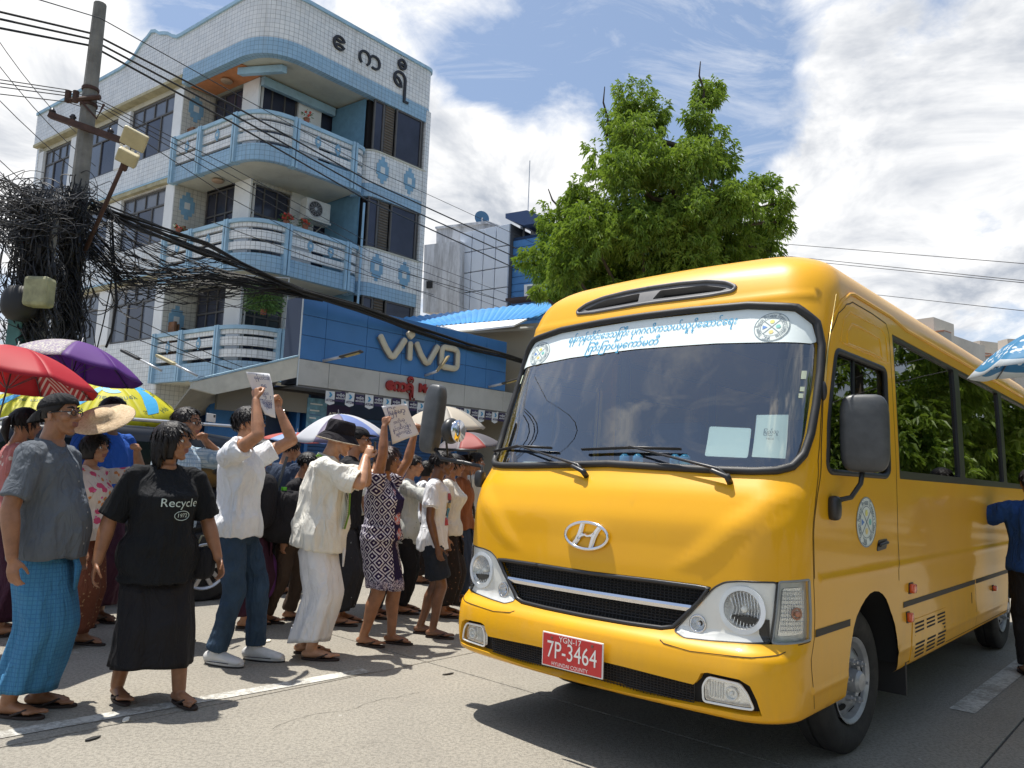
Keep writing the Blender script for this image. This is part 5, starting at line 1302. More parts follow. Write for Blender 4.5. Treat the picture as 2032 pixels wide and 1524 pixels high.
gn = GN; MB().disc(cm+gn*.045, gn, .072, .02).build('mirror_glass', CHR, cvo, True)
MB().tube([L3(-1.03, -1.28, 1.54), L3(-1.05, -1.28, 1.66), cm], .008, n=6).build('arm', BLK, cvo, True)
# antenna on the pillar
MB().tube([SP(1.075, 1.93, .02), SP(1.07, 2.1, .022), SP(1.068, 2.42, .05)], [.008, .005, .002], n=6).build('antenna', mat('brass', (.5, .38, .15), .3, metal=.8), BUS, True)
MB().ell(SP(1.078, 1.9, .012), (.012, .02, .05)).build('antenna_mount', BLK, BUS, True)
# --- wheels
TYRE = mat('tyre_rubber', (.030, .029, .028), .85, var=.4, vs=8, bump=.3, bs=40, grime=.5, dirt=(.11, .10, .085))
RIM = mat('wheel_steel', (.42, .43, .45), .42, metal=.35, var=.25, vs=10, grime=.7)
def lathe(mb, prof_, c, ax, n=40):
    ax = Vector(ax).normalized(); a = Vector((0, 0, 1)); b = ax.cross(a).normalized(); rings = []
    for x, r in prof_: rings.append([Vector(c)+ax*x+a*r*cos(2*pi*i/n)+b*r*sin(2*pi*i/n) for i in range(n)])
    mb.loft(rings, cap=False)
def wheel(u, v, sg, steer=0, R=.385):
    ax = Vector((sin(steer)*sg, -sg*cos(steer), 0)); c = L3(u, v, R)
    w_ = MB(); k = R/.385
    lathe(w_, [(-.19, .21*k), (-.20, .30*k), (-.185, .362*k), (-.16, R), (-.11, R), (-.105, R-.012), (-.095, R-.012), (-.09, R), (-.035, R), (-.03, R), (-.016, .372*k), (0, .34*k), (.004, .29*k), (-.012, .245*k), (-.03, .225*k), (-.05, .213*k)], c, ax, 48)
    o = w_.build('wheel', TYRE, BUS, 50)
    r_ = MB(); lathe(r_, [(-.10, .205*k), (-.03, .208*k), (-.012, .222*k), (-.006, .228*k), (-.004, .222*k), (-.02, .205*k), (-.06, .198*k), (-.045, .17*k), (-.018, .14*k), (-.010, .118*k), (-.016, .10*k), (-.05, .095*k), (-.052, .0)], c, ax, 48)
    rim = r_.build('rim', RIM, o, 35)
    a = Vector((0, 0, 1)); b = ax.cross(a).normalized()
    hb = MB(); lathe(hb, [(-.05, .062), (.03, .058), (.045, .045), (.05, .0)], c, ax, 24); hb.build('hub', RIM, o, 35)
    for i in range(6):
        g = 2*pi*i/6+.3; p = c+a*.108*cos(g)+b*.108*sin(g)
        n_ = MB(); n_.tube([p-ax*.02, p+ax*.018], .017, n=6, ref=a); n_.tube([p+ax*.018, p+ax*.036], .009, n=6, ref=a); n_.build('nut', RIM, o, 30)
    for i in range(8):
        g = 2*pi*i/8+.15; p = c+a*.158*cos(g)+b*.158*sin(g)+ax*(-.031)
        h = MB(); h.ell(p, (.012, .012, .012)); h = MB(); nn = (ax+(a*cos(g)+b*sin(g))*.75).normalized(); h.disc(p+nn*.004, nn, .024, .003, 14); h.build('vent_hole', BLK2, o)
    return o
WV = .955
wheel(0, WV, 1, radians(-4)); wheel(0, -WV, -1, radians(-4)); wheel(4.085, WV, 1); wheel(4.085, -WV, -1)
# --- floor, wheel wells, interior
mb = MB()
mb.box(L3(2.25, 0, .60), (6.3, 1.35, .30)); mb.box(L3(2.1, 0, .78), (3.1, 1.98, .10)); mb.box(L3(-.78, 0, .62), (.62, 1.9, .40)); mb.box(L3(2.1, 0, .58), (2.9, 1.95, .35))
mb.box(L3(-.98, 0, .86), (.08, 1.9, .6)); mb.box(L3(0, 0, .9), (1.1, 1.98, .03)); mb.box(L3(4.085, 0, .9), (1.1, 1.98, .03))
mb.build('chassis', BLK2, BUS)
for u in (0, 4.085):
    for sg in (1, -1):
        mb = MB(); rings = []
        for v in (sg*.60, sg*1.045): rings.append([L3(u+.47*cos(g), v, .42+.47*sin(g)) for g in [pi*i/16 for i in range(17)]])
        mb.loft(rings, cap=False, closed=False); mb.build('wheel_well', BLK2, BUS, True)
MB().box(L3(.60, .93, .38), (.02, .25, .32)).build('mud_flap', RUB, BUS)
inter = mat('interior_grey', (.10, .11, .13), .8)
mb = MB(); mb.box(L3(-.62, 0, 1.30), (.62, 1.9, .36)); dash = mb.build('dashboard', mat('dash', (.05, .055, .06), .7), BUS, bevel=.04)
mb = MB(); mb.box(L3(2.3, 0, .95), (5.9, 1.95, .04)); mb.box(L3(2.4, 0, 2.66), (5.2, 1.5, .03)); mb.build('cabin_lining', inter, BUS)
st_ = MB(); c = L3(-.30, .45, 1.46); ax = Vector((.55, 0, .83)); mb = MB(); a = ax.orthogonal().normalized(); b = ax.cross(a)
mb.tube([c+a*.21*cos(2*pi*i/28)+b*.21*sin(2*pi*i/28) for i in range(28)], .014, n=8, closed=True); mb.tube([c-a*.2, c+a*.2], .012, n=6); mb.tube([c, c-ax*.4], .03, n=8); mb.build('steering_wheel', BLK, BUS, True)
SEATB = mat('seat_blue', (.025, .07, .17), .85, var=.3)
def seat(u, v, h=0):
    mb = MB(); mb.box(L3(u, v, 1.22+h), (.44, .44, .13)); mb.box(L3(u+.23, v, 1.55+h), (.10, .44, .62)); mb.box(L3(u, v, 1.05+h), (.3, .3, .25)); return mb.build('seat', SEATB, BUS, bevel=.04)
seat(.20, .45); seat(.20, -.40)
for u in (1.15, 1.95, 2.75, 3.55, 4.35, 5.1):
    for v in (.72, .28, -.5): seat(u, v)
# things lying on the dashboard
rd = random.Random(5)
for i in range(15):
    q = -.8+1.5*i/15+rd.uniform(-.04, .04); c = L3(-.84+rd.uniform(-.02, .05), q, 1.495+rd.random()*.008)
    col = rd.choice([(.7, .72, .7), (.65, .62, .35), (.75, .75, .72), (.55, .62, .66)])
    MB().box(c, (rd.uniform(.06, .12), rd.uniform(.08, .16), .012), M=Matrix.Rotation(rd.uniform(-.4, .4), 3, 'Z') @ Matrix.Rotation(rd.uniform(-.25, .1), 3, 'Y')).build('paper_bundle', mat('dashpaper%d' % int(col[2]*100), col, .7), dash)
for q in (-.03, .06, .30, .36):
    mb = MB(); mb.tube([L3(-.80, q, 1.51), L3(-.80, q, 1.56), L3(-.80, q, 1.575)], [.03, .03, .012], n=12); mb.build('bottle', mat('bottle_blue', (.10, .35, .65), .1, coat=.8), dash, True)
# a driver behind the wheel is only a dim shape in the photo: curtain folded at the partition
mb = MB()
for k in range(9): mb.tube([L3(.62, .30+.04*k, 1.2), L3(.62, .30+.04*k+rd.uniform(-.01, .01), 2.3)], .024, n=6)
mb.build('curtain', mat('curtain', (.34, .33, .28), .9), BUS, True)
for v in (-.95, .95): MB().box(L3(.55, v, 1.9), (.06, .05, 1.0)).build('pillar', inter, BUS)
# ================================================================ PEOPLE
def skin_mat(n, c): 
    M = mat('skin_%s' % n, c, .42, var=.28, vs=13, bump=.12, bs=90, spec=.45)
    b = M.node_tree.nodes['Principled BSDF']; b.inputs['Subsurface Weight'].default_value = .12; b.inputs['Subsurface Radius'].default_value = (.02, .008, .004); return M
SK = {'tan': skin_mat('tan', (.42, .205, .110)), 'brown': skin_mat('brown', (.31, .145, .075)), 'dark': skin_mat('dark', (.17, .078, .042)), 'light': skin_mat('light', (.50, .27, .16))}
HAIR = mat('hair_black', (.010, .008, .008), .5, bump=.35, bs=120, spec=.3); HAIRB = mat('hair_brown', (.045, .020, .014), .42, bump=.6, bs=120)
EYEW = mat('eye_white', (.65, .62, .58), .3); EYED = mat('eye_dark', (.012, .008, .006), .15); LIP = mat('lips', (.20, .07, .055), .45)
def cloth(n, c, **k): 
    k.setdefault('rough', .85); k.setdefault('var', .10); k.setdefault('vs', 5); k.setdefault('bump', .25); k.setdefault('bs', 320); k.setdefault('spec', .25); M = mat('cloth_'+n, c, **k); T = NT(M.node_tree); b = T.n['Principled BSDF']
    if 'fold' not in M:
        M['fold'] = 1; old = b.inputs['Normal'].links[0].from_socket; v = T.new('ShaderNodeTexCoord').outputs['Object']; mp = T.new('ShaderNodeMapping'); T.put(mp.inputs[0], v); mp.inputs['Scale'].default_value = (1, 1, .38); mp.inputs['Rotation'].default_value = (.5, .4, 0)
        nz = T.n.new('ShaderNodeTexNoise'); T.put(nz.inputs['Vector'], mp.outputs[0]); nz.inputs['Scale'].default_value = 9; nz.inputs['Detail'].default_value = 3; nz.inputs['Distortion'].default_value = 1.2
        rdg = T.math('SUBTRACT', 1.0, T.math('MULTIPLY', T.math('ABSOLUTE', T.math('SUBTRACT', nz.outputs[0], .5)), 5), clamp=True)
        bn = T.new('ShaderNodeBump'); bn.inputs['Strength'].default_value = .60; bn.inputs['Distance'].default_value = .016; T.put(bn.inputs['Height'], rdg); T.put(bn.inputs['Normal'], old); T.put(b.inputs['Normal'], bn.outputs[0])
    return M
def check_fn(scale, c2, w1=.12, c3=None):
    def f(T, v, col):
        s = T.new('ShaderNodeSeparateXYZ'); T.put(s.inputs[0], v)
        an = T.math('ARCTAN2', s.outputs[1], s.outputs[0]); u = T.math('MULTIPLY', an, .22); a = None
        ln_ = lambda q, sc: T.ramp(T.math('ABSOLUTE', T.math('SUBTRACT', T.math('FRACT', T.math('MULTIPLY', q, sc)), .5)), .5-w1, .5)
        m_ = T.math('MAXIMUM', ln_(u, scale), ln_(s.outputs[2], scale))
        return T.mix(T.math('MULTIPLY', m_, .8), (*col, 1), (*c2, 1))
    return f
def floral_fn(scale, cols, ground=None):
    def f(T, v, col):
        c = (*col, 1)
        d = T.vm('ADD', v, T.new('ShaderNodeTexNoise').outputs[1]) if False else v
        for i, (cc, th) in enumerate(cols):
            vo = T.new('ShaderNodeTexVoronoi'); T.put(vo.inputs['Vector'], T.vm('ADD', d, (i*3.3, i*1.7, i*2.1))); vo.inputs['Scale'].default_value = scale*(1+.25*i)
            n = T.noise(v, scale*5, 2, .5); k = T.ramp(T.math('ADD', vo.outputs['Distance'], T.math('MULTIPLY', n, .28)), th+.02, th)
            c = T.mix(k, c, (*cc, 1))
        return c
    return f
def batik_fn(T, v, col):
    """white diamonds inside diamonds on violet, a broad flowered front panel"""
    s = T.new('ShaderNodeSeparateXYZ'); T.put(s.inputs[0], v)
    an = T.math('MULTIPLY', T.math('ARCTAN2', s.outputs[1], s.outputs[0]), .19); z = s.outputs[2]; sc = 9.5
    wob = T.math('MULTIPLY', T.noise(v, 18, 2, .5), .25)
    a = T.math('ADD', T.math('MULTIPLY', T.math('ADD', an, z), sc), wob); b = T.math('ADD', T.math('MULTIPLY', T.math('SUBTRACT', an, z), sc), wob)
    fa = T.math('ABSOLUTE', T.math('SUBTRACT', T.math('FRACT', a), .5)); fb = T.math('ABSOLUTE', T.math('SUBTRACT', T.math('FRACT', b), .5))
    m_ = T.math('MAXIMUM', fa, fb)                 # 0 in the centre, .5 on the edge of each diamond
    r1 = T.math('MULTIPLY', T.math('GREATER_THAN', m_, .30), T.math('LESS_THAN', m_, .43)); r0 = T.math('LESS_THAN', m_, .10)
    w_ = T.math('MAXIMUM', r1, r0)
    c = T.mix(w_, (.025, .012, .06, 1), (.62, .60, .66, 1))
    vo = T.new('ShaderNodeTexVoronoi'); T.put(vo.inputs['Vector'], v); vo.inputs['Scale'].default_value = 6.5
    fl = T.ramp(T.math('ADD', vo.outputs['Distance'], T.math('MULTIPLY', T.noise(v, 40, 2), .3)), .52, .44)
    hu = T.mix(T.ramp(vo.outputs['Color'], .3, .6), (.10, .25, .42, 1), (.55, .10, .06, 1))
    pc_ = T.mix(fl, (.018, .01, .05, 1), T.mix(T.ramp(T.noise(v, 60, 2), .45, .55), hu, (.55, .5, .6, 1)))
    pan = T.math('LESS_THAN', T.math('ABSOLUTE', T.math('ADD', an, .04)), .055)
    c = T.mix(pan, c, pc_)
    hem = T.ramp(T.math('ADD', z, T.math('MULTIPLY', T.noise(v, 14, 2), .10)), .60, .57)
    st = T.ramp(T.noise(v, 70, 3, .6, 1.5), .48, .52)
    return T.mix(hem, c, T.mix(st, (.025, .012, .06, 1), (.55, .50, .58, 1)))
C = {
 'grey': cloth('grey_shirt', (.115, .130, .150)), 'blue_check': cloth('blue_check', (.055, .20, .36), fn=check_fn(42, (.03, .12, .26), .16)),
 'floral': cloth('pink_floral', (.60, .50, .42), fn=floral_fn(11, [((.55, .07, .14), .46), ((.55, .20, .06), .36), ((.62, .12, .28), .30), ((.16, .18, .08), .20)])),
 'brown_print': cloth('brown_print', (.17, .055, .03), fn=floral_fn(30, [((.36, .20, .10), .34), ((.10, .02, .015), .25)])),
 'black': cloth('black', (.010, .011, .013)), 'black2': cloth('black_cotton', (.016, .015, .017)), 'white': cloth('white_tee', (.78, .79, .81)), 'offwhite': cloth('off_white', (.76, .74, .67)),
 'whitelongyi': cloth('white_longyi', (.74, .74, .76)), 'jeans': cloth('jeans', (.035, .065, .11), var=.35), 'batik': cloth('batik', (.1, .05, .2), fn=batik_fn),
 'darkprint': cloth('dark_print', (.02, .014, .012), fn=floral_fn(26, [((.16, .085, .05), .30), ((.09, .03, .02), .25)])), 'navy': cloth('navy', (.035, .05, .085)), 'navyshort': cloth('navy_shorts', (.02, .025, .035)),
 'royal': cloth('royal_blue', (.02, .09, .38), fn=floral_fn(7, [((.25, .40, .60), .12)])), 'maroon': cloth('maroon', (.05, .015, .03)), 'brownpants': cloth('brown_pants', (.075, .05, .035)),
 'knit': cloth('white_knit', (.72, .69, .60), bump=.6, bs=120), 'rust': cloth('rust', (.28, .10, .04)), 'pinkb': cloth('pink_blouse', (.42, .16, .15), fn=floral_fn(12, [((.6, .5, .45), .35)])),
 'palefloral': cloth('pale_floral', (.55, .56, .52), fn=floral_fn(18, [((.16, .20, .18), .25)])), 'greyfloral': cloth('dark_floral', (.03, .03, .035), fn=floral_fn(16, [((.32, .34, .33), .22)])),
 'plaid': cloth('pale_plaid', (.42, .50, .56), fn=check_fn(30, (.12, .22, .33), .2)), 'green': cloth('green', (.08, .16, .10)), 'blueuni': cloth('blue_uniform', (.015, .055, .19)),
 'purple': cloth('purple', (.13, .04, .17)), 'strap': cloth('strap_grey', (.10, .105, .11)),
}
SOLE = mat('sandal_sole', (.03, .018, .014), .7); SOLEW = mat('sneaker_white', (.62, .62, .61), .5, var=.1, vs=20)
V3 = Vector
def ik(S, H, a, b, hint):
    d = H-S; L = d.length; mx_ = (a+b)*.985
    if L > mx_: H = S+d*(mx_/L); d = H-S; L = mx_
    k = (a*a-b*b+L*L)/(2*L); r = sqrt(max(0, a*a-k*k)); u = d.normalized(); hv = Vector(hint); hv = hv-u*hv.dot(u)
    if hv.length < 1e-4: hv = u.orthogonal()
    return S+u*k+hv.normalized()*r, H
def wrinkle(me, amp, sc, seed, zstretch=.5):
    n = len(me.vertices); co = np.empty(n*3); me.vertices.foreach_get('co', co); co = co.reshape(-1, 3)
    no = np.empty(n*3); me.vertex_normals.foreach_get('vector', no); no = no.reshape(-1, 3)
    off = Vector((seed*3.1, seed*1.7, seed*.9)); d = np.empty(n)
    for i in range(n):
        x, y, z = co[i]; p = Vector((x*sc, y*sc, z*sc*zstretch))+off; a = noise.noise(p); b = noise.noise(p*2.3+off)
        d[i] = (1-abs(a)*2.6)*.55+(1-abs(b)*2.4)*.28-.35
    co = co+no*(d*amp)[:, None]; me.vertices.foreach_set('co', co.ravel()); me.update()
def clear_body(gm, body_bv, gap=.006, deep=.022):
    n = len(gm.vertices)
    for v in gm.vertices:
        hit = body_bv.find_nearest(v.co, deep+gap)
        if hit[0] is None: continue
        d = (v.co-hit[0]).dot(hit[1])
        if -deep < d < gap: v.co = hit[0]+hit[1]*gap
    gm.update()
def person(label, pos, face, h, skin='tan', female=False, build=1.0, belly=0.0, lean=0, head=(0, 0), feet=((.0, .09), (.0, -.09)), toe=(5, -5),
           hands=(None, None), hint=((-.5, .4, -.6), (-.5, -.4, -.6)), grip=(0, 0), top='white', sleeve=.55, hem=.50, loose=1.0, bottom=('pants', 'jeans'), shoe='sandal',
           hair='short', hairmat=None, hat=None, glasses=False, vox=.010, group=None, collar=False, chest=0, turn=0, neckdrop=0, handdir=(None, None)):
    rs = random.Random(hash_(label)); B = build; e = empty('person', pos, face, label, 'person', group); SKN = SK[skin]
    hipz = .53*h; piv = V3((0, 0, hipz)); Rl = Matrix.Rotation(radians(lean), 3, 'Y') @ Matrix.Rotation(radians(turn), 3, 'Z')
    def U(x, y, z):           # upper body point in fractions of height, with lean
        p = V3((x*h, y*h, z*h))-piv; return piv+Rl@p
    up_ = Rl@V3((0, 0, 1)); fx = Rl@V3((1, 0, 0)); fy = Rl@V3((0, 1, 0))
    mb = MB()
    def ringset(data, off=0.0, x0=0, offy=None):
        R = []
        for z, ry, rx, cx in data:
            c = U(cx, 0, z); R.append([c+fy*((ry*B*h+off)*cos(2*pi*k/24))+fx*((rx*B*h+off)*sin(2*pi*k/24)) for k in range(24)])
        return R
    bz = belly
    TS = [(.455, .075, .062, 0), (.49, .092, .070, -.004), (.52, .096, .072, -.006), (.56, .090, .066+bz*.7, bz*.4), (.60, .083, .060+bz, bz*.55), (.65, .084, .062+bz*.8, bz*.4), (.70, .092, .066+bz*.3+chest*.6, .002+chest*.5), (.74, .100, .067+chest, .003+chest*.6), (.78, .103, .060, 0), (.808, .088, .050, -.004), (.828, .055, .040, -.004), (.85, .034, .036, 0)]
    if female: TS = [(z, ry*(1.06 if z < .57 else .93 if z < .8 else .90), rx*(1.05 if z < .57 else .97), cx) for z, ry, rx, cx in TS]
    mb.loft(ringset(TS))
    swd = (.100 if female else .110)*(.6+.4*B)
    SH = [U(-.002, s*swd, .797) for s in (1, -1)]
    ua, fa = .168*h, .148*h; arms = []
    for i, s in enumerate((1, -1)):
        S = SH[i]
        Ht = U(*hands[i]) if hands[i] and len(hands[i]) == 3 else U(.02, s*(swd+.045), .485)
        E, Wt = ik(S, Ht, ua, fa, hint[i])
        bw = .55+.45*B; arms.append((S, E, Wt))
        mb.tube([S, S.lerp(E, .35), S.lerp(E, .75), E], [.032*h*bw, .031*h*bw, .026*h*bw, .0245*h*bw], n=14, dome=True)
        mb.tube([E, E.lerp(Wt, .3), E.lerp(Wt, .7), Wt], [.0245*h*bw, .0255*h*bw, .020*h*bw, .0160*h*bw], n=14, dome=True)
        mb.tube([U(0, s*.02, .82), U(-.004, s*swd*.9, .806)], [.026*h, .026*h], n=12, dome=True)
        # hand
        d = (Wt-E).normalized()
        if handdir[i]: d = (Rl@V3(handdir[i])).normalized()
        g = grip[i]; inw = (Rl@V3((.15 if g < .5 else .3, -s, .0))).normalized(); pn_ = inw-d*inw.dot(d); pn_ = pn_.normalized(); sd_ = d.cross(pn_)          # palm normal, side
        k = h/1.7*.95; thumb_side = sd_ if sd_.dot(fx) > 0 or (abs(sd_.dot(fx)) < .2 and sd_.z > 0) else -sd_
        pc_ = Wt+d*.045*k
        mb.tube([Wt, Wt+d*.02*k, Wt+d*.055*k, Wt+d*.085*k], [.021*k, .026*k, .036*k, .037*k], n=14, ref=tuple(pn_), r2=[.0155*k, .014*k, .014*k, .012*k], dome=True)
        for f in range(4):
            o_ = thumb_side*(.027-.0182*f)*k; st = Wt+d*.082*k+o_; Ls = (.042, .026, .021) if f in (1, 2) else ((.039, .024, .02) if f == 0 else (.031, .020, .018))
            c0 = (.18+.10*f*.5, .55, .5) if g < .5 else (.95, 1.35, .9); ang = 0; p = st; P = [st-d*.02*k, st]; spread = thumb_side*(.10-.07*f)
            for L_, a_ in zip(Ls, c0):
                ang += a_; dd = (d*cos(ang)+pn_*sin(ang)+spread*(.6 if g < .5 else .15)).normalized(); p = p+dd*L_*k; P.append(p)
            mb.tube(P, [.0092*k, .0090*k, .0084*k, .0078*k, .0068*k], n=8, dome=True)
        tb_ = Wt+d*.022*k+thumb_side*.022*k; t1 = tb_+(thumb_side*.7+d*.75+pn_*.35).normalized()*.040*k; t2 = t1+(thumb_side*(.25 if g < .5 else -.1)+d*.9+pn_*.55).normalized()*.032*k; t3 = t2+(d*.8+pn_*.7+thumb_side*-.1).normalized()*.024*k
        mb.tube([tb_, t1, t2, t3], [.0135*k, .0115*k, .0098*k, .0082*k], n=8, dome=True)
    # legs and feet
    legs = []
    for i, s in enumerate((1, -1)):
        hp = V3((0, s*.052*h*B**.5, .495*h)); fxx, fyy = feet[i]; lift = 0
        A = V3((fxx, fyy, .050*h)); K, A = ik(hp, A, .232*h, .225*h, (1, 0, 0)); A = V3((fxx, fyy, .050*h)) if (A-V3((fxx, fyy, .050*h))).length < .04 else A
        bw = .5+.5*B; legs.append((hp, K, A))
        mb.tube([hp, hp.lerp(K, .35), hp.lerp(K, .8), K], [.054*h*bw, .050*h*bw, .036*h*bw, .034*h*bw], n=16, dome=True)
        mb.tube([K, K.lerp(A, .30)-V3((.008*h, 0, 0)), K.lerp(A, .7), A], [.034*h*bw, .035*h*bw, .025*h*bw, .0215*h*bw], n=16, dome=True)
        ta = radians(toe[i]); fd = V3((cos(ta), sin(ta), 0)); fs = V3((-sin(ta), cos(ta), 0)); k = h/1.7; g0 = .018 if shoe == 'sandal' else .02
        heel = V3((A.x, A.y, 0))-fd*.042*k+V3((0, 0, g0+.026*k)); 
        mb.tube([heel, V3((A.x, A.y, g0+.032*k))+fd*.03*k, V3((A.x, A.y, g0+.026*k))+fd*.10*k, V3((A.x, A.y, g0+.018*k))+fd*(.145 if shoe == 'sandal' else .12)*k], [.028*k, .031*k, .038*k, .041*k], n=14, ref=(0, 0, 1), r2=[.026*k, .034*k, .022*k, .014*k], dome=True)
        mb.tube([A, V3((A.x, A.y, g0+.035*k))+fd*.035*k], [.024*k, .028*k], n=12, dome=True)
        for f in range(5 if shoe == 'sandal' else 0):
            o_ = fs*(-s)*(.034-.0175*f)*k; q = V3((A.x, A.y, g0+.014*k))+fd*(.140-.006*f)*k+o_; L_ = (.052, .044, .038, .032, .026)[f]*k; r_ = (.0135, .0098, .009, .0085, .008)[f]*k
            mb.tube([q, q+fd*L_*.6+V3((0, 0, .003*k)), q+fd*L_], [r_, r_*.95, r_*.9], n=8, dome=True)
    # head
    Hh = .137*h; hy, hpch = head
    Rh = Rl @ Matrix.Rotation(radians(hy), 3, 'Z') @ Matrix.Rotation(radians(-hpch), 3, 'Y')
    nb = U(-.004, 0, .842); nt = U(.010, 0, .888); hc = nt+Rh@V3((.10*Hh, 0, -.16*Hh))
    mb.tube([nb-up_*.02*h, nb, nt, nt+up_*.02*h], [.040*h, .036*h*(.88 if female else 1), .034*h*(.86 if female else 1), .032*h], n=16, dome=True)
    def Q(x, y, z): return hc+Rh@(V3((x, y, z))*Hh)
    def el(c, r): mb.ell(Q(*c), [q*Hh for q in r], M=Rh, nu=20, nv=14)
    wf = .94 if female else 1.0
    el((-.03, 0, .66), (.43, .335*wf, .345)); el((.10, 0, .55), (.30, .30*wf, .30)); el((.14, 0, .36), (.255, .245*wf, .31))
    mb.tube([Q(.10, .20*wf, .32), Q(.20, .12*wf, .12), Q(.27, 0, .08), Q(.20, -.12*wf, .12), Q(.10, -.20*wf, .32)], [.09*Hh, .085*Hh, .095*Hh, .085*Hh, .09*Hh], n=10, dome=True)
    el((.27, 0, .07), (.10, .11, .075)); el((.335, 0, .27), (.085, .15, .10))
    mb.tube([Q(.385, 0, .585), Q(.425, 0, .50), Q(.475, 0, .425), Q(.485, 0, .395)], [.036*Hh, .042*Hh, .056*Hh, .058*Hh], n=10, dome=True)
    for s in (1, -1):
        el((.395, s*.062, .375), (.065, .045, .042)); el((.355, s*.13, .615), (.055, .105, .036)); el((.26, s*.20*wf, .42), (.12, .10, .11)); 
        mb.ell(Q(-.02, s*.335*wf, .46), [.085*Hh, .032*Hh, .145*Hh], M=Rh @ Matrix.Rotation(s*.45, 3, 'Z') @ Matrix.Rotation(-.15, 3, 'Y'))
    el((.405, 0, .285), (.050, .105, .024)); el((.395, 0, .225), (.050, .095, .030))
    me = remesh(mb, vox, 3, .5); me.materials.append(SKN); me.materials.append(LIP)
    body = link('body', me, e); BV = BVHTree.FromPolygons([v.co for v in me.vertices], [tuple(p.vertices) for p in me.polygons])
    # lips by position on the one skin mesh
    hi = Rh.inverted(); n = len(me.polygons); ctr = np.empty(n*3); me.polygons.foreach_get('center', ctr); ctr = ctr.reshape(-1, 3); mi = np.zeros(n, dtype=np.int32)
    Ri = np.array(hi); lc_ = (ctr-np.array(hc))@Ri.T/Hh; mi[(lc_[:, 0] > .38) & (abs(lc_[:, 1]) < .11) & (lc_[:, 2] > .195) & (lc_[:, 2] < .31) & (lc_[:, 0] < .47)] = 1; me.polygons.foreach_set('material_index', mi)
    for s in (1, -1):
        m2_ = MB(); m2_.ell(Q(.325, s*.135, .52), [.062*Hh, .072*Hh, .050*Hh], M=Rh, nu=12, nv=8); m2_.build('eye', EYEW, e, True)
        m2_ = MB(); m2_.ell(Q(.365, s*.140, .520), [.030*Hh, .034*Hh, .036*Hh], M=Rh, nu=10, nv=6); m2_.build('iris', EYED, e, True)
        m2_ = MB(); m2_.tube([Q(.335, s*.055, .575), Q(.372, s*.12, .59), Q(.30, s*.215, .565)], [.018*Hh, .024*Hh, .012*Hh], n=6); m2_.build('eyelid', SKN, e, True)
        m2_ = MB(); m2_.tube([Q(.402, s*.05, .640), Q(.400, s*.13, .668), Q(.325, s*.215, .640)], [.018*Hh, .022*Hh, .010*Hh], n=6); m2_.build('eyebrow', hairmat or HAIR, e, True)
    # hair: a cap that sinks under the face
    HM = hairmat or HAIR
    if hair:
        hb = MB(); nu, nv = 56, 36; rings = []
        for j in range(nv+1):
            th = -pi/2+pi*(j+(.1 if j == 0 else -.1 if j == nv else 0))/nv; R = []
            for i in range(nu):
                ph = 2*pi*i/nu; d = V3((cos(th)*cos(ph), cos(th)*sin(ph), sin(th))); az = abs(ph if ph < pi else ph-2*pi)
                # hairline: height above which hair grows as a function of azimuth from the face
                hl = .50 if az < .55 else (.50-(az-.55)*1.30 if az < 1.15 else (-.29 if az < 1.75 else -.60))
                if hair in ('bob', 'long', 'wavy'): hl = .48 if az < .5 else (.48-(az-.5)*2.4 if az < 1.0 else -.75)
                cov = max(-1, min(1, (d.z-hl)/.16))
                nz_ = noise.noise(d*3.2+V3((rs.random()*0+hash_(label) % 17, 0, 0))); n2_ = noise.noise(d*9)
                r = V3((.455, .365*wf, .375)); q = V3((d.x*r.x, d.y*r.y, d.z*r.z))
                k = ((1.06+.045*nz_+.035*n2_+.03*max(0, d.z)) if not hat else 1.0) if cov > 0 else 1.05+cov*.30
                if hair in ('wavy', 'bob', 'long'): k *= 1.05
                q = V3((-.03, 0, .655))+q*k
                if cov > 0 and hair in ('bob', 'wavy') and d.z < .1: q.z -= (.1-d.z)*(.30 if hair == 'bob' else .42); q.x -= .02
                R.append(Q(*q))
            rings.append(R)
        hb.loft(rings)
        if hair == 'bun': hb.ell(Q(-.50, 0, .62), [.17*Hh, .19*Hh, .18*Hh], M=Rh)
        if hair == 'tail': hb.tube([Q(-.42, 0, .70), Q(-.60, 0, .55), Q(-.62, 0, .2), Q(-.52, 0, -.15)], [.10*Hh, .14*Hh, .12*Hh, .04*Hh], n=12, dome=True)
        if hair in ('long', 'wavy'):
            for k in range(46 if hair == 'wavy' else 26):
                a = pi+rs.uniform(-1.75, 1.75); x, y = -.05+.40*cos(a), .36*sin(a); L_ = rs.uniform(.25, .75)
                P = [Q(x*.85, y*.85, .75)]+[Q(x*(1+.10*sin(t_*5+k)), y*(1+.10*cos(t_*6+k)), .62-L_*1.25*t_) for t_ in (.2, .4, .6, .8, 1)]; hb.tube(P, [.05*Hh, .075*Hh, .075*Hh, .07*Hh, .055*Hh, .02*Hh], n=6)
        hm = hb.mesh('hair', HM, True); ho_ = link('hair', hm, e)
        st_ = MB(); ns = (900 if vox < .0095 else 300) if not hat else 0
        for k in range(ns):
            ph = rs.uniform(0, 2*pi); th = math.asin(rs.uniform(-.6, 1)); d = V3((cos(th)*cos(ph), cos(th)*sin(ph), sin(th))); az = min(ph, 2*pi-ph)
            hl = .52 if az < .6 else (.52-(az-.6)*1.35 if az < 1.15 else (-.25 if az < 1.75 else -.52))
            if d.z < hl: continue
            q = V3((-.03, 0, .655))+V3((d.x*.455, d.y*.365*wf, d.z*.375))*1.07; cr = V3((-.45, 0, .85)).normalized(); t_ = (d-cr); t_ = t_-d*t_.dot(d)+(V3((.25, 0, -.1)) if d.x > .3 else V3((-.1, 0, -.35)))
            if t_.length < .05: t_ = d.orthogonal()
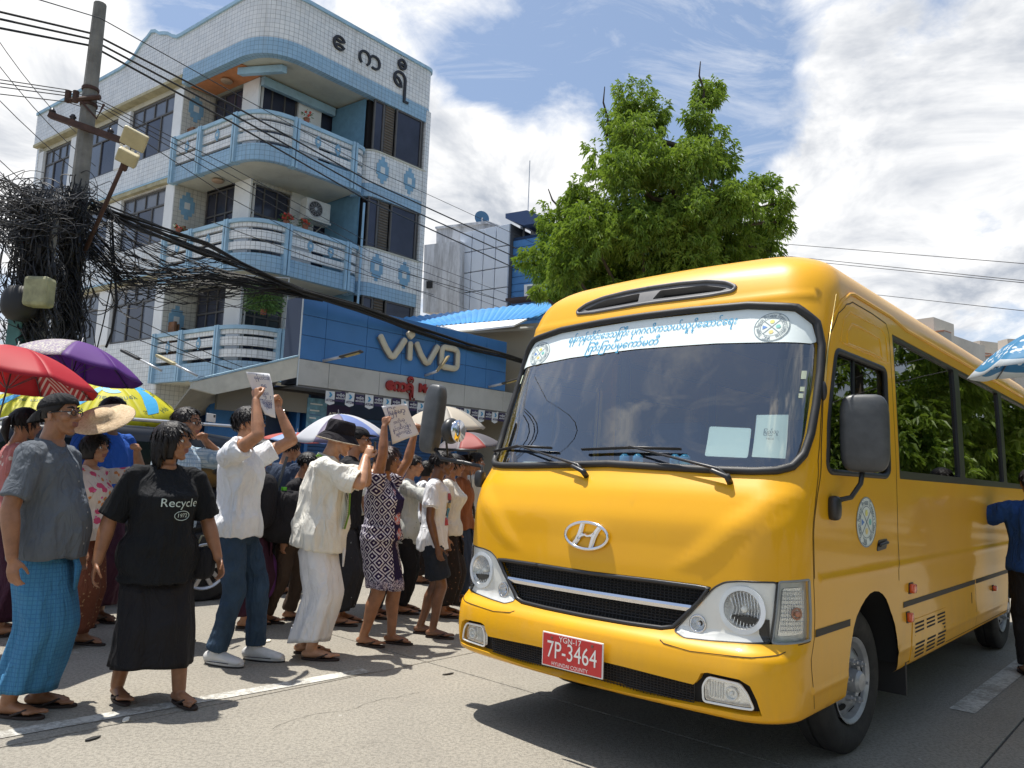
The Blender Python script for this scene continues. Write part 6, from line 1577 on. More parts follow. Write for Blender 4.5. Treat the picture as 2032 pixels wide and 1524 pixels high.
            t_ = (t_.normalized()+V3((rs.gauss(0, .16), rs.gauss(0, .16), rs.gauss(0, .12)))).normalized(); L_ = rs.uniform(.10, .26) if hair == 'short' else rs.uniform(.2, .42)
            w_ = d.cross(t_).normalized()*rs.uniform(.012, .028); a1 = q+t_*L_*.5+d*.022; a2 = q+t_*L_+d*rs.uniform(-.05, .012)
            st_.add([Q(*(q-w_)), Q(*(q+w_)), Q(*(a1+w_)), Q(*(a1-w_)), Q(*a2)], [(0, 1, 2, 3), (3, 2, 4)])
        st_.build('hair_strands', HM, ho_, kind='stuff')
    if glasses:
        g = MB(); GM = mat('glasses_black', (.012, .012, .014), .25)
        for s in (1, -1):
            P = [Q(.435+.0*k, s*(.135+.095*cos(k*pi/6)), .525+.070*sin(k*pi/6)) for k in range(12)]; g.tube(P, .011*Hh, n=6, closed=True); g.tube([Q(.425, s*.235, .545), Q(.25, s*.345, .55), Q(-.03, s*.37, .53)], .012*Hh, n=6)
        g.tube([Q(.437, .04, .545), Q(.45, 0, .555), Q(.437, -.04, .545)], .011*Hh, n=6); g.build('glasses', GM, e, True)
    # ---- clothes
    if top:
        TM = C[top]; sb = MB(); lo = .012*loose+.004; hz = hem
        dat = [(z, ry, rx, cx) for z, ry, rx, cx in TS if z > hz+.012 and z < .845]
        fl = 1+.03*(loose)
        zz = [(hz, *[np.interp(max(hz, .47), [q[0] for q in TS], [q[j] for q in TS]) for j in (1, 2, 3)])]
        dat2 = zz+dat; R = []
        for z, ry, rx, cx in dat2:
            ex = lo+(.020*loose*max(0, (.66-z)/.2))+(.0 if z < .8 else -.006); 
            if z > .82: ex = .004
            if bz and z < .60: rx = max(rx, .058+bz*.95*max(.6, 1-(.60-z)*3.0)); cx = bz*.55
            c = U(cx, 0, z-(neckdrop if z > .82 else 0)); R.append([c+fy*((ry*B*h+ex)*cos(2*pi*k/24))+fx*((rx*B*h+ex)*sin(2*pi*k/24)) for k in range(24)])
        sb.loft(R)
        for i, s in enumerate((1, -1)):
            S, E, Wt = arms[i]; bw = .55+.45*B
            sb.tube([U(0, s*.03, .815), U(-.004, s*swd*.92, .804)], [.030*h, .036*h*bw+.004], n=14, dome=True)
            if sleeve > 0:
                f1 = min(1, sleeve); P = [S, S.lerp(E, f1*.5), S.lerp(E, f1)]; r0_ = [.037*h*bw+.003, .036*h*bw+.010*loose, .033*h*bw+.015*loose]
                if sleeve > 1: P += [E.lerp(Wt, (sleeve-1)*.5), E.lerp(Wt, sleeve-1)]; r0_ += [.027*h*bw+.012*loose, .020*h*bw+.014*loose]
                sb.tube(P, r0_, n=16)
                sb.ell(S, [.038*h*bw+.003]*3)
        sm = remesh(sb, max(.008, vox*.95), 4, .6); sm.materials.append(TM); wrinkle(sm, .023*loose**.5, 6.2, hash_(label) % 11+1, .38); clear_body(sm, BV); shirt = link('shirt', sm, e)
        e['_s'] = 1
        if vox < .0095:      # button line down the front of shirts
            bvs = BVHTree.FromPolygons([v.co for v in sm.vertices], [tuple(p.vertices) for p in sm.polygons])
            if collar:
                for zq in (.52, .57, .62, .67, .72, .77):
                    o_ = U(.4, .0, zq); hit = bvs.ray_cast(o_, -fx, 1.0)
                    if hit[0]: MB().disc(hit[0], fx, .006, .003, 10).build('button', mat('button', (.3, .3, .3), .4), shirt)
                P = []
                for k in range(24):
                    o_ = U(.4, .012, hem+.01+(.825-hem-.01)*k/23); hit = bvs.ray_cast(o_, -fx, 1.0)
                    if hit[0]: P.append(hit[0]+fx*.001)
                if len(P) > 3: MB().tube(P, .0022, n=4).build('placket', TM, shirt)
        if collar:
            cb = MB(); P = [U(-.004, 0, .842)+fy*(.041*h*cos(a))+fx*(.041*h*sin(a)-.002)+up_*(.010*h*(1-sin(a))*.8-.004*h) for a in [2*pi*k/20+pi/2 for k in range(1, 20)]]; cb.tube(P, .0055, n=8, r2=.016, ref=tuple(up_)); cb.build('collar', TM, e, True)
    kind, bm = bottom; BM_ = C[bm] if bm else None
    hipc = V3((0, 0, 0))
    if kind in ('longyi', 'skirt', 'dress'):
        zt, zh = {'longyi': (.60, .075), 'skirt': (.60, .135), 'dress': (.60, .285)}[kind]; 
        if isinstance(hem, float) and kind == 'longyi': pass
        (h1, k1, a1), (h2_, k2, a2) = legs; nR = 26; n = 72; rings = []
        sd_ = rs.random()*6
        for j in range(nR+1):
            f = j/nR; z = (zt+(zh-zt)*f)*h
            def leg_at(hp, K, A): 
                if z > K.z: return hp.lerp(K, min(1, max(0, (hp.z-z)/(hp.z-K.z))))
                return K.lerp(A, min(1, (K.z-z)/(K.z-A.z)))
            p1, p2 = leg_at(h1, k1, a1), leg_at(h2_, k2, a2); c = (p1+p2)/2; c.z = z; sx, sy = abs(p1.x-p2.x)/2, abs(p1.y-p2.y)/2
            hipf = exp(-((z/h-.52)/.07)**2)
            ry = max(sy+.050*h*B, .088*h*B+.014*h*hipf*B)+.006; rx = max(sx*.95+.046*h*B, .070*h*B+bz*h*.5*(f < .15))+.006
            if z/h > .52: c = V3((bz*.3*h*(z/h > .55), 0, z)); ry = .094*h*B+.010; rx = .072*h*B+.010+bz*h*.35
            if kind == 'dress': ry += .012; rx += .012
            elif z/h > hem-.01: ry -= .020; rx -= .024
            if kind == 'skirt' and z/h < hem: rx += .010*f
            am = (.004+.016*f)*h/1.6; R = []
            for k in range(n):
                t = 2*pi*k/n; w_ = am*(sin(t*5+sd_+f*1.2)*.5+sin(t*9+sd_*2-f*2)*.35+sin(t*14+1.7*sd_)*.2)+am*.6*noise.noise(V3((cos(t)*2, sin(t)*2, f*6+sd_)))
                ex = 1
                R.append(c+V3((sin(t)*(rx+w_), cos(t)*(ry+w_), -(.012*sin(2*t+sd_) if j == nR else 0))))
            rings.append(R)
        cc0 = sum(rings[-1], V3())/n
        rings.append([cc0+(q-cc0)*.965+V3((0, 0, .004)) for q in rings[-1]]); rings.append([cc0+(q-cc0)*.90+V3((0, 0, .10)) for q in rings[-1]])
        sk = MB(); sk.loft(rings); so2 = sk.build('longyi' if kind == 'longyi' else 'skirt', BM_, e, True); clear_body(so2.data, BV, .007, .05 if vox < .0095 else .03)
        if kind == 'longyi':   # the knotted end of cloth at the waist
            kb = MB(); kb.ell((.060*h*B+bz*h*.5, .0, .52*h), (.035, .05, .03), nu=12, nv=8); kb.tube([(.07*h*B+bz*.5*h, 0, .51*h), (.098*h*B+bz*.4*h, -.02, .45*h), (.10*h*B+bz*.3*h, -.03, .38*h)], [.018, .035, .02], n=10, r2=[.012, .014, .006], ref=(1, 0, 0)); kb.build('waist_knot', BM_, e, True)
        if kind == 'dress': pass
    elif kind in ('pants', 'shorts'):
        pb = MB(); zend = .055 if kind == 'pants' else .31; bw = .5+.5*B
        pb.loft(ringset([(.60, .086, .062+bz*.8, bz*.4), (.56, .092, .066+bz*.7, bz*.4), (.52, .099, .076, -.006), (.48, .096, .074, -.004), (.46, .07, .06, 0)][::-1], .006))
        for (hp, K, A) in legs:
            if kind == 'pants': pb.tube([hp, hp.lerp(K, .5), K, K.lerp(A, .5), V3((A.x, A.y, zend*h))], [.058*h*bw+.006, .050*h*bw+.008, .040*h*bw+.010, .034*h*bw+.014, .030*h*bw+.018], n=18)
            else: pb.tube([hp, hp.lerp(K, .5), hp.lerp(K, .82)], [.060*h*bw+.008, .056*h*bw+.016, .050*h*bw+.022], n=18)
        pm = remesh(pb, max(.010, vox), 4, .6); pm.materials.append(BM_); wrinkle(pm, .016, 7, hash_(label) % 7+2, .9); clear_body(pm, BV); link('trousers' if kind == 'pants' else 'shorts', pm, e)
    # footwear
    for i, s in enumerate((1, -1)):
        A = legs[i][2]; ta = radians(toe[i]); fd = V3((cos(ta), sin(ta), 0)); fs = V3((-sin(ta), cos(ta), 0)); k = h/1.7; o = V3((A.x, A.y, A.z-.050*h if A.z > .055*h else 0))
        if shoe == 'sandal':
            P = []
            for a in range(24):
                t = 2*pi*a/24; L_ = .137*k*cos(t); P.append(o+fd*(.070*k+L_)+fs*((.040+.008*cos(t))*k*sin(t)))
            m3 = MB(); m3.prism([(p.x, p.y) for p in P], .001, .017); so_ = m3.build('sandal', SOLE, e, bevel=.003)
            m3 = MB(); q = o+fd*.155*k+fs*(-s)*.012*k+V3((0, 0, .018))
            for t_ in (1, -1): m3.tube([q+V3((0, 0, .012)), o+fd*.12*k+fs*t_*.030*k+V3((0, 0, .048*k)), o+fd*.045*k+fs*t_*.037*k+V3((0, 0, .018))], [.006, .0085, .008], n=6)
            m3.build('strap', SOLE, so_, True)
        else:
            m3 = MB(); zs_ = .012
            m3.tube([o-fd*.055*k+V3((0, 0, .045*k)), o+fd*.0*k+V3((0, 0, .055*k)), o+fd*.09*k+V3((0, 0, .042*k)), o+fd*.16*k+V3((0, 0, .034*k)), o+fd*.19*k+V3((0, 0, .030*k))], [.036*k, .040*k, .046*k, .048*k, .040*k], n=18, ref=(0, 0, 1), r2=[.040*k, .052*k, .036*k, .028*k, .022*k], dome=True)
            m3.tube([o+V3((0, 0, .05*k)), o+V3((0, 0, .105*k))], [.040*k, .037*k], n=16, dome=True)
            sh = link('sneaker', remesh(m3, .006, 3, .5), e); sh.data.materials.append(SOLEW)
            P = []
            for a in range(28):
                t = 2*pi*a/28; P.append(o+fd*(.070*k+.150*k*cos(t))+fs*((.046+.006*cos(t))*k*sin(t)))
            m3 = MB(); m3.prism([(p.x, p.y) for p in P], .010, .034); m3.build('sole', SOLEW, sh, bevel=.006); m3 = MB(); m3.prism([(p.x, p.y) for p in P], .001, .0095); m3.build('outsole', BLK, sh)
            m3 = MB()
            for t_ in range(4): q = o+fd*(.055+.022*t_)*k+V3((0, 0, (.085-.009*t_)*k)); m3.tube([q-fs*.022*k-V3((0, 0, .006)), q+V3((0, 0, .004)), q+fs*.022*k-V3((0, 0, .006))], .003, n=5)
            m3.build('laces', mat('lace_white', (.7, .7, .7), .7), sh)
            m3 = MB(); m3.tube([o-fd*.05*k+fs*.047*k*s_+V3((0, 0, .03)) for s_ in (1,)]+[o+fd*.06*k+fs*.052*k+V3((0, 0, .032)), o+fd*.14*k+fs*.05*k+V3((0, 0, .03))], .003, n=4); m3.tube([o-fd*.05*k-fs*.047*k+V3((0, 0, .03)), o+fd*.06*k-fs*.052*k+V3((0, 0, .032)), o+fd*.14*k-fs*.05*k+V3((0, 0, .03))], .003, n=4); m3.build('stripe', BLK, sh)
    # hats
    def hatobj(name, label_, cat, bmesh_list):
        ho = empty(name, pos, face, label_, cat, None)
        for nm, mbb, mt in bmesh_list: mbb.build(nm, mt, ho, True)
        return ho
    if hat == 'cap_back':
        CM = cloth('cap_black', (.018, .018, .02)); m4 = MB(); R = []
        for j in range(9):
            t = j/8*pi/2*.97; R.append([Q(-.03+.475*cos(t)*cos(a)-.02*sin(t), .385*cos(t)*sin(a), .70+.345*sin(t)+.05*cos(t)*cos(a)) for a in [2*pi*k/28 for k in range(28)]])
        m4.loft(R); b4 = MB(); R2 = []
        for r_, dz, wd in ((.40, 0, .36), (.62, -.10, .33), (.80, -.26, .20)): R2.append([Q(-r_*cos(a*.9)-.0, wd*sin(a)*1.0, .66+dz-.03*cos(a)) for a in [-1.25+2.5*k/12 for k in range(13)]])
        b4.loft(R2, cap=False, closed=False); R3 = [[p+V3((0, 0, .008)) for p in r] for r in R2]; b4.loft(R3, cap=False, closed=False)
        hatobj('cap', 'black baseball cap worn backwards by the man in the grey shirt', 'cap', [('crown', m4, CM), ('brim', b4, CM)])
    if hat == 'bucket':
        CM = cloth('hat_black', (.012, .010, .014)); m4 = MB(); R = []
        for r_, z in ((.50, .62), (.475, .78), (.455, 1.0), (.40, 1.09), (.20, 1.105), (.02, 1.11)): R.append([Q(-.03+r_*cos(a), r_*.86*sin(a), z+.03*sin(3*a)*(r_ > .4)) for a in [2*pi*k/32 for k in range(32)]])
        m4.loft(R); b4 = MB(); R = []
        for r_, z in ((.47, .68), (.60, .55), (.70, .43), (.705, .415), (.60, .50), (.46, .62)): R.append([Q(-.03+r_*cos(a), r_*.88*sin(a), z+.015*sin(2*a+1)) for a in [2*pi*k/36 for k in range(36)]])
        b4.loft(R, cap=False); t4 = MB(); t4.tube([Q(-.03+.705*cos(a), .705*.88*sin(a), .417+.015*sin(2*a+1)) for a in [2*pi*k/36 for k in range(36)]], .004, n=6, closed=True)
        hatobj('bucket_hat', 'black bucket hat with pale edge worn by the man in white', 'hat', [('crown', m4, CM), ('brim', b4, CM), ('piping', t4, cloth('piping', (.5, .42, .32)))])
    if hat == 'cap':
        CM = cloth('cap_black', (.018, .018, .02)); m4 = MB(); R = []
        for j in range(9):
            t = j/8*pi/2*.97; R.append([Q(-.03+.475*cos(t)*cos(a)-.02*sin(t), .385*cos(t)*sin(a), .70+.345*sin(t)) for a in [2*pi*k/28 for k in range(28)]])
        m4.loft(R); b4 = MB(); R2 = []
        for r_, dz, wd in ((.38, 0, .34), (.58, -.02, .33), (.76, -.06, .20)): R2.append([Q(r_*cos(a*.9), wd*sin(a), .72+dz) for a in [-1.25+2.5*k/12 for k in range(13)]])
        b4.loft(R2, cap=False, closed=False); b4.loft([[p+V3((0, 0, .008)) for p in r] for r in R2], cap=False, closed=False)
        hatobj('cap', 'dark peaked cap on the photographing man behind the white clad man', 'cap', [('crown', m4, CM), ('brim', b4, CM)])
    if '_s' in e: del e['_s']
    e.rotation_euler = (0, 0, face); M_ = Matrix.Translation(pos) @ Matrix.Rotation(face, 4, 'Z')
    return dict(e=e, M=M_, arms=arms, Q=Q, U=U, h=h, legs=legs, shirt=(shirt if top else None), fx=fx, fy=fy, up=up_, TS=TS)
def hash_(s):
    k = 7
    for ch in s: k = (k*31+ord(ch)) % 100003
    return k
def stand(foot, headtop):
    g = gnd(*foot); z = aty(*headtop, g.y).z; return g, z
def atx(x, Y): p = aty(x, 940, Y); return Vector((p.x, Y, 0))
def hgt(x, y, Y): return aty(x, y, Y).z
RD = radians
# helper: convert a world point to a person's local fractions (so hands can be aimed at what they hold)
def loc_frac(pos, face, h, P):
    q = Matrix.Rotation(-face, 3, 'Z') @ (Vector(P)-pos); return (q.x/h, q.y/h, q.z/h)

def decal_on(me_obj, txt, size, c, d, upv, mtl, name='lettering', off=.004, sx=1):
    """lettering laid on the cloth by casting onto its surface (all in the person's local space)"""
    me = me_obj.data; bv = BVHTree.FromPolygons([v.co for v in me.vertices], [tuple(p.vertices) for p in me.polygons]); n = d.cross(upv).normalized()
    vs, fs = text_geo(txt, size); out = []
    for p in vs:
        q = c+d*p[0]*sx+upv*p[1]; hit = bv.ray_cast(q+n*.35, -n, .8); out.append(hit[0]+n*off if hit[0] else q)
    mb = MB(); mb.add(out, fs); return mb.build(name, mtl, me_obj)
def decal_poly(me_obj, pts, c, d, upv, mtl, name='print', off=.003):
    me = me_obj.data; bv = BVHTree.FromPolygons([v.co for v in me.vertices], [tuple(p.vertices) for p in me.polygons]); n = d.cross(upv).normalized()
    V_, F_ = cdt(densify(ccw(pts), .015), [], .015)
    out = []
    for x, y in V_:
        q = c+d*x+upv*y; hit = bv.ray_cast(q+n*.35, -n, .8); out.append(hit[0]+n*off if hit[0] else q)
    mb = MB(); mb.add(out, F_); return mb.build(name, mtl, me_obj)

# --- 1 man in the grey shirt, far left
g, z = stand((48, 1412), (95, 775)); H1 = z-.03
P1 = person('man in grey shirt, backwards black cap and blue checked longyi at the left edge', g, RD(4), H1, 'brown', build=1.12, belly=.032, lean=-2, head=(-6, 4), feet=((.02, .09), (-.04, -.10)), hands=((.02, .19, .47), (.01, -.195, .455)),
     top='grey', sleeve=.80, hem=.475, loose=1.15, bottom=('longyi', 'blue_check'), hair='short', hat='cap_back', glasses=True, vox=.0070, collar=True, toe=(4, -8))
# --- 2 woman in the floral blouse with the straw hat
g2, z2_ = stand((140, 1283), (185, 856)); H2 = 1.62
P2 = person('woman in pink flowered blouse holding a straw hat up against the sun', g2, RD(-12), H2, 'brown', True, build=1.15, belly=.02, head=(0, 4), hands=((.19, .08, .93), (.03, -.15, .47)), hint=((.2, .8, -.6), (-.5, -.4, -.6)), grip=(1, 0), top='floral', sleeve=.75, hem=.50, loose=1.1, bottom=('longyi', 'brown_print'), hair='bob', vox=.009, chest=.02, feet=((.02, .09), (-.12, -.08)))
STRAW = mat('straw', (.60, .46, .28), .85, fn=lambda T, v, col: T.mix(T.ramp(T.noise(v, 40, 5, .7, 1), .3, .7), (.70, .55, .36, 1), (.42, .29, .16, 1)), bump=.8, bs=70)
hc_ = aty(203, 826, g2.y-.10); st_o = empty('straw_hat', hc_, 0, 'broad woven straw hat held over the head of the woman in flowered blouse', 'hat')
vd = (Vector((0, 0, CAMH))-hc_).normalized(); ax_ = Vector((-.06, -.60, .79)).normalized(); a_ = Vector((1, 0, .0)); a_ = (a_-ax_*a_.dot(ax_)).normalized(); b_ = ax_.cross(a_)
mb = MB(); rings = []
for r, dz in ((.002, .05), (.06, .048), (.09, .03), (.10, .0), (.17, -.006), (.235, -.02), (.24, -.026), (.17, -.012), (.095, -.008)): rings.append([a_*r*1.0*cos(2*pi*k/40)+b_*r*.92*sin(2*pi*k/40)+ax_*dz for k in range(40)])
mb.loft(rings, cap=False); mb.build('brim', STRAW, st_o, True)
# --- 3 woman in black
g, z = stand((245, 1388), (352, 840)); H3 = z-.01
P3 = person('woman in black t-shirt and long black skirt striding in front of the white line', g+Vector((.12, 0, 0)), RD(-48), H3, 'brown', True, build=1.20, belly=.030, lean=2, turn=0, head=(46, 4), feet=((.18, .14), (-.12, -.12)), hands=((.08, .20, .50), (.02, -.215, .47)), hint=((-.6, .5, -.5), (-.6, -.5, -.5)), top='black', sleeve=.92, hem=.43, loose=1.25, bottom=('skirt', 'black2'), hair='wavy', hairmat=HAIR, vox=.0070, chest=.025, toe=(10, 2))
PRW = mat('print_pale', (.50, .60, .58), .7)
L = P3['U']; c = L(.06, -.0, .705)
d_ = P3['fy']; u_ = P3['up']
decal_on(P3['shirt'], 'Recycle', .072, c+P3['up']*.02+d_*.035, P3['fy'], P3['up'], PRW, sx=1.05)
decal_on(P3['shirt'], '1972', .034, c-P3['up']*.055+d_*.055, P3['fy'], P3['up'], PRW)
ring = [(.048*cos(a*pi/14), .028*sin(a*pi/14)) for a in range(28)]
me_ = P3['shirt'].data; bv_ = BVHTree.FromPolygons([v.co for v in me_.vertices], [tuple(p.vertices) for p in me_.polygons]); nn_ = P3['fy'].cross(P3['up']).normalized(); pts_ = []
for x, y in ring:
    q = c-P3['up']*.055+d_*.055+P3['fy']*x+P3['up']*y; hit = bv_.ray_cast(q+nn_*.35, -nn_, .8); pts_.append((hit[0] if hit[0] else q)+nn_*.003)
MB().tube(pts_, .0022, n=4, closed=True).build('print_ring', PRW, P3['shirt'])
# shoulder bag on her far side
bg = empty('shoulder_bag', P3['M'] @ Vector((.06, .26, .80*H3*.62)), 0, 'black shoulder bag with pale edge hanging at the side of the woman in black', 'bag')
mb = MB(); mb.ell((0, 0, -.02), (.075, .05, .10), e=.6, nu=20, nv=12); mb.build('bag_body', C['black2'], bg, True)
mb = MB(); mb.tube([(-.05, 0, .07), (-.02, 0, .15), (.03, 0, .15), (.06, 0, .07)], .006, n=6); mb.build('handle', mat('handle_pale', (.5, .5, .38), .5), bg, True)
# --- 4 man with the paper
g, z = stand((448, 1312), (482, 808)); H4 = z-.01; f4 = RD(-10)
pp4 = aty(548, 790, g.y-.03)
hL = loc_frac(g, f4, H4, aty(553, 812, g.y+.30)); hR = loc_frac(g, f4, H4, aty(508, 795, g.y-.22))
P4 = person('young man in white t-shirt and jeans raising a white sheet above his head', g, f4, H4, 'tan', build=.98, lean=0, head=(-4, 8), feet=((.17, .10), (-.02, -.11)), hands=(hL, hR), hint=((.8, .35, -.5), (.8, -.35, -.5)), grip=(1, 1), top='white', sleeve=.50, hem=.485, loose=1.7, bottom=('pants', 'jeans'), shoe='sneaker', hair='short', glasses=True, vox=.0070, toe=(2, -8))
def sheet(name, label, corners, lines, seed, folds=.02, seedtxt=0):
    """hand-lettered sheet of paper: 4 world corners (tl, tr, br, bl); lines of writing drawn as ink strokes"""
    e = empty(name, sum(corners, Vector())/4, 0, label, 'paper sheet'); c = [q-e.location for q in corners]; n = (c[1]-c[0]).cross(c[3]-c[0]).normalized()
    if n.y > 0: n = -n
    def P(u, v, o=0): p = c[0].lerp(c[1], u).lerp(c[3].lerp(c[2], u), v); return p+n*(folds*sin(u*4+seed)*cos(v*3.3+seed*2)+o)
    mb = MB(); N = 14; mb.loft([[P(i/N, j/N) for i in range(N+1)] for j in range(N+1)], cap=False, closed=False); o = mb.build('sheet', mat('sheet_white', (.72, .73, .76), .75), e, True)
    sm = o.modifiers.new('t', 'SOLIDIFY'); sm.thickness = .0012; sm.offset = -1
    ink = mat('ink_blue', (.08, .10, .28), .6)
    for (txt, u, v, su) in lines:
        vs, fs = text_geo(txt, 1); wdt = max(p[0] for p in vs)-min(p[0] for p in vs); k = su/wdt; asp = (c[1]-c[0]).length/(c[3]-c[0]).length
        mb = MB(); mb.add([P(u+p[0]*k, v-p[1]*k*asp, .003) for p in vs], fs); mb.build('lettering', ink, o)
    return e
sheet('paper_sheet', 'white hand-lettered sheet held high by the young man in white t-shirt', [aty(493, 738, g.y-.30), aty(540, 745, g.y-.02), aty(551, 829, g.y+.08), aty(520, 823, g.y-.08)][:0] or [aty(492, 737, g.y-.28), aty(531, 742, g.y+.05), aty(551, 829, g.y+.12), aty(521, 823, g.y-.06)],
      [('မုန့်ဟင်းခါး', .60, .12, .62), ('ရေ', .55, .30, .2), ('ကျန်းမာ', .5, .47, .4), ('အချိုမှုန့်', .5, .66, .7), ('လျှော့စား', .5, .75, .6)], 1.3)
wt = MB(); S, E_, Wt = P4['arms'][0]; dd = (Wt-E_).normalized(); a0_ = Wt-dd*.03
tmp = empty('wrist_watch', P4['M'] @ a0_, f4, 'dark wrist watch on the raised far arm of the young man', 'watch'); wt.tube([-dd*.012, dd*.012], .030, n=16); wt.build('strap', BLK, tmp, True); MB().disc(dd.orthogonal().normalized()*.028, dd.orthogonal(), .016, .006).build('dial', CHR, tmp)
# --- 5 man in white with bucket hat, photographing
g, z = stand((612, 1303), (655, 833)); H5 = z-.02; f5 = RD(6)
hn = loc_frac(g, f5, H5, aty(716, 880, g.y-.05)); 
P5 = person('man in off white shirt and white longyi with black bucket hat taking a photograph', g, f5, H5, 'light', build=1.16, belly=.02, lean=6, head=(0, -4), feet=((-.06, .10), (.03, -.10)), hands=((.150, .040, .875), (.155, -.035, .865)), hint=((.35, .7, -.9), (.45, -.7, -.9)), grip=(1, 1),
     handdir=((.3, -.3, .9), (.3, .3, .9)), top='offwhite', sleeve=.92, hem=.455, loose=2.0, bottom=('longyi', 'whitelongyi'), hair='short', hat='bucket', vox=.0070, collar=True, toe=(4, -6))
# gold hem of the white longyi
def phone_at(Pd, fr, label, col=(.02, .02, .022), face_=0):
    q = Pd['M'] @ Pd['U'](*fr); o = empty('phone', q, Pd['e'].rotation_euler.z, label, 'phone'); MB().box((0, 0, 0), (.010, .145, .072)).build('case', mat('phone_case_%d' % int(col[0]*100), col, .3), o, bevel=.004)
    MB().box((.007, .045, .018), (.004, .028, .024)).build('camera_lens', BLK, o, bevel=.002); return o
phone_at(P5, (.185, 0, .925), 'dark phone held up in both hands by the man with bucket hat')
sc_e = empty('woven_scarf', P5['M'] @ Vector((0, 0, 0)), f5, 'pale scarf with green stripe hanging round the neck of the man in white', 'scarf'); U5 = P5['U']
for w_, m_, nm in ((.045, cloth('scarf_pale', (.50, .52, .42), fn=check_fn(60, (.2, .26, .22), .2)), 'cloth'), (.014, cloth('scarf_green', (.18, .38, .05)), 'stripe')):
    mb = MB(); o_ = .006 if nm == 'stripe' else 0
    pth = [U5(-.055-o_, .02, .845), U5(-.04-o_*.5, -.045-o_, .85), U5(.02, -.062-o_*.6, .835), U5(.075+o_, -.050, .78), U5(.112+o_, -.045, .70), U5(.122+o_, -.05, .62), U5(.115+o_, -.055, .555)]
    mb.tube(pth, [w_*.5, w_*.6, w_*.7, w_*.8, w_, w_, w_], n=8, r2=.006, ref=(1, .0, .25)); mb.build(nm, m_, sc_e, True)
# --- 6 woman in batik dress raising paper
g, z = stand((742, 1278), (768, 890)); H6 = z; f6 = RD(-12)
hL = loc_frac(g, f6, H6, aty(828, 850, g.y+.22)); hR = loc_frac(g, f6, H6, aty(764, 838, g.y-.16))
P6 = person('woman in violet batik dress raising a paper sheet with both arms', g, f6, H6, 'brown', True, build=1.12, belly=.015, head=(0, 4), feet=((.12, .07), (-.06, -.09)), hands=(hL, hR), hint=((.7, .5, -.5), (.6, -.5, -.5)), grip=(1, 1), top='batik', sleeve=.45, hem=.53, loose=.9, bottom=('dress', 'batik'), hair='bob', hairmat=HAIRB, vox=.0085, chest=.022, toe=(0, -5))
sheet('paper_sheet', 'creased white sheet with blue writing held up by the woman in batik dress', [aty(758, 806, g.y-.15), aty(806, 801, g.y+.02), aty(832, 862, g.y+.12), aty(778, 882, g.y-.04)], [('ြမန်မာ့', .5, .2, .7), ('အတိုးမဲ့', .5, .48, .5), ('နှင်းဆီပန်း', .5, .66, .75), ('ချစ်ကြည်', .5, .8, .6)], 2.2, .03)
# --- 7 boy
g, z = stand((852, 1262), (862, 895)); H7 = z; 
P7 = person('boy in white t-shirt with printed front and dark shorts beside the bus', g, RD(-6), H7, 'dark', build=.86, head=(4, 0), feet=((-.10, .07), (.04, -.07)), hands=(None, (.05, -.14, .455)), top='white', sleeve=.62, hem=.46, loose=1.6, bottom=('shorts', 'navyshort'), hair='short', vox=.0085)
for k, (x, y, a, b, c_) in enumerate(((.0, .10, .05, .03, (.35, .03, .04)), (.01, .06, .05, .02, (.05, .05, .06)), (.0, .02, .06, .025, (.55, .45, .2)), (.01, -.05, .05, .05, (.06, .30, .48)), (.0, -.12, .05, .035, (.40, .04, .05)), (-.03, -.01, .02, .06, (.03, .03, .04)))):
    decal_poly(P7['shirt'], [(x-a, y-b), (x+a, y-b), (x+a*.8, y+b), (x-a, y+b)], P7['U'](.05, 0, .69), P7['fy'], P7['up'], mat('boyprint%d' % k, c_, .7), off=.004)
# --- 8.. the others
P8 = person('woman in cream knitted top and dark patterned longyi close to the bus front', atx(893, 7.9), RD(-5), hgt(893, 903, 7.9), 'brown', True, build=1.1, head=(0, 0), top='knit', sleeve=.35, hem=.50, loose=.9, bottom=('longyi', 'darkprint'), hair='bun', vox=.010, chest=.02)
P9 = person('woman with tied dark hair and pink blouse at the left edge behind the cap', atx(28, 6.3), RD(40), hgt(35, 812, 6.3), 'tan', True, build=1.05, head=(20, 0), top='pinkb', sleeve=.6, hem=.5, loose=1.1, bottom=('longyi', 'maroon'), hair='tail', vox=.011)
P10 = person('man in royal blue patterned shirt behind the straw hat', atx(205, 6.9), RD(-25), hgt(183, 790, 6.9), 'dark', build=1.12, belly=.02, head=(0, 0), top='royal', sleeve=.8, hem=.48, loose=1.4, bottom=('longyi', 'maroon'), hair='short', vox=.011)
P11 = person('man with glasses and pale checked shirt right behind the woman in black', atx(352, 6.25), RD(-8), hgt(355, 812, 6.25), 'brown', build=1.05, head=(0, 2), hands=((.03, .15, .87), (.03, -.16, .46)), hint=((.2, .9, -.7), (-.5, -.4, -.6)), grip=(1, 0), top='plaid', sleeve=.8, hem=.48, loose=1.3, bottom=('pants', 'black2'), hair='short', glasses=True, vox=.010)
phone_at(P11, (.060, .13, .975), 'white phone held up beside the head of the man with glasses', (.6, .6, .58))
P12 = person('young man in navy t-shirt seen from behind, head turned towards the bus', atx(565, 8.9), RD(58), hgt(572, 872, 8.9), 'tan', build=1.02, head=(-30, -8), top='navy', sleeve=.6, hem=.49, loose=1.3, bottom=('pants', 'black2'), hair='short', vox=.011)
P13 = person('person in black with maroon longyi hidden behind the young man with paper', atx(512, 7.0), RD(5), 1.66, 'tan', build=1.05, top='black2', sleeve=.9, hem=.48, loose=1.3, bottom=('longyi', 'maroon'), hair='short', vox=.014, head=(0, 0))
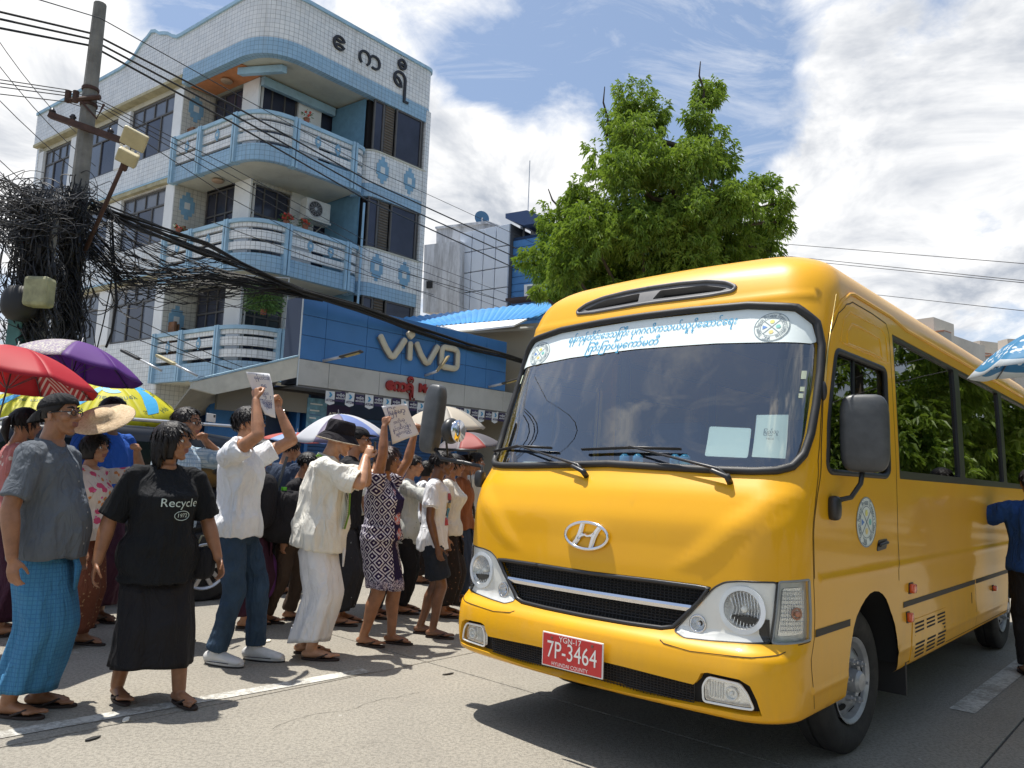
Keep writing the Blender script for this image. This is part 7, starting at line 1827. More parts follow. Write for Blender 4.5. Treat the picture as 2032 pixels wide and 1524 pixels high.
P13b = person('person in brown trousers and dark top standing left of the man in white', atx(585, 7.3), RD(-5), 1.58, 'brown', build=1.0, lean=8, top='black2', sleeve=.8, hem=.50, loose=1.4, bottom=('pants', 'brownpants'), hair='short', vox=.014, feet=((.0, .10), (-.14, -.10)))
P14 = person('man in dark shirt, cap and glasses photographing behind the man in white', atx(688, 7.3), RD(-2), hgt(695, 848, 7.3), 'tan', build=1.02, lean=4, head=(0, 4), hands=((.150, .04, .88), (.155, -.04, .88)), hint=((.4, .6, -.8), (.4, -.6, -.8)), grip=(1, 1), handdir=((.3, -.3, .9), (.3, .3, .9)), top='black2', sleeve=.8, hem=.48, loose=1.3, bottom=('longyi', 'greyfloral'), hair='short', hat='cap', glasses=True, vox=.010)
phone_at(P14, (.185, 0, .93), 'phone held up by the man in dark shirt and cap')
P15 = person('woman in pale flowered shirt raising a phone behind the woman in batik', atx(812, 8.0), RD(0), hgt(816, 905, 8.0), 'tan', True, build=1.0, hands=((.18, .03, .84), (.18, -.03, .83)), hint=((.3, .6, -.8), (.3, -.6, -.8)), grip=(1, 1), top='palefloral', sleeve=.9, hem=.44, loose=1.2, bottom=('pants', 'black2'), hair='short', vox=.014)
phone_at(P15, (.22, 0, .89), 'phone held by the woman in pale flowered shirt', (.3, .3, .32))
P17 = person('woman in rust coloured top next to the front corner of the bus', atx(918, 8.7), RD(-10), hgt(918, 905, 8.7), 'brown', True, build=1.1, top='rust', sleeve=.8, hem=.5, loose=1.2, bottom=('longyi', 'navy'), hair='bun', vox=.014)
P18 = person('person in pale top farthest along the row beside the bus', atx(937, 9.6), RD(-5), hgt(935, 900, 9.6), 'brown', True, build=1.0, top='palefloral', sleeve=.8, hem=.5, loose=1.2, bottom=('longyi', 'brown_print'), hair='short', vox=.016)
P19 = person('distant person in dark trousers seen between the man in white and the batik dress', atx(722, 11.2), RD(20), 1.6, 'brown', build=.9, top='knit', sleeve=.8, hem=.5, loose=1.2, bottom=('pants', 'black2'), hair='short', vox=.018)
P20_ = person('distant person in dark green shirt near the shutters left of the bucket hat', atx(640, 10.6), RD(160), 1.62, 'tan', build=.95, top='green', sleeve=.8, hem=.5, loose=1.2, bottom=('longyi', 'navy'), hair='short', vox=.018)
P21 = person('distant person in white blouse behind the boy', atx(842, 10.2), RD(10), 1.58, 'brown', True, build=1.0, top='white', sleeve=.7, hem=.5, loose=1.2, bottom=('longyi', 'darkprint'), hair='bob', vox=.018)
0 and person('person in dark longyi standing behind the woman in black', atx(300, 6.9), RD(-15), 1.56, 'brown', True, build=1.05, top='pinkb', sleeve=.8, hem=.5, loose=1.2, bottom=('longyi', 'darkprint'), hair='bob', vox=.016)
P23 = person('person in dark grey top behind the batik dress with a black bag', atx(757, 7.7), RD(-8), 1.5, 'brown', True, build=1.0, top='black2', sleeve=.8, hem=.48, loose=1.2, bottom=('pants', 'navy'), hair='bun', vox=.016)
g = gnd(2068, 1345)
P24 = person('person in dark blue uniform shirt at the right edge leaning on the bus side', g, RD(70), 1.64, 'brown', build=1.15, hands=((.13, .10, .80), (.1, -.12, .60)), hint=((-.2, .8, -.4), (-.5, -.4, -.6)), top='blueuni', sleeve=.6, hem=.50, loose=1.3, bottom=('pants', 'black2'), hair='short', vox=.010)
# bags
mb = MB(); b1_ = empty('backpack', atx(520, 6.85)+Vector((-.02, 0, 1.12)), 0, 'black backpack on the person behind the young man with paper', 'backpack'); mb.ell((0, 0, 0), (.16, .13, .25), e=.55, nu=20, nv=12); mb.build('bag_body', C['black2'], b1_, True); MB().tube([(-.08, -.1, .2), (-.1, -.13, 0), (-.06, -.13, -.2)], .012, n=6).build('strap', C['strap'], b1_, True)
b2_ = empty('shoulder_bag', atx(572, 7.05)+Vector((0, 0, .98)), .3, 'large black bag with a green capped bottle beside the man in white', 'bag'); mb = MB(); mb.ell((0, 0, 0), (.22, .13, .24), e=.6, nu=20, nv=12); mb.build('bag_body', C['black2'], b2_, True)
mb = MB(); mb.tube([(-.10, 0, .2), (-.02, 0, .55)], .015, n=6); mb.build('strap', C['strap'], b2_)
b4_ = empty('bottle', atx(566, 7.0)+Vector((0, 0, 1.20)), 0, 'bottle with bright green cap sticking out of the black bag', 'bottle'); MB().tube([(0, 0, -.12), (0, 0, 0), (0, 0, .02)], [.03, .03, .02], n=14).build('bottle_body', mat('bottle_dark', (.05, .06, .05), .3), b4_, True); MB().tube([(0, 0, .02), (0, 0, .05)], .026, n=14).build('bottle_cap', mat('cap_green', (.12, .50, .03), .4), b4_)
b3_ = empty('carrier_bag', atx(535, 7.1)+Vector((0, 0, .52)), 0, 'purple cloth bag hanging low between the jeans and the man in white', 'bag'); mb = MB(); mb.ell((0, 0, -.08), (.13, .09, .22), e=.7, nu=18, nv=12); mb.build('bag_body', C['purple'], b3_, True); MB().tube([(-.03, 0, .12), (0, 0, .4), (.03, 0, .12)], .008, n=6).build('handle', C['purple'], b3_, True)
# ================================================================ PARKED CAR
CARP = mat('car_black', (.010, .012, .016), .30, coat=.35, spec=.3); CGL = mat('car_glass', (.012, .018, .022), .08, spec=.5); SILR = mat('rail_silver', (.62, .63, .64), .3, metal=.7)
def make_car(label, wheel_px, yaw, paint, name='parked_car', hgt_=1.80, front=1.38, wp=None, side=1, wk=1.38):
    fwd = Vector((sin(yaw), cos(yaw), 0)); rgt = Vector((cos(yaw), -sin(yaw), 0)); w0 = wp or gnd(*wheel_px); c = w0-fwd*wk-rgt*.90*side
    e = empty(name, c, atan2(fwd.y, fwd.x), label, 'car')
    def P(x, y, z): return Vector((x, y, z))
    # body sections: x, half width, z low, z shoulder
    prof_ = [(-2.30, .70, .55, .80), (-2.26, .84, .42, 1.02), (-2.0, .90, .34, 1.08), (-1.0, .92, .30, 1.08), (0, .92, .30, 1.06), (1.0, .92, .30, 1.05), (1.6, .90, .32, 1.02), (2.1, .85, .36, .92), (2.30, .74, .42, .78), (2.36, .60, .50, .68)]
    R = []
    for x, w_, z0, z1 in prof_:
        ring = []
        for k in range(28):
            a = 2*pi*k/28; s = 2/3.2; yy = math.copysign(abs(cos(a))**s, cos(a))*w_; zz = (z0+z1)/2+math.copysign(abs(sin(a))**s, sin(a))*(z1-z0)/2; ring.append((x, yy, zz))
        R.append(ring)
    b = MB().loft(R).build('body', paint, e, True)
    G = [(-2.16, .66, 1.10), (-2.02, .72, 1.52), (-1.80, .74, hgt_-.06), (-1.2, .76, hgt_), (-.3, .76, hgt_+.01), (.45, .74, hgt_-.03), (.80, .72, hgt_-.16), (1.42, .80, 1.08), (1.50, .80, 1.02)]
    R = []
    for x, w_, z1 in G:
        R.append([(x, w_+.10, 1.0), (x, w_+.05, min(z1, 1.12)), (x, w_+.0, max(1.03, z1-.10)), (x, w_-.05, z1-.03), (x, w_-.14, z1), (x, 0, z1+.015), (x, -w_+.14, z1), (x, -w_+.05, z1-.03), (x, -w_, max(1.03, z1-.10)), (x, -w_-.05, min(z1, 1.12)), (x, -w_-.10, 1.0)])
    MB().loft(R, cap=False, closed=False).build('cabin', paint, e, 60)
    for s in (1, -1):
        for nm, pts in (('side_window', [(-1.85, 1.20), (-1.72, 1.58), (-1.20, hgt_-.17), (-1.16, 1.18)]), ('side_window', [(-1.10, 1.18), (-1.14, hgt_-.16), (-.22, hgt_-.15), (-.20, 1.16)]), ('side_window', [(-.13, 1.16), (-.15, hgt_-.15), (.48, hgt_-.20), (1.12, 1.16)])):
            f = lambda z: (.83-(z-1.12)/(hgt_-.1-1.12)*.085)
            MB().slab([(x, s*(f(z)+.012), z) for x, z in rounded(pts, .05, 3)], (0, -s*.02, 0)).build(nm, CGL, e)
        mb = MB(); mb.tube([(-1.75, s*.66, hgt_+.02), (-1.65, s*.66, hgt_+.075), (.25, s*.65, hgt_+.065), (.40, s*.65, hgt_+.0)], .018, n=8)
        mb.build('roof_rail', SILR, e, True)
        for x in (-.17, -1.15, 1.05): MB().box((x, s*.922, .72), (.008, .006, .62)).build('door_gap', BLK2, e)
        for x in (-.35, -1.30): MB().box((x, s*.93, .98), (.18, .03, .035)).build('door_handle', SILR, e, bevel=.008)
        MB().ell((.95, s*1.0, 1.18), (.10, .12, .09), e=.6).build('wing_mirror', paint, e, True)
        MB().box((-.05, s*.905, .36), (2.0, .05, .12)).build('sill', BLK2, e, bevel=.02)
        MB().slab([(2.0, s*.70, .86), (2.28, s*.55, .84), (2.27, s*.58, .70), (2.02, s*.82, .72)], (.04, s*.05, 0)).build('headlight', CLEAR, e)
        for x in (front, -1.38):
            w_ = MB(); cc = Vector((x, s*.855, .36)); ax = Vector((0, s, 0)); lathe(w_, [(-.11, .22), (-.12, .34), (-.09, .36), (.07, .36), (.105, .345), (.11, .25), (.07, .235)], cc, ax, 40); wo = w_.build('wheel', TYRE, e, 50)
            MB().disc(cc+ax*.02, ax, .235, .01, 32).build('brake', BLK2, wo)
            r_ = MB(); lathe(r_, [(.05, .235), (.112, .245), (.118, .235), (.10, .215), (.06, .21)], cc, ax, 40)
            for k in range(5):
                g = 2*pi*k/5+.3; u_ = Vector((cos(g), 0, sin(g))); t_ = ax.cross(u_)
                for q in (-1, 1): r_.add([cc+ax*.085+t_*q*.012+u_*.03, cc+ax*.085+t_*q*.052+u_*.03, cc+ax*.105+t_*q*.070+u_*.225, cc+ax*.105+t_*q*.030+u_*.225, cc+ax*.06+t_*q*.012+u_*.03, cc+ax*.06+t_*q*.052+u_*.03, cc+ax*.07+t_*q*.070+u_*.225, cc+ax*.07+t_*q*.030+u_*.225], [(0, 1, 2, 3), (7, 6, 5, 4), (0, 4, 5, 1), (1, 5, 6, 2), (2, 6, 7, 3), (3, 7, 4, 0)])
            r_.disc(cc+ax*.07, ax, .055, .03, 20); r_.build('rim', mat('alloy', (.55, .55, .54), .3, metal=.6), wo, 40)
        for x in (front, -1.38):
            mb = MB(); ring = [(x+.42*cos(g), s*.93, .36+.42*sin(g)) for g in [pi*i/16 for i in range(17)]]; mb.tube(ring, .022, n=6); mb.build('arch_trim', BLK2, e, True)
            mb = MB(); mb.disc((x, s*.895, .36), (0, s, 0), .41, .028, 32); mb.build('arch_shadow', BLK2, e)
    return e
make_car('black estate car with silver roof rails behind the woman in black', (396, 1192), RD(47+180), CARP, side=-1, wk=-1.38)
make_car('dark car partly hidden behind the man in the grey shirt', None, RD(-48), mat('car_dark2', (.05, .055, .06), .3, coat=.8), wp=Vector((-6.6, 12.2, 0)), hgt_=1.75)
# ================================================================ UMBRELLAS
def umbrella(label, apex, R, drop, tilt, cols, rot=0, n=8, group=None, name='umbrella', length=.85, scallop=.06, pole=True, cat='umbrella', matf=None, valance=0, text=None, marks=None):
    e = empty(name, apex, 0, label, cat, group); Mt = Matrix.Rotation(tilt[0], 3, 'X') @ Matrix.Rotation(tilt[1], 3, 'Y') @ Matrix.Rotation(rot, 3, 'Z'); nr = 9
    def pt(r, a, o=0):
        k = (a*n/(2*pi)) % 1; sag = sin(pi*k); rr_ = r*R*(1-scallop*sag*r*r*1.3); z = -drop*(r**1.9)-.05*R*sag*r*(1-r)*0-.035*R*sag*r*r
        return Mt@Vector((rr_*cos(a), rr_*sin(a), z+o))
    for g in range(n):
        m_ = cols[g % len(cols)]; na = 8; rows = []
        for i in range(nr+1): rows.append([pt(max(.012, i/nr), 2*pi*(g+j/na)/n) for j in range(na+1)])
        if valance: rows.append([p+Mt@Vector((0, 0, -valance*(1-.35*abs(sin(j*pi/2.0))))) for j, p in enumerate(rows[-1])])
        mb = MB(); mb.loft(rows, cap=False, closed=False); o = mb.build('canopy_panel', m_, e, True); s_ = o.modifiers.new('t', 'SOLIDIFY'); s_.thickness = .0015
    RB = mat('umbrella_rib', (.10, .10, .11), .4, metal=.5)
    for g in range(n):
        mb = MB(); mb.tube([pt(r, 2*pi*g/n+.001, -.008) for r in (.03, .25, .5, .75, .99)], .0035*max(1, R/.6), n=5)
        mb.tube([pt(.5, 2*pi*g/n+.001, -.010), Mt@Vector((.015*cos(2*pi*g/n), .015*sin(2*pi*g/n), -drop*.95-.10*R))], .003, n=4); mb.build('rib', RB, e)
    if pole: mb = MB(); mb.tube([Mt@Vector((0, 0, .05)), Mt@Vector((0, 0, -length))], .006*max(1, R/.6), n=8); mb.build('shaft', RB, e, True); MB().tube([Mt@Vector((0, 0, -length)), Mt@Vector((0, 0, -length-.12))], .014, n=10, dome=True).build('handle', BLK, e, True)
    if text:
        for (s_, g, r, size, m_) in text:
            vs, fs = text_geo(s_, size); mb = MB(); a0 = 2*pi*(g+.5)/n; mb.add([pt((r*R+p[1])/R, a0+p[0]/(r*R), .004) for p in vs], fs); mb.build('lettering', m_, e)
    for (g, r, sz, shape, m_) in marks or ():
        a0 = 2*pi*(g+.5)/n; V_, F_ = cdt(densify(ccw([(x*sz, y*sz) for x, y in shape]), sz*.25), [], sz*.25); mb = MB(); mb.add([pt((r*R+y)/R, a0+x/(r*R), .005) for x, y in V_], F_); mb.build('logo', m_, e)
    return e, Mt, pt
def um(n, c, tr=.35, fn=None):
    if 'umb_'+n in MATS: return MATS['umb_'+n]
    M = bpy.data.materials.new('umb_'+n); M.use_nodes = True; T = NT(M.node_tree); b = T.n['Principled BSDF']; v = T.new('ShaderNodeTexCoord').outputs['Object']; cc_ = fn(T, v, c) if fn else (*c, 1)
    T.put(b.inputs['Base Color'], cc_); b.inputs['Roughness'].default_value = .6; tr_ = T.new('ShaderNodeBsdfTranslucent'); T.put(tr_.inputs[0], cc_); mx = T.new('ShaderNodeMixShader'); mx.inputs[0].default_value = tr
    T.put(mx.inputs[1], b.outputs[0]); T.put(mx.inputs[2], tr_.outputs[0]); T.put(T.n['Material Output'].inputs[0], mx.outputs[0]); MATS['umb_'+n] = M; return M
def chev(T, v, col):
    s = T.new('ShaderNodeSeparateXYZ'); T.put(s.inputs[0], v); k = T.math('FRACT', T.math('MULTIPLY', T.math('ADD', T.math('ABSOLUTE', T.math('SUBTRACT', T.math('FRACT', T.math('MULTIPLY', s.outputs[0], 3.2)), .5)), T.math('MULTIPLY', s.outputs[1], 3.0)), 7))
    return T.mix(T.math('GREATER_THAN', k, .62), (*col, 1), (.78, .62, .58, 1))
red, redp = um('red', (.55, .02, .035)), um('red_chevron', (.55, .05, .06), fn=chev)
umbrella('red umbrella with white chevron panels at the left edge', aty(35, 690, 5.6), .62, .26, (RD(-6), RD(4)), [red, redp, red, red], rot=.2)
pur, purw = um('purple', (.14, .035, .27)), um('purple_white', (.58, .55, .50), fn=lambda T, v, col: T.mix(T.ramp(T.noise(v, 60, 2), .45, .5), (.60, .58, .5, 1), (.35, .28, .38, 1)))
umbrella('purple umbrella with one pale patterned panel beside the red umbrella', aty(162, 681, 6.4), .55, .24, (RD(-8), RD(6)), [pur, pur, pur, pur, pur, purw, pur, pur], rot=.35)
yel = um('yellow', (.62, .58, .01), .3); cy = um('cyan', (.05, .32, .62), .3)
def yel_fn(T, v, col):
    s = T.new('ShaderNodeSeparateXYZ'); T.put(s.inputs[0], v); vo = T.new('ShaderNodeTexVoronoi'); T.put(vo.inputs['Vector'], v); vo.inputs['Scale'].default_value = 1.3
    return T.mix(T.ramp(vo.outputs['Distance'], .22, .20), (*col, 1), (.06, .34, .60, 1))
yelc = um('yellow_swoosh', (.62, .58, .01), .3, yel_fn)
ty = mat('print_green_dark', (.05, .10, .03), .6)
CYL = mat('logo_cyan', (.04, .34, .62), .5); cir = [(cos(k*pi/8), sin(k*pi/8)) for k in range(16)]; cres = [(cos(t), sin(t)) for t in [.9+k*.25 for k in range(15)]]+[(.45*cos(t)+.1, .45*sin(t)-.1) for t in [4.4-k*.25 for k in range(15)]]
sw = [(-.5, 1), (.1, .9), (.6, .2), (.9, -.8), (.5, -1.0), (.1, -.4), (-.3, .3)]
LG = [(g, .34, .11, cres, CYL) for g in range(0, 8, 2)]+[(g, .62, .24, sw, CYL) for g in range(1, 8, 2)]
TX = [('true money', g, .60, .115, ty) for g in range(0, 8, 2)]+[('အပ်ငွေ  App', g, .88, .085, ty) for g in range(0, 8)]
umbrella('big yellow market parasol with blue marks between the purple umbrella and the building', aty(222, 758, 9.2), .80, .34, (RD(12), RD(4)), [yel], rot=.15, valance=.10, length=2.0, name='parasol', cat='parasol', text=TX, marks=LG)
umbrella('yellow market parasol at the left edge below the red umbrella', aty(75, 772, 9.0), .80, .28, (RD(8), RD(0)), [yel], rot=.1, valance=.10, length=2.0, name='parasol', cat='parasol', marks=LG, text=TX[:4])
wh, lv, blu = um('white', (.66, .67, .70)), um('lavender_grey', (.20, .17, .26), .25), um('periwinkle', (.20, .28, .58))
umbrella('white and blue umbrella behind the man with bucket hat', aty(672, 822, 8.2), .50, .24, (RD(10), RD(-4)), [wh, lv, blu, wh], rot=.45)
umbrella('small red and blue umbrella above the young man in navy', aty(590, 858, 9.6), .42, .10, (RD(4), RD(3)), [um('coral', (.55, .12, .10)), um('sky', (.30, .42, .65)), um('coral', (.55, .12, .10)), blu], rot=.2)
bei, bei2 = um('beige', (.62, .56, .46)), um('beige_grey', (.46, .43, .38))
umbrella('large cream umbrella behind the left bus mirror', aty(882, 806, 9.6), .55, .26, (RD(6), RD(0)), [bei, bei2], rot=.3)
umbrella('dark grey umbrella with red rim close to the bus windscreen', aty(925, 858, 8.6), .40, .17, (RD(6), RD(-8)), [um('charcoal', (.13, .12, .13), .2), um('charcoal2', (.18, .15, .16), .2), um('dull_red', (.35, .07, .06), .2)], rot=.6)
def dots(T, v, col):
    s = T.new('ShaderNodeSeparateXYZ'); T.put(s.inputs[0], v); r = T.vm('LENGTH', v); b_ = T.math('MULTIPLY', T.math('GREATER_THAN', r, .30), T.math('LESS_THAN', r, .43)); vo = T.new('ShaderNodeTexVoronoi'); T.put(vo.inputs['Vector'], v); vo.inputs['Scale'].default_value = 30
    m_ = T.math('MULTIPLY', b_, T.math('LESS_THAN', vo.outputs['Distance'], .42)); m2_ = T.math('MAXIMUM', m_, T.math('GREATER_THAN', r, .475)); return T.mix(m2_, (*col, 1), (.62, .68, .72, 1))
umbrella('blue umbrella with a white patterned border at the right edge above the bus', aty(2100, 640, 4.1), .49, .21, (RD(-4), RD(-10)), [um('deep_sky', (.04, .22, .42), .3, dots)], rot=.2, length=1.0)
# ================================================================ POLES AND CABLES
CONP = mat('pole_concrete', (.20, .195, .175), .9, var=.35, vs=4, bump=.8, bs=30, grime=.6, dirt=(.07, .065, .06)); RUST = mat('rusty_steel', (.07, .035, .025), .8, var=.4, vs=8)
CAB = mat('cable_black', (.012, .012, .013), .6); CABG = mat('cable_grey', (.035, .035, .038), .6)
YP = 11.2
pt_ = aty(199, 8, YP); pole = empty('utility_pole', Vector((pt_.x, YP, 0)), 0, 'tall grey concrete utility pole with rusty crossarm, left of the tiled building', 'utility pole'); pz = pt_.z
def rel(p, o=pole): return Vector(p)-o.location
mb = MB(); mb.tube([(0, 0, 0), (0, 0, 2), (0, 0, pz*.6), (0, 0, pz)], [.21, .185, .125, .092], n=10, tw=pi/10); mb.build('shaft', CONP, pole, 30)
mb = MB(); a, b = rel(aty(99, 228, YP-.15)), rel(aty(247, 281, YP-.15)); d = (b-a); L_ = d.length; d.normalize(); M3 = Matrix((d, Vector((d.y, -d.x, 0)).normalized(), d.cross(Vector((d.y, -d.x, 0)).normalized()))).transposed(); mb.box((a+b)/2, (L_, .09, .09), M=M3); mb.build('crossarm', RUST, pole)
for px_, py_ in ((103, 222), (144, 234), (219, 262)): mb = MB(); q = rel(aty(px_, py_+6, YP-.15)); mb.tube([q, q+Vector((0, 0, .10))], [.04, .03], n=8); mb.tube([q+Vector((0, 0, .05)), q+Vector((0, 0, .07))], .05, n=8); mb.build('insulator', mat('insulator', (.03, .025, .03), .3), pole, True)
mb = MB(); q = rel(aty(183, 198, YP-.12)); mb.tube([q+Vector((-.40, 0, -.03)), q+Vector((.12, 0, .05))], .04, n=6); 
for x_ in (-.38, -.26): mb.tube([q+Vector((x_, 0, -.05)), q+Vector((x_, 0, .13))], .045, n=8)
mb.tube([q+Vector((-.2, 0, 0)), q+Vector((.1, 0, -.30)), q+Vector((.13, .1, -.02))], .02, n=6); mb.build('bracket', RUST, pole)
for z_ in (pz*.80, pz*.83, pz*.615): mb = MB(); mb.tube([(0, 0, z_), (0, 0, z_+.05)], .125, n=12); mb.build('clamp', RUST, pole)
# floodlight on a leaning arm
fl = empty('flood_lamp', aty(248, 318, YP-.8), 0, 'pale yellowish street lamp head on a leaning rusty arm in front of the tiled building', 'street lamp')
a = aty(168, 500, YP-.25)-fl.location; mb = MB(); mb.tube([a, a*.4, (0, 0, 0)], .032, n=8); mb.build('arm', RUST, fl, True)
LAMPC = mat('lamp_cream_metal', (.50, .44, .26), .5, var=.15, grime=.25); q1, q2 = aty(252, 315, YP-.8)-fl.location, aty(272, 262, YP-1.0)-fl.location; d = (q2-q1).normalized(); s_ = Vector((1, .2, -.1)); s_ = (s_-d*s_.dot(d)).normalized(); M3 = Matrix((s_, d, s_.cross(d))).transposed()
MB().box((q1+q2)/2+d*.10, (.34, .26, .07), M=M3).build('lamp_head', LAMPC, fl, bevel=.02); MB().box(q1-d*-.02, (.28, .20, .12), M=M3).build('driver_box', LAMPC, fl, bevel=.02)
for k in range(4): MB().box((q1+q2)/2-d*.05+s_*(-.12+.08*k)+M3@Vector((0, 0, .04)), (.045, .03, .012), M=M3).build('led', mat('lens_pale', (.75, .72, .6), .4), fl)
mb = MB(); mb.box(q1-d*.13, (.09, .10, .08), M=M3); mb.build('knuckle', RUST, fl)
# second pole buried in cable
p2 = Vector((aty(66, 700, 10.2).x, 10.2, 0)); pole2 = empty('utility_pole', p2, 0, 'second utility pole at the left edge smothered by coiled black cables', 'utility pole')
MB().tube([(0, 0, 0), (0, 0, 4.75)], [.17, .12], n=12).build('shaft', CONP, pole2, 30)
q = aty(78, 580, 9.7)-p2; BOXC = mat('mossy_box', (.34, .33, .19), .7, var=.35, vs=5, grime=.8, dirt=(.08, .085, .05)); MB().box(q, (.33, .22, .40)).build('meter_box', BOXC, pole2, bevel=.05)
q = aty(40, 602, 9.8)-p2; mb = MB(); mb.ell(q, (.22, .2, .24), e=.8); mb.build('splice_closure', CAB, pole2, True)
MB().box(aty(34, 660, 10.0)-p2, (.20, .15, .75)).build('pipe_cover', mat('teal_cover', (.06, .16, .15), .7, var=.3), pole2, bevel=.02)
# tangles of cable: nobody could count these
rc = random.Random(4)
def snake(mb, a, b, sag, r, jit=.05, n=12):
    a, b = Vector(a), Vector(b); ph = rc.uniform(0, 6)
    P = [a.lerp(b, i/n)+Vector((jit*sin(i*1.3+ph), jit*cos(i*1.7+ph), -sag*4*(i/n)*(1-i/n)+jit*.7*sin(i*2.1+ph))) for i in range(n+1)]; mb.tube(P, r, n=4, cap=False)
def loop(mb, c, R, r, ax):
    ax = Vector(ax).normalized(); a = ax.orthogonal().normalized(); b = ax.cross(a); ph = rc.uniform(0, 6); e_ = rc.uniform(.6, 1.25); tw = rc.uniform(.55, 1.0)
    mb.tube([Vector(c)+a*R*cos(t)*e_+b*R*sin(t)+ax*.05*sin(2*t+ph) for t in [2*pi*tw*k/22+ph for k in range(23)]], r, n=4, cap=False)
mb = MB(); base1 = Vector((pt_.x, YP, 0))
for k in range(300):
    y_ = rc.triangular(350, 700, 440); x_ = rc.gauss(150-(y_-360)*.10, 16); c = aty(x_, y_, YP+rc.uniform(-.35, .2)); loop(mb, c, rc.uniform(.08, .26), rc.uniform(.0035, .008), (rc.gauss(0, .5), 1, rc.gauss(0, .5)))
for k in range(300):
    y_ = rc.triangular(362, 690, 440); x_ = rc.gauss(70-(y_-360)*.06, 24); c = aty(x_, y_, 10.3+rc.uniform(-.35, .35)); loop(mb, c, rc.uniform(.08, .27), rc.uniform(.0035, .008), (rc.gauss(0, .5), 1, rc.gauss(0, .5)))
for k in range(150):
    x_ = rc.choice((rc.gauss(140, 13), rc.gauss(62, 22))); Yq = YP-.25 if x_ > 105 else 10.0; a = aty(x_, rc.uniform(360, 520), Yq); b = aty(x_-rc.uniform(-12, 22), rc.uniform(600, 760), Yq+rc.uniform(-.2, .2)); snake(mb, a, b, 0, rc.uniform(.006, .013), .06)
for k in range(46):
    x_, Yq = rc.choice(((rc.gauss(143, 8), YP-.2), (rc.gauss(66, 13), 10.1))); a = aty(x_+2, rc.uniform(400, 470), Yq+rc.uniform(-.15, .1)); b = aty(x_-rc.uniform(-3, 12), rc.uniform(520, 700), Yq+rc.uniform(-.15, .1)); snake(mb, a, b, 0, rc.uniform(.016, .034), .05)
mb.build('cable_tangle', CAB, kind='stuff', label='thick black tangle of coiled cables round both utility poles', cat='cables')
mb = MB()
for k in range(90): x_ = rc.gauss(60, 40); c = aty(x_, rc.gauss(425, 24), 10.6+rc.uniform(-.5, .5)); loop(mb, c, rc.uniform(.12, .35), .006, (rc.gauss(0, .4), 1, rc.gauss(0, .4)))
for k in range(60):
    a = aty(rc.uniform(-30, 10), rc.uniform(340, 480), 9+rc.uniform(-1, 1)); b = aty(rc.uniform(110, 190), rc.uniform(370, 470), YP+rc.uniform(-.4, .3)); snake(mb, a, b, rc.uniform(.02, .2), rc.uniform(.004, .008), .03)
mb.build('cable_tangle', CABG, kind='stuff', label='greyish thinner cables looping between the two utility poles', cat='cables')
# the heavy bundle hanging towards the shop sign
mb = MB(); mid = [aty(x, y, Y) for x, y, Y in ((178, 405, YP), (300, 454, 11.6), (414, 494, 12.0), (480, 524, 12.15), (557, 557, 12.3), (602, 577, 12.45), (708, 609, 13.3), (816, 649, 14.6), (929, 686, 15.9), (1010, 706, 16.6), (1100, 735, 17.4), (1230, 775, 19), (1500, 850, 24), (1700, 890, 30))]
for k in range(14):
    o = Vector((0, rc.gauss(0, .03), rc.gauss(0, .030))); ph = rc.uniform(0, 6); P = [q+o+Vector((0, 0, .03*sin(i*1.1+ph)*(1+(i < 3)*1.5))) for i, q in enumerate(mid)]; mb.tube(P, rc.uniform(.010, .019), n=5, cap=False)
mid2 = [aty(x, y, Y) for x, y, Y in ((165, 470, YP), (240, 545, 11.4), (300, 553, 11.7), (360, 552, 11.9), (414, 547, 12.05), (485, 560, 12.2), (560, 575, 12.35), (640, 592, 12.7))]
for k in range(22):
    o = Vector((0, rc.gauss(0, .05), rc.gauss(0, .075))); ph = rc.uniform(0, 6); P = [q+o*(1.6-i*.17)+Vector((0, 0, .06*sin(i*1.3+ph)*(1-i/9))) for i, q in enumerate(mid2)]; mb.tube(P, rc.uniform(.006, .013), n=4, cap=False)
mb.build('cable_bundle', CAB, kind='stuff', label='heavy black cable bundle sagging across the front of the shop sign', cat='cables')
mb = MB()
for k in range(52):
    a = aty(rc.uniform(150, 215), rc.uniform(395, 560), YP+rc.uniform(-.2, .2)); t = rc.random(); b = mid[2+int(t*3)].lerp(mid[3+int(t*3)], rc.random()); b = b if rc.random() < .4 else mid2[rc.choice((3, 4, 5, 6))]+Vector((0, 0, rc.gauss(0, .08))); snake(mb, a, b, rc.uniform(.05, .55), rc.uniform(.004, .0085), .03)
for k in range(9): a = aty(rc.uniform(170, 215), rc.uniform(430, 520), YP); c = aty(rc.uniform(180, 270), rc.uniform(500, 600), YP+.2); loop(mb, c, rc.uniform(.2, .45), .008, (.3, 1, .2))
mb.build('cable_fan', CAB, kind='stuff', label='fan of thin sagging cables from the pole towards the balconies', cat='cables')
# drops hanging down in front of the left wall
def wire(label, pts, r, m_=CAB, name='power_line', group=None, n=6, sag=0):
    P = [Vector(p) for p in pts]; Q = []
    if group: P = [P[0]+(P[0]-P[1])*2.5]+P+[P[-1]+(P[-1]-P[-2])*1.6]
    for a, b in zip(P, P[1:]):
        for i in range(n): t = i/n; Q.append(a.lerp(b, t)-Vector((0, 0, sag*4*t*(1-t))))
    Q.append(P[-1]); c = Q[0].copy(); mb = MB(); mb.tube([q-c for q in Q], r, n=6); o = mb.build(name, m_, None, True); o.location = c; return tag(o, label, 'cable', group)
wire('black cable hanging in a loop down the left wall of the tiled building', [aty(222, 436, 11.4), aty(226, 520, 11.4), aty(232, 600, 11.4), aty(222, 660, 11.4), aty(210, 690, 11.4)], .018)
wire('second black cable dropping beside the loop to the purple umbrella', [aty(218, 440, 11.3), aty(222, 560, 11.3), aty(205, 640, 11.3), aty(193, 690, 11.3)], .009)
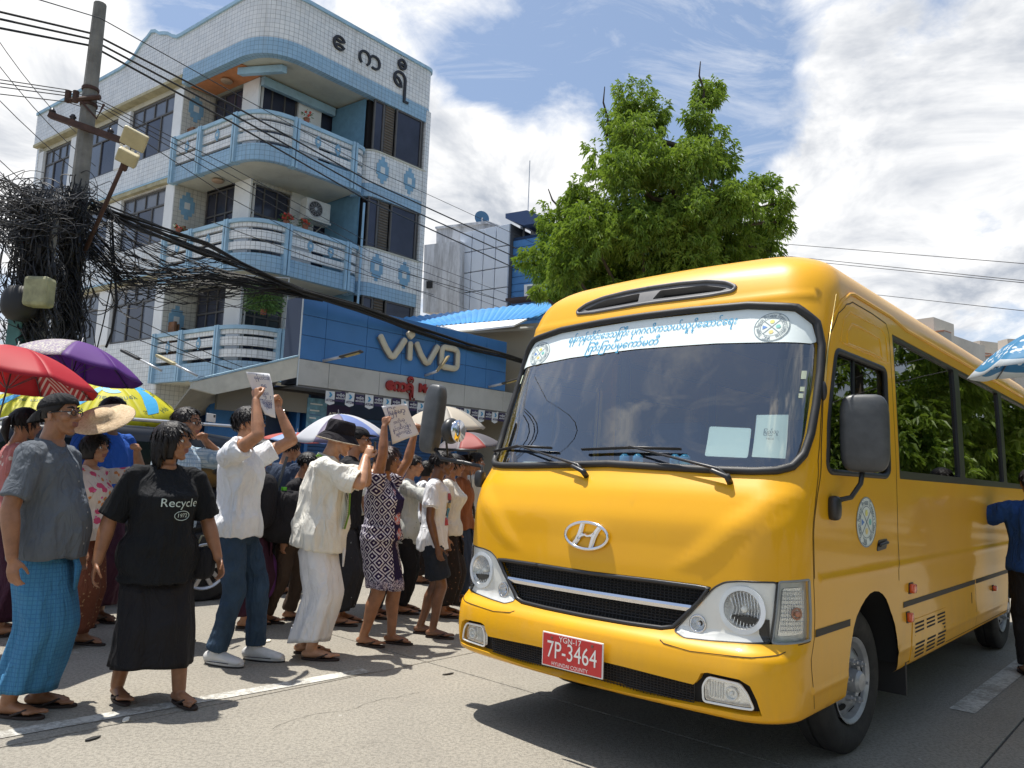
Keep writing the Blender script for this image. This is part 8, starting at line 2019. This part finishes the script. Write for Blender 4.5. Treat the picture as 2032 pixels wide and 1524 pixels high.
wire('black cable making a wide U in front of the lower windows', [aty(175, 545, 11.3), aty(185, 580, 11.3), aty(205, 606, 11.3), aty(240, 611, 11.35), aty(268, 590, 11.4), aty(272, 560, 11.45)], .008)
for i, (lab, pts, r) in enumerate((('uppermost of the three thick black lines crossing the building front', [(-40, 14, 9.6), (185, 67, YP), (458, 207, 13.2), (728, 357, 17), (1190, 569, 28)], .017),
    ('middle of the three thick black lines crossing the building front', [(-40, 29, 9.6), (179, 77, YP), (460, 226, 13.2), (728, 377, 17), (1160, 572, 28)], .017),
    ('lowest of the three thick black lines crossing the building front', [(-40, 48, 9.6), (182, 91, YP), (460, 243, 13.2), (728, 397, 17), (1130, 582, 28)], .017),
    ('thin line passing over the top of the utility pole', [(60, -6, 8.8), (199, 36, 10.6), (460, 182, 14), (728, 330, 19), (1000, 455, 26)], .008))):
    wire(lab, [aty(x, y, Y) for x, y, Y in pts], r, group='power lines crossing in front of the corner building')
for i, (y0, y1, y2, y3) in enumerate(((160, 178, 330, 480), (167, 184, 345, 497), (175, 190, 360, 512), (190, 202, 392, 540))):
    wire(('upper', 'second', 'third', 'lowest')[i]+' thin line of the four strung at the height of the pole bracket', [aty(-40, y0-8, 9.6), aty(132, y1, YP), aty(200, y1+22, YP), aty(455, y2, 13.5), aty(730, y3, 18), aty(1010, y3+105, 27)], .008, CABG, group='thin lines at the height of the pole bracket')
for i, (a, b) in enumerate((((-20, 55), (150, 262)), ((-20, 180), (260, 420)), ((-20, 300), (240, 500)), ((-10, 120), (190, 330)), ((-10, 352), (360, 480)))):
    wire(('steep thin wire from the top left towards the pole', 'thin wire sloping from the left edge to the windows', 'thin wire low at the left edge above the tangle', 'thin wire crossing behind the crossarm', 'thin wire running just over the cable tangle')[i], [aty(a[0], a[1], 10), aty(b[0], b[1], 12.5)], .006, CABG, sag=.10)
for i, (x0, y0, x1, y1) in enumerate(((1555, 484, 2080, 527), (1540, 506, 2080, 562), (1560, 514, 2080, 566), (1730, 584, 2080, 622))):
    wire(('upper', 'second', 'third', 'lowest')[i]+' thin line in the sky right of the large tree', [aty(x0, y0, 24), aty(x1, y1, 17)], .010, CABG, group='thin lines in the sky on the right')
for i, (x0, y0, x1, y1) in enumerate(((240, 640, 560, 770), (150, 625, 470, 735), (200, 600, 640, 792), (330, 560, 600, 640), (420, 440, 860, 585), (600, 470, 1010, 600))):
    wire(('thin cable', 'slack cable', 'long cable', 'short cable', 'sloping cable', 'drooping cable')[i]+' crossing '+('the lowest balcony', 'the white lower wall', 'from the pole to the sloped eave', 'the climbing plant', 'the middle balcony and the bay', 'the bay towards the far buildings')[i], [aty(x0, y0, 11.6+.2*i), aty((x0+x1)/2, (y0+y1)/2+8, 13), aty(x1, y1, 14.2+.6*i)], .007)
# small street lamp pair on the left building front
for (x, y, lb, c_) in ((275, 712, 'dark street lamp jutting from a bracket left of the lowest balcony', LAMPC), (345, 722, 'yellowish lamp head by the lowest balcony', LAMPC)):
    e = empty('street_lamp', aty(x, y, 13.5), 0, lb, 'street lamp'); d = Vector((.8, -.2, -.35)).normalized(); MB().tube([d*.05, d*.55], .022, n=6).build('arm', mat('lamp_arm', (.5, .52, .55), .4), e, True)
    M3 = Matrix((d, Vector((.25, 1, 0)).normalized(), d.cross(Vector((.25, 1, 0)).normalized()))).transposed(); MB().box(-d*.18, (.42, .14, .05), M=M3).build('lamp_head', BLK if 'dark' in lb else LAMPC, e, bevel=.015)
